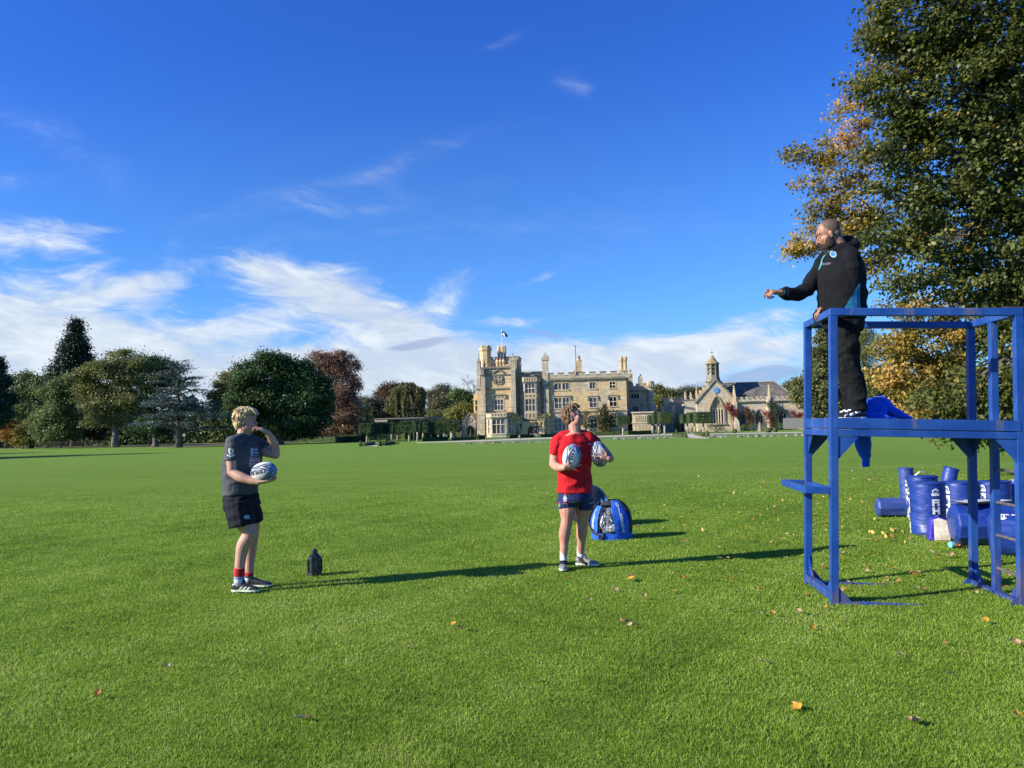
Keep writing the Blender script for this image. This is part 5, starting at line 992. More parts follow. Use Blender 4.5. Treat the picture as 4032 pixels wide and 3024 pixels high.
# high yew hedge and garden wall behind the clipped trees
low_hedge('high dark yew hedge closing the garden behind the clipped trees',[gp(1290,1700)*0+Vector((at(1425,1700,134).x,134,0)),Vector((at(1620,1700,134).x,134,0))],3.15,2.0); low_hedge('taller dark yew hedge behind the middle clipped trees',[Vector((at(1530,1700,137).x,137,0)),Vector((at(1790,1700,137).x,137,0))],3.5,2.0)
t=thing('garden_wall','long pale stone garden wall topping the yew hedge below the willow','wall',(at(1475,1650,142).x,142,0)); mb=MB(); L=at(1740,1650,142).x-at(1475,1650,142).x; mb.box(0,0,-.1,L,.4,3.75); mb.build('wall',M['stone_pale'],t); mb=MB(); mb.box(-.1,-.1,3.753,L+.1,.5,3.92); mb.build('coping',M['urn'],t)
def lathe_thing(name,label,cat,u,v,hpx,prof,mat,n=20,D=None,extra=None):
    P=gp(u,v) if D is None else Vector((at(u,v,D).x,D,0)); h=hpx*P.y/FPX; t=thing(name,label,cat,P); mb=MB(); mb.lathe((0,0,0),[(r*h,z*h) for r,z in prof],n); mb.build('body',M[mat],t,smooth=False); 
    if extra: extra(t,h)
    return t
u,v=cA(1655,500)
def urnx(t,h):
    P=rng.normal(size=(260,3))*np.array([.42,.3,.13]); P[:,2]+=h*.98; link('plant',leaves_mesh('plant',P,rng.uniform(.2,.9,260),.2,.6),LM['willow'],t)
lathe_thing('garden_urn','carved stone urn on pedestal planted with pale foliage','urn',u,v+3,30,[(.22,0),(.22,.1),(.15,.12),(.15,.42),(.2,.45),(.06,.5),(.06,.56),(.2,.72),(.27,.9),(.29,.93)],'urn',extra=urnx)
u,v=cA(300,515); lathe_thing('stone_finial','white stone finial with ball at the left end of the clipped trees','finial',u,v+14,34,[(.28,0),(.28,.5),(.33,.52),(.2,.65),(.12,.78),(.10,.80),(.14,.88),(.08,.97),(.01,1)],'urn')
u,v=cA(1862,520); lathe_thing('stone_pier','tapered stone gate pier under the square clipped tree','pier',u-1,v+4,28,[(.16,0),(.16,.6),(.10,.95),(.02,1)],'urn',4); lathe_thing('stone_pier','low stone pier right of the tapered pier','pier',u+7,v+4,21,[(.14,0),(.14,.8),(.03,1)],'urn',4)
t=thing('terrace_wall','low weathered stone terrace wall beside the urn','wall',P(1400,545)); mb=MB(); d=P(2010,520)-P(1400,545); mb.box(0,0,0,3.3,.45,.8); mb.box(4.2,0,0,d.x,.45,.8); mb.build('wall',M['weathered'],t); mb=MB()
for i in range(8): mb.box(3.301,-i*.2,0,4.199,.2-i*.2,.8-i*.095)
mb.build('steps',M['urn'],t)
u,v=c1(798,1098)
def fx(t,h):
    mb=MB(); mb.box(-1.0,-1.0,0,1.0,1.0,h*.18); mb.build('plinth',M['urn'],t)
    for i in range(4): a=i*math.pi/2+.6; q=MB(); q.tube([(.2*math.cos(a),.2*math.sin(a),h*.24),(.45*math.cos(a),.45*math.sin(a),h*.30),(.42*math.cos(a),.42*math.sin(a),h*.46)],[.1,.14,.05],7); q.build('figure',M['iron'],t)
lathe_thing('fountain','dark two-tiered iron fountain on stone plinth before the arched door','fountain',u,v+5,75,[(.16,.18),(.14,.22),(.05,.28),(.05,.44),(.08,.50),(.22,.56),(.23,.58),(.05,.60),(.035,.72),(.13,.76),(.13,.77),(.03,.79),(.03,.84),(.06,.88),(.02,.93),(.005,1.0)],'iron',extra=fx)
u,v=c1(640,1092); lathe_thing('stone_figure','small seated stone figure beside the arched door','statue',u,v+14,18,[(.3,0),(.3,.2),(.2,.22),(.26,.5),(.2,.7),(.08,.75),(.14,.88),(.02,1)],'weathered',10)
u,v=c4(1566,1160); lathe_thing('stone_figure','stone figure on a plinth before the first chapel nave window','statue',u,v+3,38,[(.3,0),(.3,.08),(.14,.10),(.14,.35),(.17,.4),(.12,.6),(.17,.8),(.06,.85),(.08,.95),(.02,1)],'urn',8)
mbn=None
# shrubs and climbers against the walls
def shrub(name,label,cat,F,cf_rc,lst,mat,dy,per=30,dens=14,leaf=.2,cr=.28,group=None,bare=0,seed=1):
    t=thing(name,label,cat,F.P0,F.yaw,group); W=[]
    for x,y,rx,ry in lst:
        X,Z=F.pt(x,y,dy); sc=F.o[2]*138/FPX; W.append(((X,-dy,Z),(rx*sc,min(.8,rx*sc),ry*sc),max(.3,rx*ry*sc*sc)))
    C,Tn=clumps(W,per,cr,dens,.2,1,.2); C[:,2]=np.maximum(C[:,2],.1); C[:,1]=np.minimum(C[:,1],-.1 if dy>0 else 99)
    link('foliage',leaves_mesh('foliage',C,Tn,leaf,.3),LM[mat],t); mb=MB(); rnd=random.Random(seed); x0=sum(w_[0][0] for w_ in W)/len(W)
    for w_ in W:
        mb.tube([(x0,-dy*.6,0),((x0+w_[0][0])/2+rnd.uniform(-.2,.2),-dy*.6,w_[0][2]*.5),(w_[0][0],-dy*.6,w_[0][2])],[.07,.05,.015],5)
        for i in range(bare):
            a=rnd.uniform(.15,math.pi-.15); L=rnd.uniform(1.0,2.0)*w_[1][2]; p=Vector((w_[0][0],-dy*.4,w_[0][2])); q=p+Vector((math.cos(a)*L*.9,0,math.sin(a)*L)); mb.tube([p,(p+q)/2+Vector((0,-.05,.1)),q],[.05,.035,.012],4)
    mb.build('stems',M['bark'],t); return t
shrub('magnolia_shrub','tall bushy green shrub against the house right of the red shirt player','shrub',F1,R1,[(1440,870,45,45),(1420,930,60,60),(1460,960,60,70),(1430,1020,60,45),(1450,825,18,22)],'climber',1.3,per=34,dens=26,leaf=.24)
shrub('wall_shrub','green climbing shrub on the house wall beside the young man\'s face','shrub',F1,R1,[(1262,880,28,30),(1250,940,25,50),(1265,1000,25,40)],'climber',.7,dens=22)
shrub('wall_shrub','dark climbing plant sprawling left of the arched door','shrub',F1,R1,[(592,905,25,20),(650,930,26,16)],'grn',3.0,dens=30,leaf=.16); shrub('wall_shrub','dark climbing plant sprawling right of the arched door','shrub',F1,R1,[(840,925,26,14),(885,900,34,22)],'grn',2.4,dens=30,leaf=.16)
shrub('wall_shrub','dry bare shrub under the single square clipped tree','shrub',F1,R1,[(1600,1040,30,14)],'willow',1.2,dens=10,bare=6,leaf=.14)
for i,(lab,lst,mt_) in enumerate([('crimson creeper hanging on the chapel gable corner',[(1130,840,40,60),(1190,880,60,50),(1220,950,50,80),(1240,900,40,50)],'creeper'),('dark bare-fingered creeper between gable and first nave window',[(1400,930,70,50),(1430,1020,50,80),(1380,870,40,30)],'russet'),('crimson creeper at the foot of the nave buttress',[(1660,930,50,40),(1690,1000,45,60),(1720,1050,25,40)],'creeper'),('green and dark ivy climbing the nave buttress',[(1690,800,35,50),(1760,830,50,60),(1770,950,40,80),(1770,1060,35,50)],'climber'),('crimson creeper at the right end of the chapel wall',[(2030,920,60,30),(2120,940,60,30),(2080,960,60,30)],'creeper')]):
    shrub('wall_creeper',lab,'creeper',F2,R2,lst,mt_,.8 if i!=3 else 1.1,per=26,dens=34,leaf=.17,cr=.2,bare=9 if i<4 else 4,seed=i,group='creepers on the chapel wall')
shrub('garden_shrub','sprawling shrub bed below the great chapel window','shrub',F2,R2,[(900,1100,50,25),(980,1130,60,25),(1040,1120,40,20)],'climber',1.5,dens=26,leaf=.16)
shrub('garden_shrub','dark shrubs between gatehouse and chapel','shrub',F2,R2,[(430,1080,60,60),(480,1130,80,40),(560,1110,60,40),(440,990,30,50)],'grn',-3,dens=24,leaf=.2)
shrub('garden_shrub','small yellowish shrub below the clipped trees before the chapel','shrub',F2,R2,[(645,1155,28,22),(660,1120,26,20)],'ygreen',1.5,dens=26,leaf=.14)
shrub('garden_shrub','dark bushes along the foot of the chapel nave','shrub',F2,R2,[(1330,1120,30,35),(1430,1115,30,35),(1840,1100,40,40),(1600,1120,20,25)],'grn',1.6,dens=26,leaf=.15)
# ---------------------------------------------------------------- grass blades near the viewer
def grass():
    n=1000000; y0,y1=2.7,24.0; u=rng.uniform(0,1,n); y=y0*(y1/y0)**u; x=rng.uniform(-.74,.74,n)*y*1.02
    # a thinning margin on both sides and towards the viewer's feet
    nm=330000; ym=1.2*(24/1.2)**rng.uniform(0,1,nm); xm=(.74*ym+rng.exponential(1.6,nm))*rng.choice([-1,1],nm); k=ym<2.7; xm[k]=rng.uniform(-1,1,k.sum())*(2.2+rng.exponential(1.2,k.sum()))
    x=np.concatenate([x,xm]); y=np.concatenate([y,ym]); n=len(x)
    # denser and lusher patches
    f=np.sin(x*2.1+1.3*np.sin(y*1.7))*np.sin(y*2.9+x*.8); keep=rng.uniform(0,1,n)<(.80+.20*f)*np.clip((24-y)/11,0,1); x=x[keep];y=y[keep];n=len(x)
    h=rng.uniform(.010,.022,n)*(1+.2*np.sin(x*3.1+y))*np.where(rng.random(n)<.04,1.5,1); wd=.0007+.00036*y*rng.uniform(.6,1.3,n)
    a=rng.uniform(0,2*np.pi,n); dx,dy=np.cos(a),np.sin(a); lean=rng.uniform(.1,1.0,n)*h; la=rng.uniform(0,2*np.pi,n)
    V=np.empty((n,4,3)); z=np.zeros(n)
    V[:,0]=np.stack([x-dx*wd,y-dy*wd,z],1); V[:,1]=np.stack([x+dx*wd,y+dy*wd,z],1)
    mx=x+np.cos(la)*lean*.45; my=y+np.sin(la)*lean*.45
    V[:,2]=np.stack([x+np.cos(la)*lean+dx*wd*.15,y+np.sin(la)*lean+dy*wd*.15,h],1)
    V[:,3]=np.stack([mx-dx*wd*.9,my-dy*wd*.9,h*.55],1)
    r8=np.random.default_rng(5); patch=np.full(n,.47)
    for k in range(14): fr=.5*1.42**k; th=r8.uniform(0,6.28); patch+=.075*np.sin(fr*(x*np.cos(th)+y*np.sin(th))+r8.uniform(0,6.28))*(1 if k<9 else .8); tone=patch+rng.normal(size=n)*.2
    tone=np.where(rng.random(n)<.012+.06*(patch>.72),1.0,np.clip(tone,0,.93))
    me=fastmesh('grass_blades',V.reshape(-1,3),np.arange(n*4).reshape(n,4),tone)
    mt=leafmat('grass_blade',[(0,(.115,.195,.018)),(.45,(.225,.345,.034)),(.9,(.33,.46,.065)),(1,(.46,.46,.18))],trans=.45,rough=.55,spec=.25)
    o=link('grass_blades',me,mt); tag(o,'short mown green grass blades covering the pitch','grass',kind='stuff')
grass()
# ---------------------------------------------------------------- fallen leaves
def fleaf_mat(name,c1,c2,rough=.65):
    mt,t,b,o=newmat(name); v=objc(t); t.set(b.inputs['Base Color'],t.mix(t.ss(t.noise(v,45,3,.6),.4,.62),c1,c2)); b.inputs['Roughness'].default_value=rough
    tr=t.node('ShaderNodeBsdfTranslucent',{0:(*c1,1)}); mx=t.node('ShaderNodeMixShader',{0:.2}); t.l.new(b.outputs[0],mx.inputs[1]); t.l.new(tr.outputs[0],mx.inputs[2]); t.l.new(mx.outputs[0],o.inputs[0]); return mt
FL=[fleaf_mat('dry_leaf_yellow',(.58,.34,.03),(.45,.23,.03)),fleaf_mat('dry_leaf_buff',(.46,.31,.17),(.34,.21,.11)),fleaf_mat('dry_leaf_brown',(.26,.12,.045),(.38,.20,.08)),fleaf_mat('dry_leaf_pale',(.52,.40,.26),(.42,.30,.17)),fleaf_mat('dry_leaf_orange',(.46,.20,.045),(.34,.13,.03))]
def leaf_shape(seed,curl,size=.066):
    r=random.Random(seed); n=7; V=[];F=[]
    for i in range(n):
        f=i/(n-1); w=size*.40*math.sin(math.pi*min(1,(f*.96+.04))**.8)*(1-.15*f)+.001; x=(f-.5)*size
        for s in(-1,-.5,0,.5,1):
            z=curl*size*(abs(s)**1.5*.55+ (f-.5)**2*1.3)+r.uniform(-.002,.002); V.append((x+abs(s)*size*-.06,s*w*(1+r.uniform(-.12,.12)),z))
    for i in range(n-1):
        for j in range(4): a=i*5+j; F.append((a,a+1,a+6,a+5))
    k=len(V); p=[(-size*.5,0,curl*size*.35),(-size*.72,size*.06,curl*size*.5),(-size*.9,size*.10,curl*size*.9)]
    for q in p: V+= [(q[0],q[1]-.0008,q[2]),(q[0],q[1]+.0008,q[2])]
    F+= [(k,k+1,k+3,k+2),(k+2,k+3,k+5,k+4)]
    me=bpy.data.meshes.new('fallen_leaf'); me.from_pydata(V,[],F); me.polygons.foreach_set('use_smooth',[True]*len(F)); return me
LS=[]
for i in range(10):
    me=leaf_shape(i,[.15,.35,.08,.22,.5][i%5]); me.materials.append(FL[[0,1,2,3,4,1,3,0,1,4][i]]); LS.append(me)
def put_leaf(p,i,sc=1,label=None,tilt=.5):
    r=random.Random(int(p.x*991+p.y*77)); o=bpy.data.objects.new('fallen_leaf',LS[i]); COL.objects.link(o); o.location=(p.x,p.y,.027+.007*r.random()); o.rotation_euler=(r.uniform(-tilt,tilt),r.uniform(-tilt,tilt),r.uniform(0,6.28)); o.scale=(sc,sc,sc)
    tag(o,label or 'small dry autumn leaf lying among many on the pitch','leaf',None if label else 'scattered small fallen leaves'); return o
big=[(1188,2848,3,1.25,'crumpled pinkish dry leaf alone at the bottom left of the centre'),(2464,2464,1,1.2,'broad buff leaf of the pair in the middle foreground'),(2482,2478,3,.9,'narrow pale leaf lying against the broad buff one'),(2488,2284,1,1.25,'pale upper leaf of a little stack right of the red shirt player'),(2484,2292,0,1.2,'yellow lower leaf of a little stack right of the red shirt player'),(3202,2484,0,1.05,'bright yellow-orange leaf in front of the tower'),(3134,2800,0,1.15,'bright yellow leaf standing upright in the grass at the lower right'),(3598,2864,1,1.35,'large buff leaf with raised stalk at the lower right'),(4008,2556,1,1.5,'curled buff leaf with long stalk at the right edge'),(4012,2836,0,1.1,'yellow leaf at the lower right corner edge'),(3884,2460,0,.9,'yellow curled leaf to the right behind the tower front'),(3002,2620,3,.8,'small yellow-tipped leaf at right of centre foreground'),(3742,2672,3,.8,'small pinkish leaf by itself in the right foreground'),(2990,2428,3,.85,'pale folded leaf left of the tower foot'),(386,2756,4,.8,'small orange leaf alone on the left foreground'),(656,2640,3,.7,'tiny pinkish leaf alone left of the centre'),(1658,2320,1,.8,'small pale orange leaf between the two players'),(1788,2470,0,.8,'yellow leaf of a loose pair in the middle foreground'),(1822,2490,1,.9,'curled buff leaf right of the yellow one in the middle'),(2106,2690,2,.8,'small brown leaf in the centre foreground'),(2076,2312,1,.75,'folded buff leaf left of the red shirt player\'s feet'),(2538,2362,1,.8,'buff leaf with darker spots near the middle right'),(1610,2562,1,.7,'small buff leaf in the centre left foreground'),(3065,2460,2,.8,'thin brownish leaf left of the bright yellow-orange one'),(2690,2288,4,.8,'orange brown leaf halfway to the tower'),(3410,2240,0,1.1,'yellow leaf with crumpled edge under the tower'),(3320,2190,1,1.1,'broad pale leaf under the tower behind the post'),(3680,2190,3,1.4,'large pale pinkish leaf under the tower'),(3750,2197,1,1.2,'long buff leaf beside the pinkish one under the tower'),(3620,2270,1,1.2,'rounded buff leaf lying within the tower frame'),(3610,2330,3,1.2,'pale leaf resting by the back rail of the tower')]
for u,v,i,sc,lab in big: put_leaf(gp(u,v),i,sc,lab)
rnd=random.Random(12); cnt=0
while cnt<215:
    u=rnd.uniform(1500,4032); v=1700+rnd.betavariate(1.3,2.2)*1000
    w=max(0,min(1,(u-1900)/1500))**1.5*(1.0 if 1930<v<2350 else .35)
    if v<1880 or rnd.random()>w*.95+.015: continue
    put_leaf(gp(u,v),rnd.randrange(10),rnd.uniform(.45,.95)); cnt+=1
# far specks of litter under the tree, uncountable
C=[]; 
for i in range(900):
    u=rnd.uniform(2300,4300); v=rnd.uniform(1830,2150)
    if rnd.random()<max(.03,min(1,(u-2400)/1400)): p=gp(u,v); C.append((p.x,p.y,.03))
C=np.array(C); mt=leafmat('leaf_specks',[(0,(.30,.15,.05)),(.5,(.55,.38,.16)),(1,(.70,.45,.05))],trans=.2)
tag(link('leaf_litter',leaves_mesh('leaf_litter',C,rng.uniform(0,1,len(C)),.06,1.6),mt),'sprinkling of dry leaves on the grass under the trees','leaf litter',kind='stuff')

# ---------------------------------------------------------------- the blue scaffold tower
mt,t,b,o=newmat('blue_paint'); v=objc(t); n=t.noise(v,3.2,5,.6); n2=t.noise(t.scalev(v,(9,9,2.2)),1,5,.65)
c=t.mix(t.ss(n,.35,.7),(.008,.046,.225),(.018,.078,.30)); c=t.mix(t.m('MULTIPLY',t.ss(n2,.60,.70),.75),c,(.10,.10,.13)); c=t.mix(t.ss(t.noise(v,14,5,.7),.70,.74),c,(.20,.09,.04)); c=t.mix(t.m('MULTIPLY',t.ss(t.noise(v,30,3,.6),.74,.78),.8),c,(.5,.5,.48))
Z=t.node('ShaderNodeSeparateXYZ',{0:v}).outputs[2]; low=t.ss(Z,.05,.75,.75,0.0); c=t.mix(t.m('MULTIPLY',low,t.m('MULTIPLY',t.ss(n2,.45,.62),.7)),c,(.13,.085,.07))
t.set(b.inputs['Base Color'],c); t.set(b.inputs['Roughness'],t.ss(n2,.4,.7,.36,.62)); b.inputs['Specular IOR Level'].default_value=.45; bump(t,b,t.m('ADD',n2,t.noise(v,60,2,.5)),.12,.004); BLUE=mt
M['steel']=simple('bare_steel',(.20,.16,.14),(.34,.30,.28),22,.45,.7)
tw=thing('training_tower','blue steel box-frame tower with railed platform and ladder that the bearded man stands on','tower',(2.669,6.58,.0))
W_,D_,H_,HP=1.478,.845,2.510,1.567
tw.rotation_euler=(0,R_(2.4),R_(-7.0))
PS=.064; h_=PS/2
def part(name,fn,mat=None,bev=.004): mb=MB(); fn(mb); return mb.build(name,mat or BLUE,tw,bevel=bev)
for (x,y) in((0,0),(0,D_),(W_,0),(W_,D_)): part('post',lambda m:m.box(x-h_,y-h_,0,x+h_,y+h_,H_-PS-.001))
part('ladder_post',lambda m:m.box(W_-h_+.002,D_*.50-h_,PS,W_+h_-.002,D_*.50+h_,HP-.151)); part('ladder_post',lambda m:m.box(W_-h_+.002,D_*.50-h_,HP+.001,W_+h_-.002,D_*.50+h_,H_-PS-.001))
top=H_-PS
part('top_rail',lambda m:m.box(-h_,-h_,top,W_+h_,h_,H_)); part('top_rail',lambda m:m.box(-h_,D_-h_,top,W_+h_,D_+h_,H_)); part('top_rail',lambda m:m.box(-h_+.001,h_+.001,top,h_-.001,D_-h_-.001,H_-.002)); part('top_rail',lambda m:m.box(W_-h_+.001,h_+.001,top,W_+h_-.001,D_-h_-.001,H_-.002))
for y in(0,D_): part('platform_beam',lambda m:m.box(h_+.001,y-h_+.001,HP-.150,W_-h_-.001,y+h_-.001,HP-.092)); part('toe_board',lambda m:m.box(h_-.03,y-h_-.004 if y==0 else y+h_-.02,HP-.086,W_-h_+.03,y-h_+.02 if y==0 else y+h_+.004,HP+.004))
for x in(0,W_): part('platform_beam',lambda m:m.box(x-h_+.001,h_+.001,HP-.150,x+h_-.001,D_-h_-.001,HP-.092)); part('toe_board',lambda m:m.box(x-h_-.003 if x==0 else x+h_-.02,h_+.001,HP-.086,x-h_+.02 if x==0 else x+h_+.003,D_-h_-.001,HP+.003))
part('platform_deck',lambda m:m.box(-h_+.022,-h_+.022,HP-.090,W_+h_-.022,D_+h_-.022,HP-.012),simple('deck_ply',(.05,.05,.06),(.10,.09,.08),9,.8,bs=.3))
for y in(0,D_): part('base_rail',lambda m:m.box(h_+.001,y-.028,-.025,W_-h_-.001,y+.028,.030))
for x in(0,W_): part('base_rail',lambda m:m.box(x-h_+.002,h_+.001,.03,x+h_-.002,D_-h_-.001,.03+PS))
def gus(x,y,z,sx_,sz_,axis,L=.15):
    t_=.005
    def f(m):
        if axis=='x': m.prism([(x+sx_*(h_+.001),z),(x+sx_*(h_+L),z),(x+sx_*(h_+.001),z+sz_*L*1.15)],y-h_+.01,y-h_+.01+t_)
        else: m.prism([(y+sx_*(h_+.001),z),(y+sx_*(h_+L),z),(y+sx_*(h_+.001),z+sz_*L*1.15)],x-t_,x+t_,'x')
    part('gusset_plate',f,bev=0)
for x,s in((0,1),(W_,-1)):
    for y in(0,D_): gus(x,y,HP-.152,s,-1,'x',.17); gus(x,y,.0,s,1,'x',.13)
for y,s in((0,1),(D_,-1)):
    for x in(0,W_): gus(x,y,HP-.152,s,-1,'y',.15); gus(x,y,.104,s,1,'y',.15)
for z in(.29,.575,.86,1.145): 
    rr=part('ladder_rung',lambda m:m.tube([(W_,h_,z),(W_,D_*.5-h_,z)],.013,10),M['steel'],0)
# side shelf frame: rectangular hoop on the left side
zs=.925; a=.028
part('side_bracket',lambda m:(m.box(-h_-.21,-a,zs,-h_-.001,a,zs+.058),m.box(-h_-.21,D_-a,zs,-h_-.001,D_+a,zs+.058),m.box(-h_-.21,a+.001,zs,-h_-.21+2*a,D_-a-.001,zs+.056),m.box(-h_+.002,h_+.001,zs,h_-.01,D_-h_-.001,zs+.05)))
part('cap_plate',lambda m:m.box(W_-.10,-h_+.004,H_+.001,W_+h_+.02,h_+.03,H_+.012),M['iron'],0)
def TW(x,y,z): return tw.matrix_basis@Vector((x,y,z))
bpy.context.view_layer.update()
# ---------------------------------------------------------------- cloth material helper
def cloth(name,c1,c2=None,rough=.85,sheen=.2,fold=.4,scale=7):
    mt,t,b,o=newmat(name); v=objc(t); c2=c2 or tuple(x*1.25 for x in c1); n=t.noise(v,scale,4,.55,.6)
    t.set(b.inputs['Base Color'],t.mix(t.ss(n,.35,.7),c1,c2)); b.inputs['Roughness'].default_value=rough; b.inputs['Sheen Weight'].default_value=sheen; b.inputs['Specular IOR Level'].default_value=.2
    bump(t,b,t.m('ADD',t.m('MULTIPLY',n,1.5),t.m('MULTIPLY',t.noise(v,400,2,.5),.1)),fold,.02); return mt
def vinyl(name,c1,c2,rough=.38):
    mt,t,b,o=newmat(name); v=objc(t); n=t.noise(t.scalev(v,(1,1,2.2)),4,5,.6,.5); t.set(b.inputs['Base Color'],t.mix(t.ss(n,.35,.7),c1,c2)); t.set(b.inputs['Roughness'],t.ss(n,.4,.7,rough,rough+.18)); b.inputs['Specular IOR Level'].default_value=.5; bump(t,b,n,.55,.035); return mt
NAVY=vinyl('navy_vinyl',(.008,.030,.19),(.014,.048,.26)); NAVY2=vinyl('worn_navy_vinyl',(.020,.048,.20),(.045,.075,.25),.45); PURP=vinyl('purple_vinyl',(.030,.022,.30),(.055,.045,.40),.4)
WHITE=simple('white_print',(.60,.62,.63),(.52,.54,.56),20,.5); DIRT=simple('muddy_white',(.62,.58,.48),(.42,.36,.26),9,.8); STRAP=simple('webbing',(.55,.53,.48),(.40,.38,.34),30,.8); BLACKP=simple('black_plastic',(.012,.013,.014),(.022,.024,.026),18,.38,bs=.1)
def text_mesh(txt,size,font_stretch=1.0,bold=0.0,subdiv=0.02):
    cu=bpy.data.curves.new('txt','FONT'); cu.body=txt; cu.size=size; cu.align_x='CENTER'; cu.align_y='CENTER'; cu.offset=bold; cu.resolution_u=3
    o=bpy.data.objects.new('txt',cu); COL.objects.link(o); dg=bpy.context.evaluated_depsgraph_get(); me=bpy.data.meshes.new_from_object(o.evaluated_get(dg)); 
    bm=bmesh.new(); bm.from_mesh(me); bmesh.ops.triangulate(bm,faces=bm.faces)
    for _ in range(6):
        es=[e for e in bm.edges if e.calc_length()>subdiv]
        if not es: break
        bmesh.ops.subdivide_edges(bm,edges=es,cuts=1); bmesh.ops.triangulate(bm,faces=bm.faces)
    V=[(v.co.x*font_stretch,v.co.y) for v in bm.verts]; F=[tuple(v.index for v in f.verts) for f in bm.faces]; bm.free()
    bpy.data.objects.remove(o); bpy.data.curves.remove(cu); bpy.data.meshes.remove(me); return V,F
def flat2d(polys):
    """list of (polygon points) -> triangulated 2-D mesh"""
    bm=bmesh.new()
    for p in polys:
        vs=[bm.verts.new((a,b_,0)) for a,b_ in p]; bm.faces.new(vs)
    bmesh.ops.triangulate(bm,faces=bm.faces)
    for _ in range(4):
        es=[e for e in bm.edges if e.calc_length()>.02]
        if not es: break
        bmesh.ops.subdivide_edges(bm,edges=es,cuts=1); bmesh.ops.triangulate(bm,faces=bm.faces)
    bm.verts.index_update(); V=[(v.co.x,v.co.y) for v in bm.verts]; F=[tuple(v.index for v in f.verts) for f in bm.faces]; bm.free(); return V,F
def on_cyl(VF,r,z0,ang,up=True,off=.003):
    """wrap a 2-D mesh round a vertical cylinder (local coords)"""
    V,F=VF; out=[]
    for x,y in V: a=ang+x/r; out.append(((r+off)*math.sin(a),-(r+off)*math.cos(a),z0+y))
    return out,F
def addm(name,VF,mat,parent): me=bpy.data.meshes.new(name); me.from_pydata(VF[0],[],VF[1]); return link(name,me,mat,parent)
def letters_blocky(word,w,h,gap):
    """chunky block capitals stacked down the bag, each filling its cell"""
    G={'R':[(0,0,.3,1),(.3,.72,1,1),(.7,.5,1,.72),(.3,.42,.9,.6),(.68,0,1,.42)],'H':[(0,0,.32,1),(.68,0,1,1),(.32,.36,.68,.64)],'I':[(.32,0,.68,1)],'N':[(0,0,.32,1),(.68,0,1,1),(.28,.45,.5,.95),(.45,.15,.72,.6)],'O':[(0,0,.32,1),(.68,0,1,1),(.32,0,.68,.28),(.32,.72,.68,1)]}
    polys=[];y=0
    for ch in word:
        for (a,b_,c_,d_) in G[ch]: polys.append([((a-.5)*w,y-h+b_*h),((c_-.5)*w,y-h+b_*h),((c_-.5)*w,y-h+d_*h),((a-.5)*w,y-h+d_*h)])
        y-=h+gap
    return flat2d(polys)
def emblem(s):
    pent=[(-.5*s,-.25*s),(.5*s,-.25*s),(.5*s,.15*s),(.1*s,.5*s),(-.5*s,.2*s)]; return flat2d([pent,[(-.62*s,-.75*s),(.62*s,-.75*s),(.62*s,-.33*s),(-.62*s,-.33*s)]])
def emblem_dark(s): return flat2d([[(-.38*s,-.2*s),(-.1*s,-.2*s),(.05*s,-.02*s),(.2*s,-.2*s),(.38*s,-.2*s),(.36*s,.02*s),(.1*s,.1*s),(.12*s,.32*s),(-.05*s,.12*s),(-.3*s,.12*s)]])
def bag(label,u,vbase,D,r,h,ang,tilt=(0,0),mat=NAVY,text=True,strap=False,word='RHINO',n=40):
    X=at(u,vbase,D).x; t=thing('tackle_bag',label,'tackle bag',(X,D,0),0,'padded training bags on the grass'); t.rotation_euler=(tilt[0],tilt[1],0); mb=MB()
    prof=[(r*.96,.0),(r*1.01,.015),(r*1.0,.06),(r*.985,.065),(r*.985,h*.35),(r*1.0,h*.7),(r*.99,h-.05),(r*.995,h-.03),(r*.93,h),(r*.5,h+.006),(.01,h+.004)]
    mb.lathe((0,0,0),prof,n); mb.v=[tuple(Vector(v)+noise.noise_vector(Vector(v)*6+Vector((X*7,0,0)))*.007) for v in mb.v]; bd=mb.build('body',mat,t,smooth=True)
    tp=MB(); tp.tube([(r*math.cos(a),r*math.sin(a),h-.012) for a in [i*math.pi/16 for i in range(33)]],.009,6,caps=False); tp.build('piping',mat,bd,smooth=True)
    if strap: 
        s=MB(); s.tube([(-r*.5,-.02,h+.01),(-r*.2,-.03,h+.07),(r*.2,-.03,h+.06),(r*.5,0,h+.01)],[(.003,.02)]*4,8); s.build('carry_handle',STRAP,t)
    if text:
        for a in ang: 
            L=h*.155; addm('lettering',on_cyl(letters_blocky(word,r*.42,L*.86,L*.14),r,h*.70,a,off=.008),WHITE,bd); addm('emblem',on_cyl(emblem(r*.36),r,h*.85,a,off=.008),WHITE,bd); addm('emblem_figure',on_cyl(emblem_dark(r*.36),r,h*.85,a,off=.010),NAVY,bd)
    return t
def gD(u,v): return gp(u,v).y
kk=lambda D:D/FPX
D=gD(3660,2113); bag('navy lettered bag standing in front left of the white-faced wedge',3660,2113,D+.24,66*kk(D),205*kk(D)*1.0,[R_(-3),R_(-108)])
D=gD(3790,2075); bag('navy padded lettered bag in the middle, right behind the front one',3792,2075,D+.2,68*kk(D),172*kk(D),[R_(-76),R_(46)])
D=gD(3920,2050); bag('navy padded lettered bag at the right behind the ladder',3922,2050,D+.2,60*kk(D),150*kk(D),[R_(-72)])
D=gD(3640,2045); bag('navy padded bag with white carry strap behind the front bag',3638,2050,D+.2,58*kk(D),165*kk(D),[R_(-100)],strap=True)
D=gD(3575,2040); bag('slim upright blue tube bag standing on the lying pad',3577,2040,D+.35,28*kk(D),190*kk(D),[],text=False,mat=NAVY2)
D=gD(3740,2030); bag('blue tube bag leaning to the right between the lettered bags',3705,2030,D+.5,28*kk(D),185*kk(D),[],tilt=(0,R_(17)),text=False)
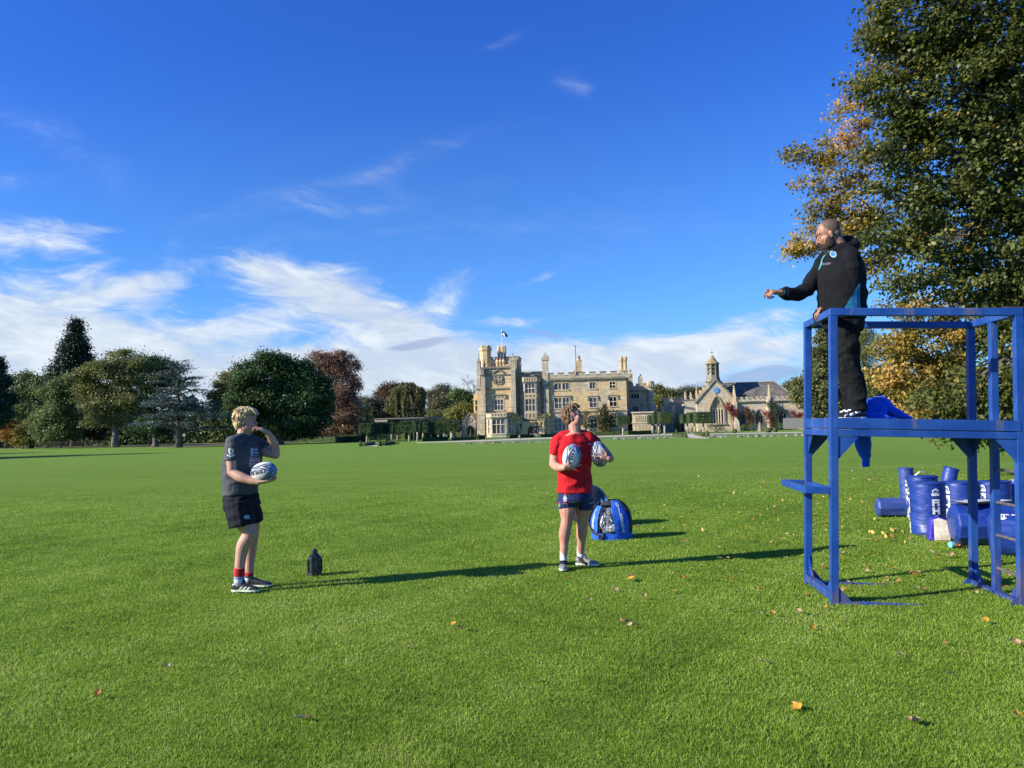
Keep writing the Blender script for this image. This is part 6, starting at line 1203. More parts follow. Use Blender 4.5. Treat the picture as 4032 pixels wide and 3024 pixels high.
def hex_pad(label,A_,B_,r,mat,name='body',nm='contact_pad',n=8,group='padded training bags on the grass',sq=1.0):
    A_,B_=Vector(A_),Vector(B_); d=(B_-A_); L=d.length; rz=math.atan2(d.y,d.x); t=thing(nm,label,'training pad',A_,rz,group); mb=MB()
    secs=[(0,.80),(.03,1.0),(.06,1.0)]+[(L*f,1.0+.02*math.sin(f*9)) for f in(.2,.35,.5,.65,.8)]+[(L-.06,1.0),(L-.03,1.0),(L,.80)]
    mb.tube([(s,0,r*.95) for s,_ in secs],[(r*k_,r*k_*sq) for _,k_ in secs],n,ref=(0,1,0)); mb.v=[tuple(Vector(v)+noise.noise_vector(Vector(v)*7)*.009) for v in mb.v]
    o=mb.build(name,mat,t,smooth=False,bevel=.012); return t,L
D=gD(3460,2040); A_=at(3452,2040,D+.15); A_.z=0; B_=A_+Vector((1.15,-.22,0)); hex_pad('lying blue eight-sided pad at the left end of the group',A_,B_,.155,NAVY2,n=8)
D=gD(3790,2160); A_=at(3752,2150,D+.3); A_.z=0; B_=A_+Vector((1.5,-.45,0)); p1,L=hex_pad('long navy block pad lying on its side with papers on top',A_,B_,.27,NAVY,n=10,sq=.92)
D=gD(3950,2200); A_=at(3898,2185,D+.3); A_.z=0; B_=A_+Vector((1.15,-.62,0)); p2,L=hex_pad('round navy bag lying down at the right with white letters on top',A_,B_,.235,NAVY,n=24)
V,F=letters_blocky('RHINO',.12,.10,.02); addm('lettering',([(.10+(-y)*1.0,-(.237)*math.sin(.45+x/.24),.235*.95+.24*math.cos(.45+x/.24)) for x,y in V],F),WHITE,p2)
V,F=flat2d([[(-.03,-.02),(.03,-.02),(.03,.02),(-.03,.02)]]); addm('small_label',([(.62+x,-(.238)*math.sin(1.35+y/.24),.235*.95+.242*math.cos(1.35+y/.24)) for x,y in V],F),WHITE,p2)
# wedge pad with white end
D=gD(3716,2133); t=thing('wedge_pad','small purple wedge pad with a muddy white face beside the front bag','training pad',(at(3716,2133,D).x,D+.1,0),R_(-20),'padded training bags on the grass'); k=kk(D)
mb=MB(); mb.prism([(-.13,0),(.12,0),(.12,.20),(.08,.27),(0,.30),(-.09,.27)],-.06,.14); mb.build('body',PURP,t,bevel=.02)
mb=MB(); mb.prism([(-.06,.012),(.118,.012),(.118,.20),(.08,.262),(.0,.288),(-.06,.27)],-.075,-.058); mb.build('white_face',DIRT,t,bevel=.006)
# round padded ring at the right
D=11.9; c=at(4022,1958,D); t=thing('padded_ring','scuffed purple-blue round pad with seams standing behind the ladder','training pad',(c.x,D,0),R_(20),'padded training bags on the grass'); mb=MB()
mb.lathe((0,0,0),[(.01,-.10),(.2,-.11),(.27,-.09),(.30,-.03),(.30,.04),(.27,.10),(.2,.12),(.01,.11)],30,Matrix.Rotation(R_(90),3,'X')); mb.v=[(v[0],v[1],v[2]+c.z) for v in mb.v]; bd=mb.build('body',simple('scuffed_purple',(.045,.035,.36),(.09,.09,.45),14,.4),t,smooth=True)
mb=MB(); mb.tube([(.3*math.cos(a),.005,c.z+.3*math.sin(a)) for a in [i*math.pi/18 for i in range(37)]],.008,6,caps=False); mb.build('seam',WHITE,bd)
mb=MB(); mb.tube([(0,0,0),(0,0,c.z-.28)],.10,12); mb.build('stand',NAVY,t)
# clipboard papers on the block pad
P=wlocal(p1,(0,0,0)); q=p1.matrix_basis; bpy.context.view_layer.update(); top_=p1.matrix_world@Vector((.30,-.02,.27*.95+.27*.92+.012)); t=thing('clipboard','black clipboard with loose white papers on the navy block pad','clipboard',top_,R_(10)); mb=MB(); mb.box(-.26,-.16,0,.20,.14,.012); mb.build('board',BLACKP,t,bevel=.003)
for i,(x,y,a,z) in enumerate(((-.12,0,.1,.014),(.02,.02,-.2,.019),(.26,-.01,.3,.012))): mb=MB(); c_,s_=math.cos(a),math.sin(a); pts=[(x+c_*px-s_*py,y+s_*px+c_*py) for px,py in((-.13,-.10),(.13,-.10),(.13,.10),(-.13,.10))]; mb.prism(pts,z,z+.002,'z'); mb.build('paper',WHITE,t)
# water bottle
D=gD(3765,2167); A_=gp(3742,2160); t=thing('water_bottle','grey water bottle with turquoise base lying on the grass by the pads','bottle',(A_.x,A_.y,.045),R_(12)); mb=MB(); mb.tube([(0,0,0),(.03,0,0)],[.036,.037],14); mb.build('base',simple('turquoise',(.16,.50,.50),None,rough=.4),t,smooth=False); mb=MB(); mb.tube([(.031,0,0),(.14,0,0),(.15,0,0),(.16,0,0),(.19,0,0)],[.036,.036,.03,.027,.027],14); mb.build('body',simple('slate_grey',(.05,.065,.085),None,rough=.4),t,smooth=True)
# ---------------------------------------------------------------- lantern on the grass
P=gp(1240,2266); s=P.y/FPX; t=thing('lantern','black eight-sided garden lantern standing on the grass near the blond player','lantern',(P.x,P.y,0),R_(10)); k=27*s; H=104*s
mb=MB(); mb.cone((0,0),k*1.02,k*1.02,0,H*.10,8,R_(22.5)); mb.cone((0,0),k*.98,k*.98,H*.10,H*.66,8,R_(22.5)); mb.cone((0,0),k*1.04,k*1.04,H*.66,H*.69,8,R_(22.5)); mb.build('body',BLACKP,t,bevel=.002)
mb=MB(); mb.cone((0,0),k*1.02,k*.45,H*.691,H*.81,8,R_(22.5)); mb.build('roof',simple('black_gloss',(.015,.017,.025),None,rough=.22),t,bevel=.002); mb=MB(); mb.cone((0,0),k*.5,k*.5,H*.811,H*.83,12); mb.cone((0,0),k*.38,k*.40,H*.83,H*.95,12); mb.cone((0,0),k*.34,k*.12,H*.951,H*1.0,12); mb.build('cap',BLACKP,t,bevel=.002)
for a in(0,90,180,270):
    mm=Matrix.Rotation(R_(a+12),3,'Z'); mb=MB(); w=k*.28; y=-k*.915
    for bx in((-w-.006,y-.008,H*.18,-w,y,H*.58),(w,y-.008,H*.18,w+.006,y,H*.58),(-w-.006,y-.008,H*.582,w+.006,y,H*.61),(-w-.006,y-.008,H*.15,w+.006,y,H*.178)): mb.box(*bx)
    mb.v=[tuple(mm@Vector(v)) for v in mb.v]; fo=mb.build('window_frame',BLACKP,t); mb=MB(); mb.box(-w,y-.004,H*.18,w,y-.001,H*.58); mb.v=[tuple(mm@Vector(v)) for v in mb.v]; mb.build('pane',simple('smoked_glass',(.10,.11,.115),(.03,.035,.04),12,.15),fo)
mb=MB(); mb.prism([(-k*.95,H*.02),(-k*1.25,H*.08),(-k*1.05,H*.16),(-k*.9,H*.16)],-k*.35,k*.2); mb.build('latch',simple('grey_latch',(.12,.15,.19),None,rough=.3),t)
# ---------------------------------------------------------------- big gym ball
P=gp(2316,2069); r=81*P.y/FPX; t=thing('gym_ball','large dark grey inflatable ball behind the red shirt player','ball',(P.x,P.y,0)); mt,t_,b,o=newmat('rubber_grey'); v=objc(t_); t_.set(b.inputs['Base Color'],t_.mix(t_.ss(t_.noise(v,7,4,.6),.4,.7),(.022,.027,.034),(.045,.052,.060))); b.inputs['Roughness'].default_value=.42; Z=t_.node('ShaderNodeSeparateXYZ',{0:v}).outputs[2]; bump(t_,b,t_.m('SINE',t_.m('MULTIPLY',Z,240)),.25,.002)
mb=MB(); mb.ell((0,0,r*.99),(r*1.01,r*1.01,r),n=48,k=32); bo=mb.build('shell',mt,t,smooth=True); mb=MB(); mb.cone((0,0),.012,.010,2*r-.002,2*r+.004,12); mb.v=[(v[0]-.1,v[1]-.05,v[2]-.02) for v in mb.v]; mb.build('valve',BLACKP,bo)
# ---------------------------------------------------------------- rugby balls
mt,t,b,o=newmat('rugby_ball'); v=t.node('ShaderNodeSeparateXYZ',{0:objc(t)}); X,Y,Z=v.outputs; ang=t.m('ARCTAN2',Y,X); z=t.m('DIVIDE',Z,.14); az=t.m('ABSOLUTE',z)
tri=t.m('ABSOLUTE',t.m('SUBTRACT',t.m('FRACT',t.m('ADD',t.m('MULTIPLY',ang,2/math.pi),t.m('MULTIPLY',z,.09))),.5))
edge=t.m('ADD',t.m('MULTIPLY',tri,2),t.m('MULTIPLY',t.m('MULTIPLY',z,z),.9))
c=t.mix(t.ss(edge,.60,.615),(.60,.585,.54),(.16,.32,.60)); c=t.mix(t.ss(edge,.76,.775),c,(.018,.028,.060)); c=t.mix(t.ss(edge,1.0,1.015),c,(.60,.585,.54)); c=t.mix(t.ss(edge,1.10,1.115),c,(.020,.030,.060)); c=t.mix(t.ss(edge,1.42,1.44),c,(.17,.34,.62)); c=t.mix(t.ss(t.noise(objc(t),30,4,.6),.62,.75),c,(.40,.37,.30))
t.set(b.inputs['Base Color'],c); b.inputs['Roughness'].default_value=.55; vo=t.node('ShaderNodeTexVoronoi',{'Vector':objc(t),'Scale':260.0}); bump(t,b,vo.outputs[0],.3,.001); RB=mt; INK=simple('ball_ink',(.02,.022,.03),None,rough=.6)
def rugby_ball(label,c,axis,spin=0,group=None,words=(0,),cat='rugby ball',parent=None):
    o=thing('rugby_ball',label,cat,c,0,group); zax=Vector(axis).normalized(); q=zax.to_track_quat('Z','Y'); o.rotation_mode='QUATERNION'; o.rotation_quaternion=q@Matrix.Rotation(spin,3,'Z').to_quaternion()
    mb=MB(); n=32; prof=[]
    for j in range(25): th=math.pi*j/24; prof.append((max(.0008,.097*math.sin(th)**.92),-.142*math.cos(th)))
    mb.lathe((0,0,0),prof,n); bd=mb.build('casing',RB,o,smooth=True)
    V,F=text_mesh('GILBERT',.052,1.0,.0012,.012)
    for a0 in words:
        out=[]
        for x,y in V: zz=x; r=.0985*max(.05,1-(zz/.142)**2)**.46+.0012; a=a0+y/.097; out.append((r*math.cos(a),r*math.sin(a),zz))
        addm('lettering',(out,F),INK,bd)
    return o
# ---------------------------------------------------------------- mesh ball bag
P=gp(2412,2124); s=P.y/FPX; bagW,bagH=158*s,152*s
BAGB=cloth('bag_blue',(.012,.09,.50),(.02,.13,.62),.6,.1,.6,9); MESHB=simple('black_mesh',(.010,.011,.012),(.025,.027,.03),50,.7)
t=thing('ball_bag','blue and black mesh bag full of rugby balls standing on the grass','bag',(P.x,P.y+.12,0)); rb=bagW/2
def bagpt(a,f,off=0):   # f 0..1 up the bag, a angle (0 = facing the viewer)
    lean=.015*f; rr=rb*(1.0+.05*math.sin(f*3.2))*(1 if f<.42 else math.sqrt(max(.02,1-((f-.42)/.60)**2*.93)))+off
    rr*=1+.02*math.sin(5*a+f*7); return Vector((rr*math.sin(a)+lean,-rr*.78*math.cos(a),bagH*f))
def bagstrip(name,a0,a1,f0,f1,mat,off,par,slant=0,na=8,nf=16):
    V=[];F=[]
    for j in range(nf+1):
        f=f0+(f1-f0)*j/nf
        for i in range(na+1): a=a0+(a1-a0)*i/na+slant*(f-f0); V.append(bagpt(a,f,off))
    for j in range(nf):
        for i in range(na): q=j*(na+1)+i; F.append((q,q+1,q+na+2,q+na+1))
    return addm(name,(V,F),mat,par)
base=bagstrip('fabric_base',0,2*math.pi,0.0,.17,BAGB,.0,t,na=36,nf=4)
sp=bagstrip('printed_panel',R_(5),R_(52),.17,.99,BAGB,.004,t,slant=-.28); sp2=bagstrip('printed_panel',R_(-82),R_(-48),.12,.86,BAGB,.004,t,slant=.1)
for a0 in range(-50,10,9): bagstrip('mesh_panel',R_(a0),R_(a0+1.2),.17,.97,MESHB,.001,t,slant=.1,na=1)
bagstrip('mesh_back',R_(52),R_(278),.17,.99,MESHB,0,t,na=30)
for f in(.30,.42,.55,.68,.8,.9): bagstrip('mesh_hoop',R_(-50),R_(6),f,f+.012,MESHB,.002,t,nf=1,na=14)
bagstrip('mesh_top',R_(-60),R_(10),.88,.99,MESHB,.002,t)
mb=MB(); mb.tube([bagpt(R_(-88),.95,.02),bagpt(R_(-92),.75,.03),bagpt(R_(-86),.45,.035),bagpt(R_(-62),.22,.03),bagpt(R_(-40),.12,.02),bagpt(R_(-38),.02,.02)],[(.008,.02)]*6,8); mb.tube([bagpt(R_(-38),.02,.02),bagpt(R_(-28),.12,.03),bagpt(R_(-30),.2,.01)],[(.008,.02)]*3,8); mb.build('shoulder_strap',MESHB,t,smooth=True)
mb=MB(); 
for a,f in((-70,.93),(-48,.97)): p=bagpt(R_(a),f,.0); mb.add([p,p+Vector((.05,-.01,.0)),p+Vector((.0,-.02,.06)),p+Vector((.03,.01,.03))],[(0,1,2),(1,3,2)])
mb.build('drawstring_flap',cloth('bag_light',(.10,.24,.62)),t)
Wd='GILBERT'; 
for i,ch in enumerate(Wd):
    V,F=text_mesh(ch,.066,1.15,.003,.012); f0=.885-i*.098; out=[]
    for x,y in V: f=f0+y/bagH; a=R_(29)-.28*(f-.17)+x/rb; out.append(bagpt(a,f,.009))
    addm('lettering',(out,F),WHITE,sp); out=[]
    if i>0:
        for x,y in V: f=f0-.04+y*.9/bagH; a=R_(-66)+.1*(f-.12)+x*.9/rb; out.append(bagpt(a,f,.009))
        addm('lettering',(out,F),WHITE,sp2)
V,F=flat2d([[(.035*math.cos(a)*(1 if i%2==0 else .4),.035*math.sin(a)*(1 if i%2==0 else .4)) for i,a in enumerate([k*math.pi/4+.5 for k in range(8)])]]); addm('star',([bagpt(R_(29)+x/rb,.23+y/bagH,.009) for x,y in V],F),WHITE,sp)
C0=Vector((P.x,P.y+.12,0))
for i,(dx,dy,z,ax,sp_,lab) in enumerate([(.00,-.115,.15,(1,.1,.05),2.2,'rugby ball lying at the bottom of the mesh bag'),(-.08,-.085,.25,(.3,.2,1),.6,'rugby ball standing on end in the left of the mesh bag'),(.02,-.09,.30,(-.5,.1,1),1.5,'rugby ball tilted behind the lettered strip in the mesh bag'),(.05,.03,.33,(-1,.3,-.5),.9,'rugby ball at the top right of the mesh bag'),(-.04,.03,.32,(.8,.4,.2),.2,'rugby ball in the dark upper left of the mesh bag')]):
    rugby_ball(lab,C0+Vector((dx,dy,z)),ax,sp_,'rugby balls in the mesh bag',words=(-1.57,))
# ---------------------------------------------------------------- people
def sculpt(mb,voxel=.005,smooth=3,wr=0,wf=9,seed=0,keepz=None):
    me=mb.mesh('tmp'); o=bpy.data.objects.new('tmp',me); COL.objects.link(o)
    r=o.modifiers.new('r','REMESH'); r.mode='VOXEL'; r.voxel_size=voxel; r.use_smooth_shade=True
    if smooth: s=o.modifiers.new('s','SMOOTH'); s.factor=.5; s.iterations=smooth
    dg=bpy.context.evaluated_depsgraph_get(); dg.update(); out=bpy.data.meshes.new_from_object(o.evaluated_get(dg)); bpy.data.objects.remove(o); bpy.data.meshes.remove(me)
    if wr:
        n=len(out.vertices); co=np.empty(n*3,np.float32); no=np.empty(n*3,np.float32); out.vertices.foreach_get('co',co); out.vertices.foreach_get('normal',no) if False else None
        co=co.reshape(-1,3); no=np.array([v.normal[:] for v in out.vertices],np.float32)
        d=np.array([(.55-abs(noise.noise(Vector((p[0]*wf,p[1]*wf,p[2]*wf*1.5+seed)))*2.2))*wr+noise.noise(Vector((p[0]*wf*2.3,p[1]*wf*2.3,p[2]*wf*3+seed)))*wr*.45 for p in co.astype(float)],np.float32)
        out.vertices.foreach_set('co',(co+no*d[:,None]).ravel())
    out.polygons.foreach_set('use_smooth',[True]*len(out.polygons)); out.update(); return out
class Person:
    def __init__(s,label,base,crop,Y,cat='person'):
        s.base=Vector(base); s.t=thing('person',label,cat,base); s.crop=crop; s.Y=Y
    def P(s,cx,cy,dy=0): ox,oy,sc=s.crop; return at(ox+cx*sc,oy+cy*sc,s.Y+dy)
    def put(s,name,me,mat,parent=None,smooth=True):
        n=len(me.vertices); co=np.empty(n*3,np.float32); me.vertices.foreach_get('co',co); co=co.reshape(-1,3)-np.array(s.base,np.float32); me.vertices.foreach_set('co',co.ravel()); me.update()
        return link(name,me,mat,parent or s.t,smooth)
    def mb(s,name,m,mat,parent=None,smooth=True): return s.put(name,m.mesh(name),mat,parent,smooth)
    def decal(s,name,VF,target,mat,off=.0035,cfn=None):
        """lay a flat printed shape (points in crop pixels) on a garment"""
        me=target.data; V=[Vector(v.co)+s.base for v in me.vertices]; bvh=BVHTree.FromPolygons(V,[p.vertices[:] for p in me.polygons]); eye=Vector((0,0,EYE)); out=[];ok=[]
        ox,oy,sc=s.crop
        for x,y in VF[0]:
            d=ray(ox+x*sc,oy+y*sc).normalized(); h=bvh.ray_cast(eye,d); 
            if h[0] is None: out.append((0,0,0)); ok.append(False)
            else: n_=h[1] if h[1].dot(d)<0 else -h[1]; out.append(tuple(h[0]+n_*off-s.base)); ok.append(True)
        F=[f for f in VF[1] if all(ok[i] for i in f) and (max((Vector(out[f[0]])-Vector(out[k])).length for k in f)<.09)]
        if F: m=bpy.data.meshes.new(name); m.from_pydata(out,[],F); return link(name,m,mat,target)
def place2d(VF,cx,cy,sx,sy=None,rot=0):
    sy=sy or sx; c,s_=math.cos(R_(rot)),math.sin(R_(rot)); return [(cx+(x*c-y*s_)*sx,cy-(x*s_+y*c)*sy) for x,y in VF[0]],VF[1]
def subdiv_px(polys,maxlen=10):
    bm=bmesh.new()
    for p in polys: bm.faces.new([bm.verts.new((a,b_,0)) for a,b_ in p])
    bmesh.ops.triangulate(bm,faces=bm.faces)
    for _ in range(6):
        es=[e for e in bm.edges if e.calc_length()>maxlen]
        if not es: break
        bmesh.ops.subdivide_edges(bm,edges=es,cuts=1); bmesh.ops.triangulate(bm,faces=bm.faces)
    bm.verts.index_update(); r=[(v.co.x,v.co.y) for v in bm.verts],[tuple(v.index for v in f.verts) for f in bm.faces]; bm.free(); return r
def limb(mb,pts,rads,n=14,ref=None,cap=True):
    """tapered limb through joints with a Catmull-Rom fill"""
    P=[Vector(p) for p in pts]; R=[r if hasattr(r,'__len__') else (r,r) for r in rads]; Q=[];q=[]
    for i in range(len(P)-1):
        p0=P[max(i-1,0)];p1=P[i];p2=P[i+1];p3=P[min(i+2,len(P)-1)]
        for k in range(5):
            t=k/5; Q.append(.5*((2*p1)+(-p0+p2)*t+(2*p0-5*p1+4*p2-p3)*t*t+(-p0+3*p1-3*p2+p3)*t**3)); q.append(tuple(R[i][j]+(R[i+1][j]-R[i][j])*(t*t*(3-2*t)) for j in(0,1)))
    Q.append(P[-1]); q.append(tuple(R[-1])); mb.tube(Q,q,n,ref=ref)
    if cap:
        mb.ell(P[0],(min(R[0]),)*3,n=12,k=8); mb.ell(P[-1],(min(R[-1]),)*3,n=12,k=8)
def hand(mb,W,d,n,thumb=1,curl=(.35,.45,.4),spread=.10,sc=1.0,thumb_curl=.4,tdir=None,curls=None,rfin=.0088):
    d=Vector(d).normalized(); n=Vector(n); n=(n-d*n.dot(d)).normalized(); s=d.cross(n)*thumb; W=Vector(W)
    K=W+d*.088*sc; mb.tube([W-d*.015,W+d*.02*sc,W+d*.06*sc,K],[(.026*sc,.019*sc),(.034*sc,.019*sc),(.041*sc,.017*sc),(.039*sc,.013*sc)],14,ref=s); mb.ell(W,(.026*sc,)*3,n=12,k=8)
    mb.ell(W+d*.03*sc+s*.022*sc+n*.008*sc,(.024*sc,.02*sc,.02*sc),n=10,k=8)
    for i,(o,L) in enumerate(((.030,1.0),(.010,1.12),(-.010,1.04),(-.029,.82))):
        cu=curls[i] if curls else curl; p=K+s*o*sc-d*.008*sc; a=0; dirv=(d+s*spread*o/.03).normalized(); pts=[p-dirv*.012]; rr=[rfin*sc]
        axis=dirv.cross(n).normalized(); cur=dirv
        for j,(seg,c_) in enumerate(zip((.042,.026,.021),cu)):
            cur=Matrix.Rotation(c_,3,axis)@cur; p=p+cur*seg*L*sc; pts.append(p); rr.append((rfin,rfin*.92,rfin*.8)[j]*sc)
        mb.tube([pts[0],pts[1],pts[2],pts[3]],rr,9); 
        for q,r in zip(pts,rr): mb.ell(q,(r,r,r),n=9,k=6)
    td=Vector(tdir).normalized() if tdir is not None else (d*.65+s*.75+n*.35).normalized(); p=W+d*.022*sc+s*.026*sc; pts=[p,p+td*.042*sc]; t2=(td*(1-thumb_curl)+d*thumb_curl+n*.1).normalized(); pts.append(pts[-1]+t2*.030*sc); pts.append(pts[-1]+t2*.022*sc); rr=[.0135*sc,.0115*sc,.0105*sc,.0085*sc]; mb.tube(pts,rr,9)
    for q,r in zip(pts,rr): mb.ell(q,(r,r,r),n=9,k=6)
class HeadF:
    def __init__(s,c,f,up,k=1.0):
        s.c=Vector(c); s.f=Vector(f).normalized(); up=Vector(up); s.u=(up-s.f*up.dot(s.f)).normalized(); s.l=s.u.cross(s.f); s.k=k; s.M=Matrix((s.f,s.l,s.u)).transposed()
    def p(s,f,l,u): return s.c+(s.f*f+s.l*l+s.u*u)*s.k
    def e(s,mb,c,r,n=18,k=12): mb.ell(s.p(*c),tuple(x*s.k for x in r),s.M,n,k)
def head(mb,H,jaw=1.0,nose=1.0):
    H.e(mb,(-.008,0,.035),(.098,.077,.094)); H.e(mb,(.022,0,-.035),(.068,.062*jaw,.082)); H.e(mb,(.058,0,-.098),(.028,.027*jaw,.024)); H.e(mb,(.035,0,-.08),(.05,.048*jaw,.036))
    for s in(-1,1):
        H.e(mb,(.058,s*.034,-.030),(.028,.026,.032)); H.e(mb,(.02,s*.052*jaw,-.062),(.04,.02,.032)); H.e(mb,(.080,s*.030,.022),(.014,.022,.008)); H.e(mb,(.074,s*.031,.003),(.017,.018,.013))
        H.e(mb,(-.006,s*.080,-.012),(.017,.006,.031)); H.e(mb,(.002,s*.077,-.014),(.009,.007,.02)); H.e(mb,(-.013,s*.084,.002),(.008,.004,.018)); H.e(mb,(.098,s*.010,-.038),(.009,.007,.007))
    mb.tube([H.p(.086,0,.014),H.p(.100*nose,0,-.012),H.p(.112*nose,0,-.033)],[.008*H.k,.009*H.k,.011*H.k],8); H.e(mb,(.108*nose,0,-.036),(.012,.011,.010)); H.e(mb,(.086,0,-.050),(.012,.018,.010))
    H.e(mb,(.089,0,-.0625),(.010,.022,.0045)); H.e(mb,(.087,0,-.0735),(.010,.019,.0055)); H.e(mb,(.076,0,.036),(.022,.052,.026))
def face_parts(p,H,brow,iris,lip=True):
    for s in(-1,1):
        m=MB(); H.e(m,(.0795,s*.0315,.0015),(.0125,.0125,.0105),12,8); e=p.mb('eye',m,EYEW); m=MB(); H.e(m,(.0885,s*.0315,.0015),(.0045,.0055,.0055),10,6); p.mb('iris',m,iris,e)
        m=MB(); m.tube([H.p(.0905,s*.014,.024),H.p(.0925,s*.032,.030),H.p(.080,s*.050,.024)],[(.004*H.k,.006*H.k),(.0045*H.k,.007*H.k),(.002*H.k,.004*H.k)],6); p.mb('eyebrow',m,brow)
    m=MB(); m.tube([H.p(.090,.021,-.068),H.p(.0985,.008,-.066),H.p(.0995,0,-.0675),H.p(.0985,-.008,-.066),H.p(.090,-.021,-.068)],[(.0015,.003),(.003,.005),(.003,.005),(.003,.005),(.0015,.003)],8); p.mb('lips',m,LIP)
EYEW=simple('eye_white',(.36,.33,.30),None,rough=.25); LIP=simple('lip_skin',(.36,.13,.11),(.42,.17,.14),60,.5); IRIS=simple('iris_dark',(.03,.035,.04),None,rough=.15)
def skinmat(name,c,red,pale):
    mt,t,b,o=newmat(name); v=objc(t); n=t.noise(v,9,4,.6); x=t.mix(t.ss(n,.40,.66),c,red); x=t.mix(t.ss(t.noise(v,22,4,.6),.55,.75),x,pale); x=t.mix(t.m('MULTIPLY',t.ss(t.noise(v,160,2,.5),.62,.72),.25),x,red)
    t.set(b.inputs['Base Color'],x); b.inputs['Roughness'].default_value=.52; b.inputs['Subsurface Weight'].default_value=.12; b.inputs['Subsurface Radius'].default_value=(.02,.008,.004); b.inputs['Subsurface Scale'].default_value=.4; bump(t,b,t.noise(v,140,3,.6),.12,.002); return mt
SKA=skinmat('skin_fair',(.46,.27,.185),(.47,.23,.155),(.50,.32,.225)); SKB=skinmat('skin_ruddy',(.45,.25,.17),(.46,.20,.14),(.49,.30,.21)); SKC=skinmat('skin_tanned',(.29,.155,.095),(.31,.13,.08),(.32,.18,.12))
def hairmat(name,c1,c2,c3,rough=.55,sc=(26,26,5)):
    mt,t,b,o=newmat(name); v=objc(t); n=t.noise(t.scalev(v,sc),2.2,4,.6,1.2); x=t.mix(t.ss(n,.35,.55),c1,c2); x=t.mix(t.ss(t.noise(t.scalev(v,sc),4.0,3,.6,1),.52,.7),x,c3); t.set(b.inputs['Base Color'],x); b.inputs['Roughness'].default_value=rough; b.inputs['Specular IOR Level'].default_value=.35; bump(t,b,n,.9,.012); return mt
HBL=hairmat('hair_blond',(.36,.25,.10),(.58,.44,.22),(.70,.57,.33),sc=(60,60,14)); HBR=hairmat('hair_brown',(.10,.055,.028),(.18,.105,.055),(.27,.17,.09),sc=(60,60,14)); HBD=hairmat('beard_dark',(.012,.007,.005),(.03,.015,.010),(.055,.026,.015),.6,(20,20,20)); HST=simple('shaved_hair',(.075,.048,.033),(.12,.078,.055),30,.7)
def hair_locks(mb,H,n,L,r,seed,amin=0,top=.13,cover=1.0,down=.6,front=.75):
    rnd=random.Random(seed); 
    for i in range(n):
        a=rnd.uniform(-math.pi,math.pi); el=rnd.uniform(.05,1.35)
        # a=0 is the face; leave the face clear below the brow
        low=.62 if abs(a)<1.05 else (.30 if abs(a)<1.6 else -.55)
        el=rnd.uniform(low,1.45)
        R=Vector((.104,.085,.102)); d=Vector((math.cos(a)*math.cos(el),math.sin(a)*math.cos(el),math.sin(el))); p0=Vector((-.010,0,.040))+Vector((d.x*R.x,d.y*R.y,d.z*R.z))
        tang=Vector((math.cos(a)*.9,math.sin(a)*.9,-down-(.6 if abs(a)>1.2 else 0)))+Vector((rnd.uniform(-.5,.5),rnd.uniform(-.5,.5),rnd.uniform(-.2,.3))); tang=(tang-d*tang.dot(d)*.9).normalized(); l=L*rnd.uniform(.6,1.15)
        p1=p0+tang*l*.5+d*.006; p2=p0+tang*l*(.75 if abs(a)<1.6 else 1)+d*rnd.uniform(-.004,.010)
        P=[H.p(*p0),H.p(*p1),H.p(*p2)]; mb.tube(P,[r*H.k*rnd.uniform(.8,1.2),r*H.k*.9,r*H.k*.25],7,caps=True)
# ---- boots
def boot(p,heel,dirv,L,mats,collar_h=.10,z0=None,names=('boot','sole'),stripes=None,w=1.0,laces=False,ankle=None):
    """heel: ground point at the back of the heel"""
    d=Vector(dirv); d.z=0; d.normalize(); s=Vector((-d.y,d.x,0)); h=Vector(heel); U=Vector((0,0,1)); k=L/.29; m=MB()
    def S(f,zc,a,b_): return h+d*f*k+U*zc, (a*w,b_)
    sec=[S(.004,.050,.018,.030),S(.02,.052,.032,.042),S(.06,.056,.037,.046),S(.11,.052,.037,.042),S(.16,.043,.042,.033),S(.21,.036,.046,.027),S(.25,.032,.041,.022),S(.28,.028,.026,.015),S(.288,.026,.012,.008)]
    m.tube([a for a,_ in sec],[b_ for _,b_ in sec],16,ref=s)
    an=Vector(ankle) if ankle is not None else h+d*.055*k+U*.14; c0=h+d*.060*k+U*.06; top=c0+(an-c0).normalized()*collar_h*.8
    m.tube([c0,c0+(top-c0)*.5,top],[(.040,.048),(.037,.043),(.038,.042)],16,ref=s); m.tube([top+d*.02,h+d*.14*k+U*.072],[(.020,.016),(.022,.014)],10,ref=s)
    bo=p.put(names[0],sculpt(m,.005,2,.0008,40),mats[0]); m=MB()
    out=[(.0,.012),(.01,.026),(.05,.036),(.11,.034),(.17,.044),(.22,.046),(.26,.038),(.285,.018),(.292,.0)]
    pl=[h+d*f*k+s*a*w*1.03 for f,a in out]+[h+d*f*k-s*a*w*1.03 for f,a in out[::-1]]
    m.prism([(q.x,q.y) for q in pl],h.z+.010,h.z+.026,'z')
    for f in(.03,.07,.16,.20,.25):
        for sg in(-1,1): q=h+d*f*k+s*sg*.026*w; m.cone((q.x,q.y),.0065,.008,h.z-.004,h.z+.011,7)
    p.mb(names[1],m,mats[1],bo,False)
    if laces:
        m=MB()
        for i in range(5): f=.085+.018*i; q=h+d*f*k+U*(.100-.010*i); m.tube([q-s*.022,q+U*.006,q+s*.022],.0022,5)
        q=h+d*.09*k+U*.105
        for sg in(-1,1): m.tube([q,q+s*sg*.03+U*.015+d*.01,q+s*sg*.045-U*.012+d*.02,q+s*sg*.015-U*.004+d*.01],.002,5)
        p.mb('laces',m,mats[2] if len(mats)>2 else BLACKP,bo)
    return bo
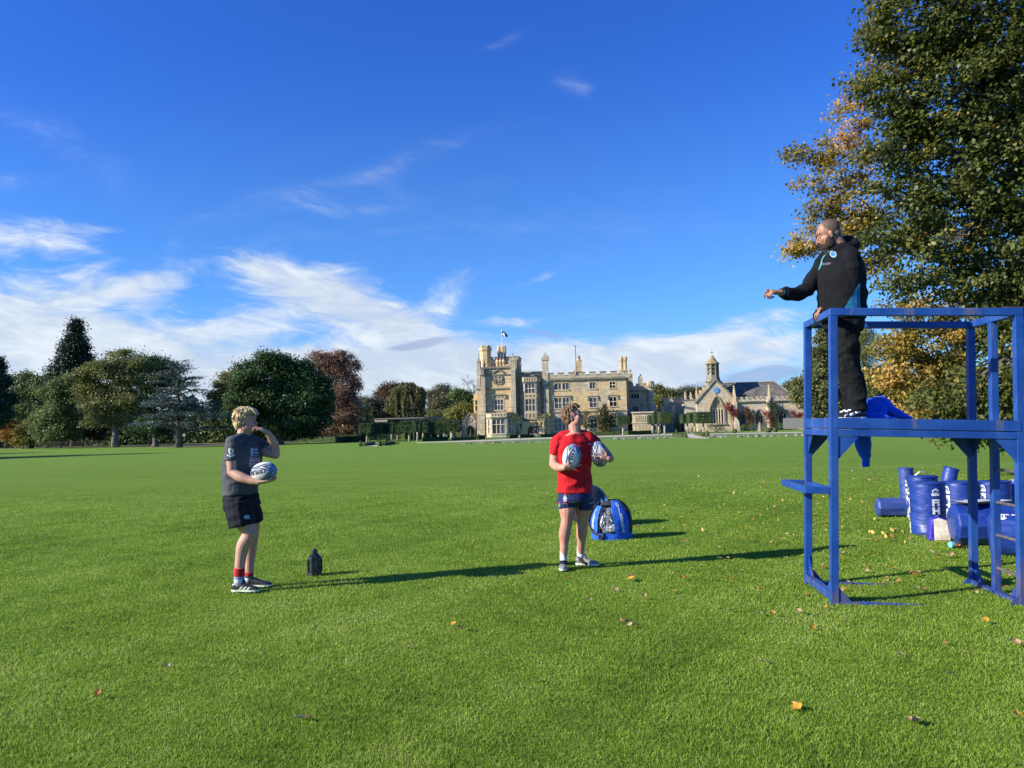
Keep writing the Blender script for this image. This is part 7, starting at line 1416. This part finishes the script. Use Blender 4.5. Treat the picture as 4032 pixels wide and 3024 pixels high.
# ================= blond player on the left =================
YA=gp(985,2326).y
A=Person('blond young man in grey t-shirt and black shorts, hand at his mouth',(gp(985,2326).x,YA,0),(820,1560,.50607),YA)
P=A.P; fA=Vector((.80,-.60,0)); sA=Vector((.60,.80,0))
b=MB()
tor=[(P(262,850),(.170,.150)),(P(250,760),(.160,.140)),(P(250,650),(.165,.145)),(P(262,520),(.185,.145)),(P(270,430),(.185,.130)),(P(274,365),(.150,.100)),(P(277,325),(.085,.075))]
b.tube([q for q,_ in tor],[r for _,r in tor],24,ref=sA)
HA=HeadF(P(290,192,0),(.97,.10,-.03),(-.04,0,1),1.0); head(b,HA,1.08)
limb(b,[P(276,340),P(278,290),P(280,240)],[(.066,.062),(.066,.063),(.062,.060)],ref=sA)
limb(b,[P(278,300),P(215,352,-.11)],[(.045,.045),(.052,.052)]); limb(b,[P(278,300),P(350,362,.12)],[(.045,.045),(.05,.05)])
# right arm, forearm carrying the ball
sh=P(200,360,-.13); el=P(186,590,-.17); wr=P(392,668,-.24); limb(b,[sh,P(186,470,-.16),el],[.064,.056,.047]); limb(b,[el,P(250,628,-.20),P(330,655,-.22),wr],[.047,.050,.040,.029])
hand(b,wr,(.97,.10,.02),(0.0,.15,1),thumb=-1,curl=(.25,.35,.4),tdir=(.5,-.35,.75),curls=((.2,.3,.3),(.25,.4,.3),(.3,.45,.4),(.4,.5,.5)),sc=1.02)
# left arm, hand raised to the mouth
sh2=P(362,370,.14); el2=P(522,452,.10); wr2=P(464,284,-.02); limb(b,[sh2,P(440,425,.14),el2],[.062,.056,.047]); limb(b,[el2,P(512,375,.07),wr2],[.048,.046,.029])
hand(b,wr2,(-.72,-.10,.55),(-.55,-.1,-.75),thumb=1,curls=((.35,.6,.4),(.45,.6,.5),(.5,.7,.5),(.6,.8,.5)),tdir=(-.75,-.35,.2),sc=.97)
# legs
aA=-.10; limb(b,[P(248,870,aA),P(283,980,aA),P(318,1066,aA),P(274,1160,aA+.01),P(250,1280,aA+.01),P(240,1440,aA)],[(.098,.098),(.092,.092),(.064,.070),(.066,.066),(.052,.052),(.036,.040)],ref=sA)
limb(b,[P(325,870,.10),P(338,980,.11),P(345,1075,.12),P(332,1170,.13),P(322,1290,.13),P(316,1440,.12)],[(.090,.090),(.082,.082),(.060,.064),(.062,.060),(.048,.048),(.036,.038)],ref=sA)
b.ell(P(345,1062,aA-.02),(.035,.04,.045)); 
bodyA=A.put('body',sculpt(b,.0045,3),SKA)
face_parts(A,HA,HBR,IRIS)
h=MB(); HA.e(h,(-.026,0,.050),(.096,.083,.090)); HA.e(h,(-.068,0,-.030),(.046,.066,.070)); HA.e(h,(.042,0,.096),(.055,.066,.034)); hair_locks(h,HA,300,.075,.0075,3,down=.7)
for i in range(9): l=-.055+.0138*i; h.tube([HA.p(.02,l*.8,.135),HA.p(.085,l,.110),HA.p(.110,l*1.1,.072),HA.p(.106,l*1.15,.050+.006*(i%3))],[.014,.015,.010,.003],7)
A.put('hair',sculpt(h,.0036,1,.0012,60),HBL)
GREYT=cloth('tshirt_charcoal',(.060,.063,.070),(.080,.083,.092),.8,.05,.8,8); BLKS=cloth('shorts_black',(.008,.010,.014),(.013,.016,.021),.85,0,.8,8)
s=MB(); g=.012
s.tube([q for q,_ in [(P(248,748),0)]+tor[1:-1]+[(P(276,338),0)]],[(.178,.158)]+[(r[0]+g+.006,r[1]+g+.006) for _,r in tor[1:-1]]+[(.100,.088)],28,ref=sA)
s.tube([P(280,372,0),P(277,330,0)],[(.16,.11),(.083,.078)],20,ref=sA)
limb(s,[P(215,355,-.10),P(190,400,-.15),P(184,498,-.16)],[.075,.080,.072],cap=False); s.ell(P(199,362,-.13),(.084,.084,.082)); limb(s,[P(345,360,.10),P(400,385,.15),P(447,408,.14)],[.075,.078,.070],cap=False); s.ell(P(360,370,.13),(.08,.08,.08))
limb(s,[P(278,318),P(225,345,-.10)],[(.062,.062),(.072,.072)]); limb(s,[P(278,320),P(345,355,.11)],[(.060,.060),(.070,.070)])
shirtA=A.put('tshirt',sculpt(s,.006,2,.0085,7.5,3),GREYT)
m=MB(); m.tube([P(283,322,0)+fA*.085*math.cos(a)+sA*.083*math.sin(a)+Vector((0,0,.012*math.cos(a)*-1)) for a in [i*math.pi/12 for i in range(25)]],.006,6,caps=False); A.mb('collar',m,GREYT,shirtA)
s=MB(); s.tube([P(250,738),P(252,775),P(262,850),P(264,885)],[(.172,.150),(.178,.158),(.185,.168),(.17,.15)],26,ref=sA)
limb(s,[P(240,830,-.08),P(250,930,-.095),P(262,1010,-.10)],[(.130,.130),(.132,.136),(.124,.138)],cap=False,ref=sA); limb(s,[P(312,850,.08),P(335,930,.10),P(350,985,.11)],[(.11,.11),(.112,.115),(.108,.112)],cap=False,ref=sA)
shortsA=A.put('shorts',sculpt(s,.006,2,.0075,8,5),BLKS)
# prints
WP=simple('print_white',(.66,.68,.70),(.5,.52,.55),60,.6); RP=simple('print_orange_red',(.42,.09,.05),(.34,.08,.05),60,.6); OUT=simple('print_light_blue',(.30,.38,.50),None,rough=.6)
A.decal('print',subdiv_px([[(323,472),(401,476),(401,558),(330,562),(315,540)]]),shirtA,OUT,.003); A.decal('print',subdiv_px([[(328,476),(397,480),(396,552),(333,556),(321,536)]]),shirtA,RP,.0045)
A.decal('lettering',place2d(text_mesh('PACK',1.0,1,.02,.12),363,502,27,30,-1),shirtA,WP,.006); A.decal('lettering',place2d(text_mesh('DOWN',1.0,1,.02,.12),362,531,25,30,-1),shirtA,WP,.006)
A.decal('print',subdiv_px([[(330,405),(350,402),(352,440),(338,470),(330,462)],[(356,412),(372,402),(386,412),(380,424),(362,424)],[(356,432),(392,436),(386,448),(360,446)],[(342,456),(394,460),(394,464),(342,460)]],6),shirtA,OUT,.003)
GRN=simple('crest_green',(.02,.10,.05),None,rough=.6); GLD=simple('crest_gold',(.55,.36,.06),None,rough=.6)
A.decal('crest',subdiv_px([[(158,410),(198,410),(198,436),(192,450),(178,458),(164,450),(158,436)],[(146,450),(176,466),(206,450),(204,464),(176,474),(148,464)]],6),shirtA,WP,.003); A.decal('crest',subdiv_px([[(160,404),(196,404),(196,411),(160,411)]],6),shirtA,GLD,.0045); A.decal('crest',subdiv_px([[(170,430),(178,416),(186,430),(184,436),(172,436)],[(168,442),(190,442),(178,452)]],6),shirtA,GRN,.005)
A.decal('logo',subdiv_px([[(278,945),(282,930),(296,922),(292,932),(290,945)],[(292,945),(296,932),(310,923),(305,934),(303,945)],[(305,945),(309,934),(322,926),(318,936),(318,945)],[(280,950),(322,950),(322,954),(280,954)]],5),shortsA,WP,.004)
# socks and boots
RED=cloth('sock_red',(.42,.012,.018),None,.9,.3,.5,20); SW=cloth('sock_white',(.62,.64,.68),None,.9,.3,.5,20); GRNS=cloth('sock_green',(.01,.12,.05),None,.9,.3,.4,20); BLS=cloth('sock_blue',(.02,.05,.40),None,.9,.3,.4,20)
zg=.0
for (pts,nm) in (((P(243,1335,aA),P(240,1400,aA),.0525,(.05,.048)),'n'),((P(318,1368,.12),P(316,1400,.12),.044,(.042,.042)),'f')):
    a0,a1,r0,_=pts; s=MB(); s.tube([a0,a0+(a1-a0)*.5,a1],[r0,r0*1.03,r0*1.0],18); so=A.put('sock',sculpt(s,.005,1,.002,25),RED); 
    c=P(240,1425,aA) if nm=='n' else P(315,1418,.12); e=P(236,1475,aA) if nm=='n' else P(312,1455,.12); m=MB(); m.tube([a1,c,e],[r0*.98,r0*.9,r0*.86],18); A.mb('sock_foot',m,SW,so)
    if nm=='n': m=MB(); m.tube([a1+(c-a1)*.35,a1+(c-a1)*.65],r0*1.0,18); A.mb('sock_band',m,BLS,so)
    m=MB(); m.tube([a1-(c-a1)*.05,a1+(c-a1)*(.12 if nm=='n' else .55)],r0*1.01,18); A.mb('sock_band',m,GRNS,so)
BB=simple('boot_black',(.018,.018,.020),(.035,.035,.038),25,.42); SO=simple('boot_sole',(.62,.66,.52),None,rough=.4)
hl=P(183,1530,aA); hl.z=.012; b1=boot(A,hl,(.985,-.10,0),.285,(BB,SO),ankle=P(238,1440,aA))
hl=P(288,1500,.12); hl.z=.012; b2=boot(A,hl,(.96,-.02,0),.275,(BB,SO),ankle=P(316,1440,.12))
for i in range(3): x=232+i*30; A.decal('stripe',subdiv_px([[(x+22,1484+i*2),(x+38,1482+i*2),(x+8,1514+i*1),(x-10,1512+i*1)]],6),b1,SO,.003)
ballA=rugby_ball('rugby ball cradled on the forearm of the blond player',P(432,590,-.20),(1,-.42,.22),1.1,words=(2.0,-.9))
# ================= red shirt player =================
g0=gp(2218,2252); YB=g0.y+.10
B_=Person('brown-haired young man in red t-shirt and navy shorts holding two balls and looking up',(g0.x+.12,YB,0),(2120,1560,.44587),YB); P=B_.P
fB=Vector((.25,-.97,0)); sB=Vector((.97,.25,0)); b=MB()
tor=[(P(328,930),(.170,.125)),(P(322,850),(.172,.125)),(P(320,720),(.165,.122)),(P(318,600),(.170,.125)),(P(320,480),(.182,.125)),(P(324,400),(.178,.110)),(P(328,350),(.130,.085)),(P(330,320),(.080,.07))]
b.tube([q for q,_ in tor],[r for _,r in tor],24,ref=sB)
HB=HeadF(P(306,184,0),(.88,-.33,.36),(-.30,.05,1),.99); head(b,HB,1.02)
limb(b,[P(328,345),P(324,290),P(312,235)],[(.068,.062),(.068,.065),(.064,.062)],ref=sB)
limb(b,[P(326,315),P(190,385,-.01)],[(.045,.045),(.052,.052)]); limb(b,[P(330,315),P(452,385,.03)],[(.045,.045),(.05,.05)])
sh=P(172,395,-.01); el=P(132,598,-.05); wr=P(232,630,-.31); limb(b,[sh,P(148,500,.0),el],[.064,.055,.047]); limb(b,[el,P(172,628,-.18),wr],[.048,.047,.031])
hand(b,wr,(.82,-.10,.40),(.22,.9,.22),thumb=-1,curls=((.1,.2,.2),(.15,.25,.2),(.15,.3,.25),(.2,.35,.3)),tdir=(.05,-.15,1),spread=.35,sc=1.04)
sh2=P(468,395,.03); el2=P(622,535,.10); wr2=P(618,552,-.10); limb(b,[sh2,P(560,470,.10),el2],[.062,.055,.047]); limb(b,[el2,P(632,550,.0),wr2],[.048,.044,.031])
hand(b,wr2,(-.93,-.22,.08),(-.15,.95,0),thumb=-1,curls=((.1,.2,.2),(.15,.25,.2),(.2,.3,.25),(.25,.35,.3)),tdir=(-.15,-.2,1),spread=.35,sc=1.02)
limb(b,[P(250,930,0),P(256,1010,-.01),P(250,1110,-.02),P(232,1215,.0),P(226,1310,.0),P(222,1440,.0)],[(.098,.10),(.090,.094),(.064,.066),(.066,.066),(.046,.048),(.036,.038)],ref=sB)
yR2=.22; limb(b,[P(402,930,.04),P(396,1010,.07),P(388,1105,.10),P(382,1210,.15),P(376,1300,.19),P(372,1400,yR2)],[(.092,.095),(.084,.088),(.060,.062),(.062,.062),(.046,.046),(.036,.038)],ref=sB)
bodyB=B_.put('body',sculpt(b,.0045,3),SKB); face_parts(B_,HB,HBR,IRIS)
h=MB(); HB.e(h,(-.026,0,.050),(.092,.080,.088)); HB.e(h,(-.064,0,-.020),(.042,.062,.060)); HB.e(h,(.03,0,.102),(.060,.064,.032)); hair_locks(h,HB,260,.055,.0075,8,down=.5)
for i in range(8): l=-.048+.0138*i; h.tube([HB.p(.01,l*.8,.140),HB.p(.07,l,.126),HB.p(.102,l*1.1,.085),HB.p(.100,l*1.1,.062+.006*(i%3))],[.013,.014,.010,.003],7)
B_.put('hair',sculpt(h,.0036,1,.0014,60),HBR)
REDT=cloth('tshirt_red',(.46,.006,.012),(.54,.010,.018),.75,.05,.8,7); NVS=cloth('shorts_navy',(.010,.016,.075),(.016,.026,.10),.65,.15,.6,8)
s=MB(); s.tube([P(322,836)]+[q for q,_ in tor[1:-1]]+[P(328,332)],[(.204,.158)]+[(.200,.154),(.190,.146),(.188,.142),(.198,.142),(.196,.128),(.146,.100)]+[(.096,.084)],28,ref=sB)
limb(s,[P(205,375,-.0),P(162,420,-.01),P(146,515,.0)],[.072,.077,.070],cap=False); s.ell(P(205,385,0),(.078,.078,.078)); limb(s,[P(440,375,.02),P(492,410,.05),P(522,440,.06)],[.072,.075,.068],cap=False); s.ell(P(440,385,.02),(.078,.075,.078))
limb(s,[P(322,335),P(215,365,0)],[(.062,.062),(.072,.072)]); limb(s,[P(334,335),P(435,365,.02)],[(.060,.060),(.070,.070)])
shirtB=B_.put('tshirt',sculpt(s,.006,2,.0085,6.5,9),REDT)
m=MB(); m.tube([P(330,322,0)+fB*.078*math.cos(a)+sB*.088*math.sin(a)+Vector((0,0,-.022*math.cos(a))) for a in [i*math.pi/12 for i in range(25)]],.006,6,caps=False); B_.mb('collar',m,REDT,shirtB)
s=MB(); s.tube([P(323,846),P(325,870),P(328,925)],[(.184,.140),(.190,.148),(.190,.150)],26,ref=sB); limb(s,[P(250,900,0),P(252,950,-.005),P(256,986,-.01)],[(.102,.12),(.104,.118),(.100,.108)],cap=False,ref=sB); limb(s,[P(405,900,.04),P(408,950,.05),P(408,986,.06)],[(.102,.12),(.102,.115),(.097,.104)],cap=False,ref=sB)
shortsB=B_.put('shorts',sculpt(s,.006,2,.0055,8,2),NVS)
PW=simple('print_pale',(.62,.62,.64),None,rough=.6)
B_.decal('lettering',place2d(text_mesh('MIZUNO',1.0,1,.02,.15),466,424,12,12,0),shirtB,PW,.003)
B_.decal('crest',subdiv_px([[(218,905),(226,884),(236,876),(246,886),(256,905),(248,918),(254,932),(220,932),(226,918)]],5),shortsB,OUT,.003); B_.decal('crest',subdiv_px([[(230,872),(236,866),(244,872),(240,884),(232,884)],[(222,926),(254,926),(250,936),(226,936)]],5),shortsB,simple('crest_red',(.45,.03,.04),None),.0045); B_.decal('lettering',place2d(text_mesh('TAURI',1.0,1,.02,.2),238,946,12,11,0),shortsB,PW,.003)
B_.decal('flash',subdiv_px([[(177,940),(192,940),(192,957),(177,957)]],6),shortsB,simple('flash_red',(.5,.02,.03),None),.003); B_.decal('flash',subdiv_px([[(177,957),(193,957),(193,974),(177,974)]],6),shortsB,simple('flash_green',(.05,.38,.06),None),.003); B_.decal('flash',subdiv_px([[(178,974),(193,974),(194,988),(180,988)]],6),shortsB,simple('flash_blue',(.02,.08,.5),None),.003)
B_.decal('lettering',place2d(text_mesh('MIZUNO',1.0,1,.02,.15),470,942,11,10,8),shortsB,PW,.003)
for (x,ya,yb,dy,r) in((222,1372,1462,0,.041),(373,1330,1422,yR2,.044)):
    s=MB(); q0,q1=P(x,ya,dy),P(x,yb,dy); s.tube([q0,q0+(q1-q0)*.5,q1],[r,r*.96,r*.92],18); so=B_.put('sock',sculpt(s,.005,1,.0018,25),SW)
SG=simple('boot_grey',(.16,.16,.16),(.24,.235,.22),25,.4); KN=cloth('knit_black',(.012,.012,.015),None,.8,.2,.5,30)
hl=P(226,1500,.10); hl.z=.010; hl=Vector((hl.x,g0.y+.24,.010)); q=boot(B_,hl,(-.10,-1,0),.28,(SG,SO,BLACKP),ankle=P(222,1440,0)+Vector((0,.03,0)),laces=True)
m=MB(); an=P(222,1475,0); m.tube([P(222,1450,0),P(222,1490,-.01),an+Vector((-.005,-.06,-.05)),an+Vector((-.01,-.10,-.075))],[(.043,.043),(.044,.048),(.040,.030),(.032,.012)],14,ref=(1,0,0)); B_.put('boot_tongue',sculpt(m,.005,1),KN,q)
gf=gp(2290,2213); hl=Vector((at(2120+330*.44587,2200,YB+yR2).x,YB+yR2+.02,.010)); q=boot(B_,hl,(.92,-.38,0),.27,(SG,SO,BLACKP),ankle=P(372,1400,yR2),laces=True)
m=MB(); m.tube([P(373,1410,yR2),P(375,1440,yR2),P(400,1468,yR2-.05),P(425,1482,yR2-.08)],[(.044,.044),(.043,.044),(.032,.022),(.026,.012)],14,ref=(0,1,0)); B_.put('boot_tongue',sculpt(m,.005,1),KN,q)
rugby_ball('rugby ball held upright against the red shirt by the hand on the left',P(294,540,-.255),(.20,-.10,1),1.55,words=(-1.2,1.9)); rugby_ball('rugby ball held out at the right side under the arm of the red shirt player',P(536,512,-.02),(-.16,-.12,1),.45,words=(1.2,))
# ================= bearded man on the tower =================
YC=6.93; zp=TW(.35,.42,HP).z+.004
bx=at(2980+720*.53022,1640,YC).x
C_=Person('bearded man in black hoodie and black trousers standing on the tower, one arm stretched out',(bx,YC,zp),(2980,820,.53022),YC); P=C_.P
fC=Vector((-.92,-.38,0)); sC=Vector((.38,-.92,0)); b=MB()
tor=[(P(640,860),(.165,.15)),(P(636,760),(.175,.165)),(P(632,640),(.19,.175)),(P(626,520),(.195,.165)),(P(618,420),(.195,.145)),(P(612,345),(.155,.105)),(P(606,290),(.085,.08)),(P(598,262),(.07,.068))]
b.tube([q for q,_ in tor],[r for _,r in tor],24,ref=sC)
HC=HeadF(P(534,196,0),(-.93,.27,-.27),(-.26,0,1),1.04); head(b,HC,1.15)
limb(b,[P(606,300),P(590,255),P(560,215)],[(.085,.08),(.074,.070),(.070,.068)],ref=sC)
sh=P(505,370,.15); el=P(378,598,.08); wr=P(176,628,-.06); limb(b,[sh,P(430,500,.13),el],[.06,.055,.047]); limb(b,[el,P(270,628,.02),wr],[.047,.044,.031])
hand(b,wr,(-.98,-.12,.16),(-.1,.35,-.9),thumb=-1,curls=((.55,.9,.7),(.9,1.3,.9),(1.1,1.4,.9),(1.2,1.4,.9)),tdir=(-.95,-.25,.20),thumb_curl=.3,sc=1.08)
sh2=P(708,365,-.16); rl=TW(0,.44,H_-.0); wr2=at(3254,1206,6.95); el2=P(712,612,-.14); limb(b,[sh2,P(716,480,-.16),el2],[.062,.056,.048]); limb(b,[el2,(el2+wr2)/2+Vector((.02,-.01,-.02)),wr2],[.048,.044,.032])
hand(b,wr2,(-.88,-.10,-.38),(-.30,0,-.95),thumb=-1,curls=((.55,.7,.5),(.6,.75,.5),(.65,.8,.5),(.7,.8,.5)),tdir=(-.55,-.6,-.5),sc=1.10)
an1=Vector((P(745,1490,-.10).x,YC-.10,zp+.11)); an2=Vector((P(705,1490,.10).x,YC+.10,zp+.11))
limb(b,[P(664,880,-.08),P(690,1170,-.10),an1],[(.09,.09),(.06,.065),(.04,.042)],ref=sC); limb(b,[P(600,880,.08),P(650,1170,.10),an2],[(.09,.09),(.06,.065),(.04,.042)],ref=sC)
bodyC=C_.put('body',sculpt(b,.0045,3),SKC); face_parts(C_,HC,HBD,IRIS)
h=MB(); HC.e(h,(-.018,0,.044),(.0950,.0795,.0905)); HC.e(h,(-.05,0,-.01),(.055,.068,.06)); C_.put('hair',sculpt(h,.004,2),HST)
h=MB(); HC.e(h,(.050,0,-.095),(.052,.058,.050)); HC.e(h,(.062,0,-.130),(.040,.045,.042)); 
for s_ in(-1,1): HC.e(h,(.020,s_*.060,-.070),(.040,.024,.050)); HC.e(h,(.006,s_*.068,-.035),(.018,.014,.035)); 
h.tube([HC.p(.080,.032,-.075),HC.p(.098,.018,-.056),HC.p(.102,0,-.053),HC.p(.098,-.018,-.056),HC.p(.080,-.032,-.075)],[.008,.008,.006,.008,.008],7); HC.e(h,(.084,0,-.098),(.02,.035,.016))
C_.put('beard',sculpt(h,.004,1,.0028,55),HBD)
HOOD=cloth('hoodie_black',(.0055,.006,.008),(.008,.009,.011),.95,0,.8,7); TRO=cloth('trousers_black',(.0045,.005,.0065),(.007,.008,.010),.85,0,1.0,9); TEAL=cloth('teal_panel',(.006,.14,.27),(.009,.18,.33),.7,.15,.5,8)
s=MB(); s.tube([P(636,835),P(634,800)]+[q for q,_ in tor[1:-2]]+[P(600,292)],[(.190,.178),(.208,.196)]+[(.214,.200),(.222,.205),(.222,.190),(.218,.170),(.178,.130)]+[(.10,.092)],28,ref=sC)
limb(s,[P(520,380,.13),P(440,500,.13),P(376,600,.08)],[.088,.080,.070]); limb(s,[P(376,600,.08),P(300,636,.04),P(222,636,-.02)],[.070,.066,.058]); s.ell(P(218,626,-.02),(.055,.05,.055)); s.tube([P(215,628,-.02),P(176,626,-.05)],[.046,.038],14)
limb(s,[P(690,375,-.14),P(712,480,-.16),P(712,612,-.14)],[.088,.084,.076]); w0=wr2+(el2-wr2)*.22; limb(s,[P(712,612,-.14),(el2+w0)/2,w0],[.076,.066,.054]); s.tube([w0,wr2+(el2-wr2)*.06],[.048,.040],14)
limb(s,[P(602,292),P(530,365,.11)],[.066,.076]); limb(s,[P(606,290),P(690,355,-.12)],[.068,.080])
# hood lying on the shoulders
limb(s,[P(560,300,.02),P(610,248,.10),P(690,248,.04),P(720,285,-.04),P(650,290,-.10),P(575,305,-.09)],[.030,.044,.060,.050,.040,.026])
hoodie=C_.put('hoodie',sculpt(s,.006,2,.010,6.0,1),HOOD)
C_.decal('side_panel',subdiv_px([[(767,545),(700,655),(655,735),(655,760),(768,760),(764,640)]],14),hoodie,TEAL,.004)
C_.decal('badge',subdiv_px([[(568+24*math.cos(a)+ -4*math.sin(a),341-26*math.sin(a)) for a in [i*math.pi/10 for i in range(20)]]],6),hoodie,simple('badge_pale',(.28,.42,.50),None,rough=.6),.004); C_.decal('badge',subdiv_px([[(568+18*math.cos(a)-3*math.sin(a),341-20*math.sin(a)) for a in [i*math.pi/10 for i in range(20)]]],6),hoodie,simple('badge_blue',(.015,.13,.32),None,rough=.6),.006)
C_.decal('lettering',place2d(text_mesh('iboo',1.0,1,.03,.15),514,412,38,30,10),hoodie,simple('print_grey',(.09,.095,.11),None,rough=.6),.004)
C_.decal('neck_tape',subdiv_px([[(532,312),(540,316),(500,366),(486,392),(480,388),(496,358)],[(482,388),(490,392),(480,430),(466,462),(462,452),(474,420)]],6),hoodie,simple('drawcord_teal',(.06,.30,.36),None,rough=.6),.005)
m=MB(); 
def ring(c,d,r,w,n=18): d=d.normalized(); return [c-d*w,c+d*w],[r,r]
for (c,d,r0) in ((P(186,627,-.045),P(240,632,-.01)-P(176,626,-.05),.0405),(wr2+(el2-wr2)*.10,el2-wr2,.0425)):
    for o_ in(-.006,.010): a_,r_=ring(c+d.normalized()*o_,d,r0+.002,.002); m.tube(a_,r_,18)
C_.mb('cuff_stripes',m,simple('cuff_teal',(.02,.18,.28),None,rough=.7),hoodie)
s=MB(); s.tube([P(638,790),P(642,850),P(640,905)],[(.175,.16),(.185,.17),(.175,.155)],26,ref=sC)
t1=Vector((an1.x+.01,an1.y,zp+.075)); t2=Vector((an2.x+.01,an2.y,zp+.075))
limb(s,[P(664,870,-.08),P(672,1010,-.09),P(690,1170,-.10),P(735,1320,-.10),t1],[(.112,.118),(.102,.108),(.082,.090),(.084,.084),(.078,.080)],cap=False,ref=sC); limb(s,[P(600,870,.08),P(610,1010,.09),P(648,1170,.10),P(690,1320,.10),t2],[(.108,.112),(.098,.104),(.082,.088),(.080,.082),(.076,.078)],cap=False,ref=sC)
C_.put('trousers',sculpt(s,.006,2,.0125,7.5,6),TRO)
SHB=simple('shoe_black',(.015,.015,.018),None,rough=.5); SHW=simple('shoe_white',(.70,.71,.74),None,rough=.45)
for (an,dy) in((an1,-.10),(an2,.10)):
    hl=Vector((an.x+.075,an.y+.01,zp-.008)); q=boot(C_,hl,(-.97,-.20,0),.30,(SHB,SHW),ankle=an,names=('shoe','sole'),w=1.05)
    d=Vector((-.97,-.20,0)).normalized(); sd_=Vector((-d.y,d.x,0)); mm=MB()
    for sg in(-1,1):
        for (f,z,L,r) in((.10,.075,.05,.013),(.16,.055,.05,.014),(.22,.045,.04,.012)): c=hl+d*f+sd_*sg*.040; mm.tube([c+Vector((0,0,z))-d*L*.5,c+Vector((0,0,z-.012))+d*L*.5],[(r,.006),(r*.8,.005)],8,ref=(0,0,1))
    for f,z in((.125,.098),(.155,.088),(.185,.077)): c=hl+d*f+Vector((0,0,z)); mm.tube([c-sd_*.02,c+sd_*.02],[.007,.007],7)
    C_.mb('white_overlay',mm,SHW,q)
# blue pullover dropped on the platform, one sleeve hanging down
PB=cloth('pullover_blue',(.004,.075,.62),(.006,.11,.78),.75,.2,1.0,6)
o0=TW(.78,.42,HP); t=thing('pullover','bright blue pullover crumpled on the tower platform with a sleeve hanging down','pullover',o0)
def W(u,v,Y): return at(u,v,Y)
s=MB(); limb(s,[W(3405,1622,7.02),W(3440,1606,7.02),W(3465,1600,7.02),W(3510,1622,7.02),W(3555,1640,7.00),W(3586,1649,7.00)],[(.08,.07),(.10,.095),(.10,.085),(.10,.055),(.08,.028),(.03,.012)],ref=(0,1,0))
limb(s,[W(3430,1590,7.07),W(3466,1572,7.07),W(3500,1600,7.04)],[.045,.028,.05]); limb(s,[W(3420,1640,6.90),W(3470,1642,6.87),W(3520,1646,6.87)],[.035,.04,.02]); limb(s,[W(3470,1585,6.97),W(3478,1630,6.90),W(3450,1642,6.87)],[.03,.035,.02])
s.v=[(x,y,max(z,TW(.8,.4,HP).z+.002)) for x,y,z in s.v]
me=sculpt(s,.006,1,.014,6.5,4); co=np.empty(len(me.vertices)*3,np.float32); me.vertices.foreach_get('co',co); co=co.reshape(-1,3)-np.array(o0,np.float32); me.vertices.foreach_set('co',co.ravel()); link('body',me,PB,t,True)
s=MB(); limb(s,[W(3398,1645,7.38),W(3392,1680,7.48),W(3397,1740,7.48),W(3408,1800,7.48)],[(.05,.03),(.088,.05),(.080,.055),(.052,.040)],cap=False,ref=(1,0,0)); s.tube([W(3408,1800,7.48),W(3411,1838,7.48)],[(.040,.034),(.036,.032)],16,ref=(1,0,0))
me=sculpt(s,.006,1,.007,7,8); me.vertices.foreach_get if False else None; co=np.empty(len(me.vertices)*3,np.float32); me.vertices.foreach_get('co',co); co=co.reshape(-1,3)-np.array(o0,np.float32); me.vertices.foreach_set('co',co.ravel()); link('sleeve',me,PB,t,True)
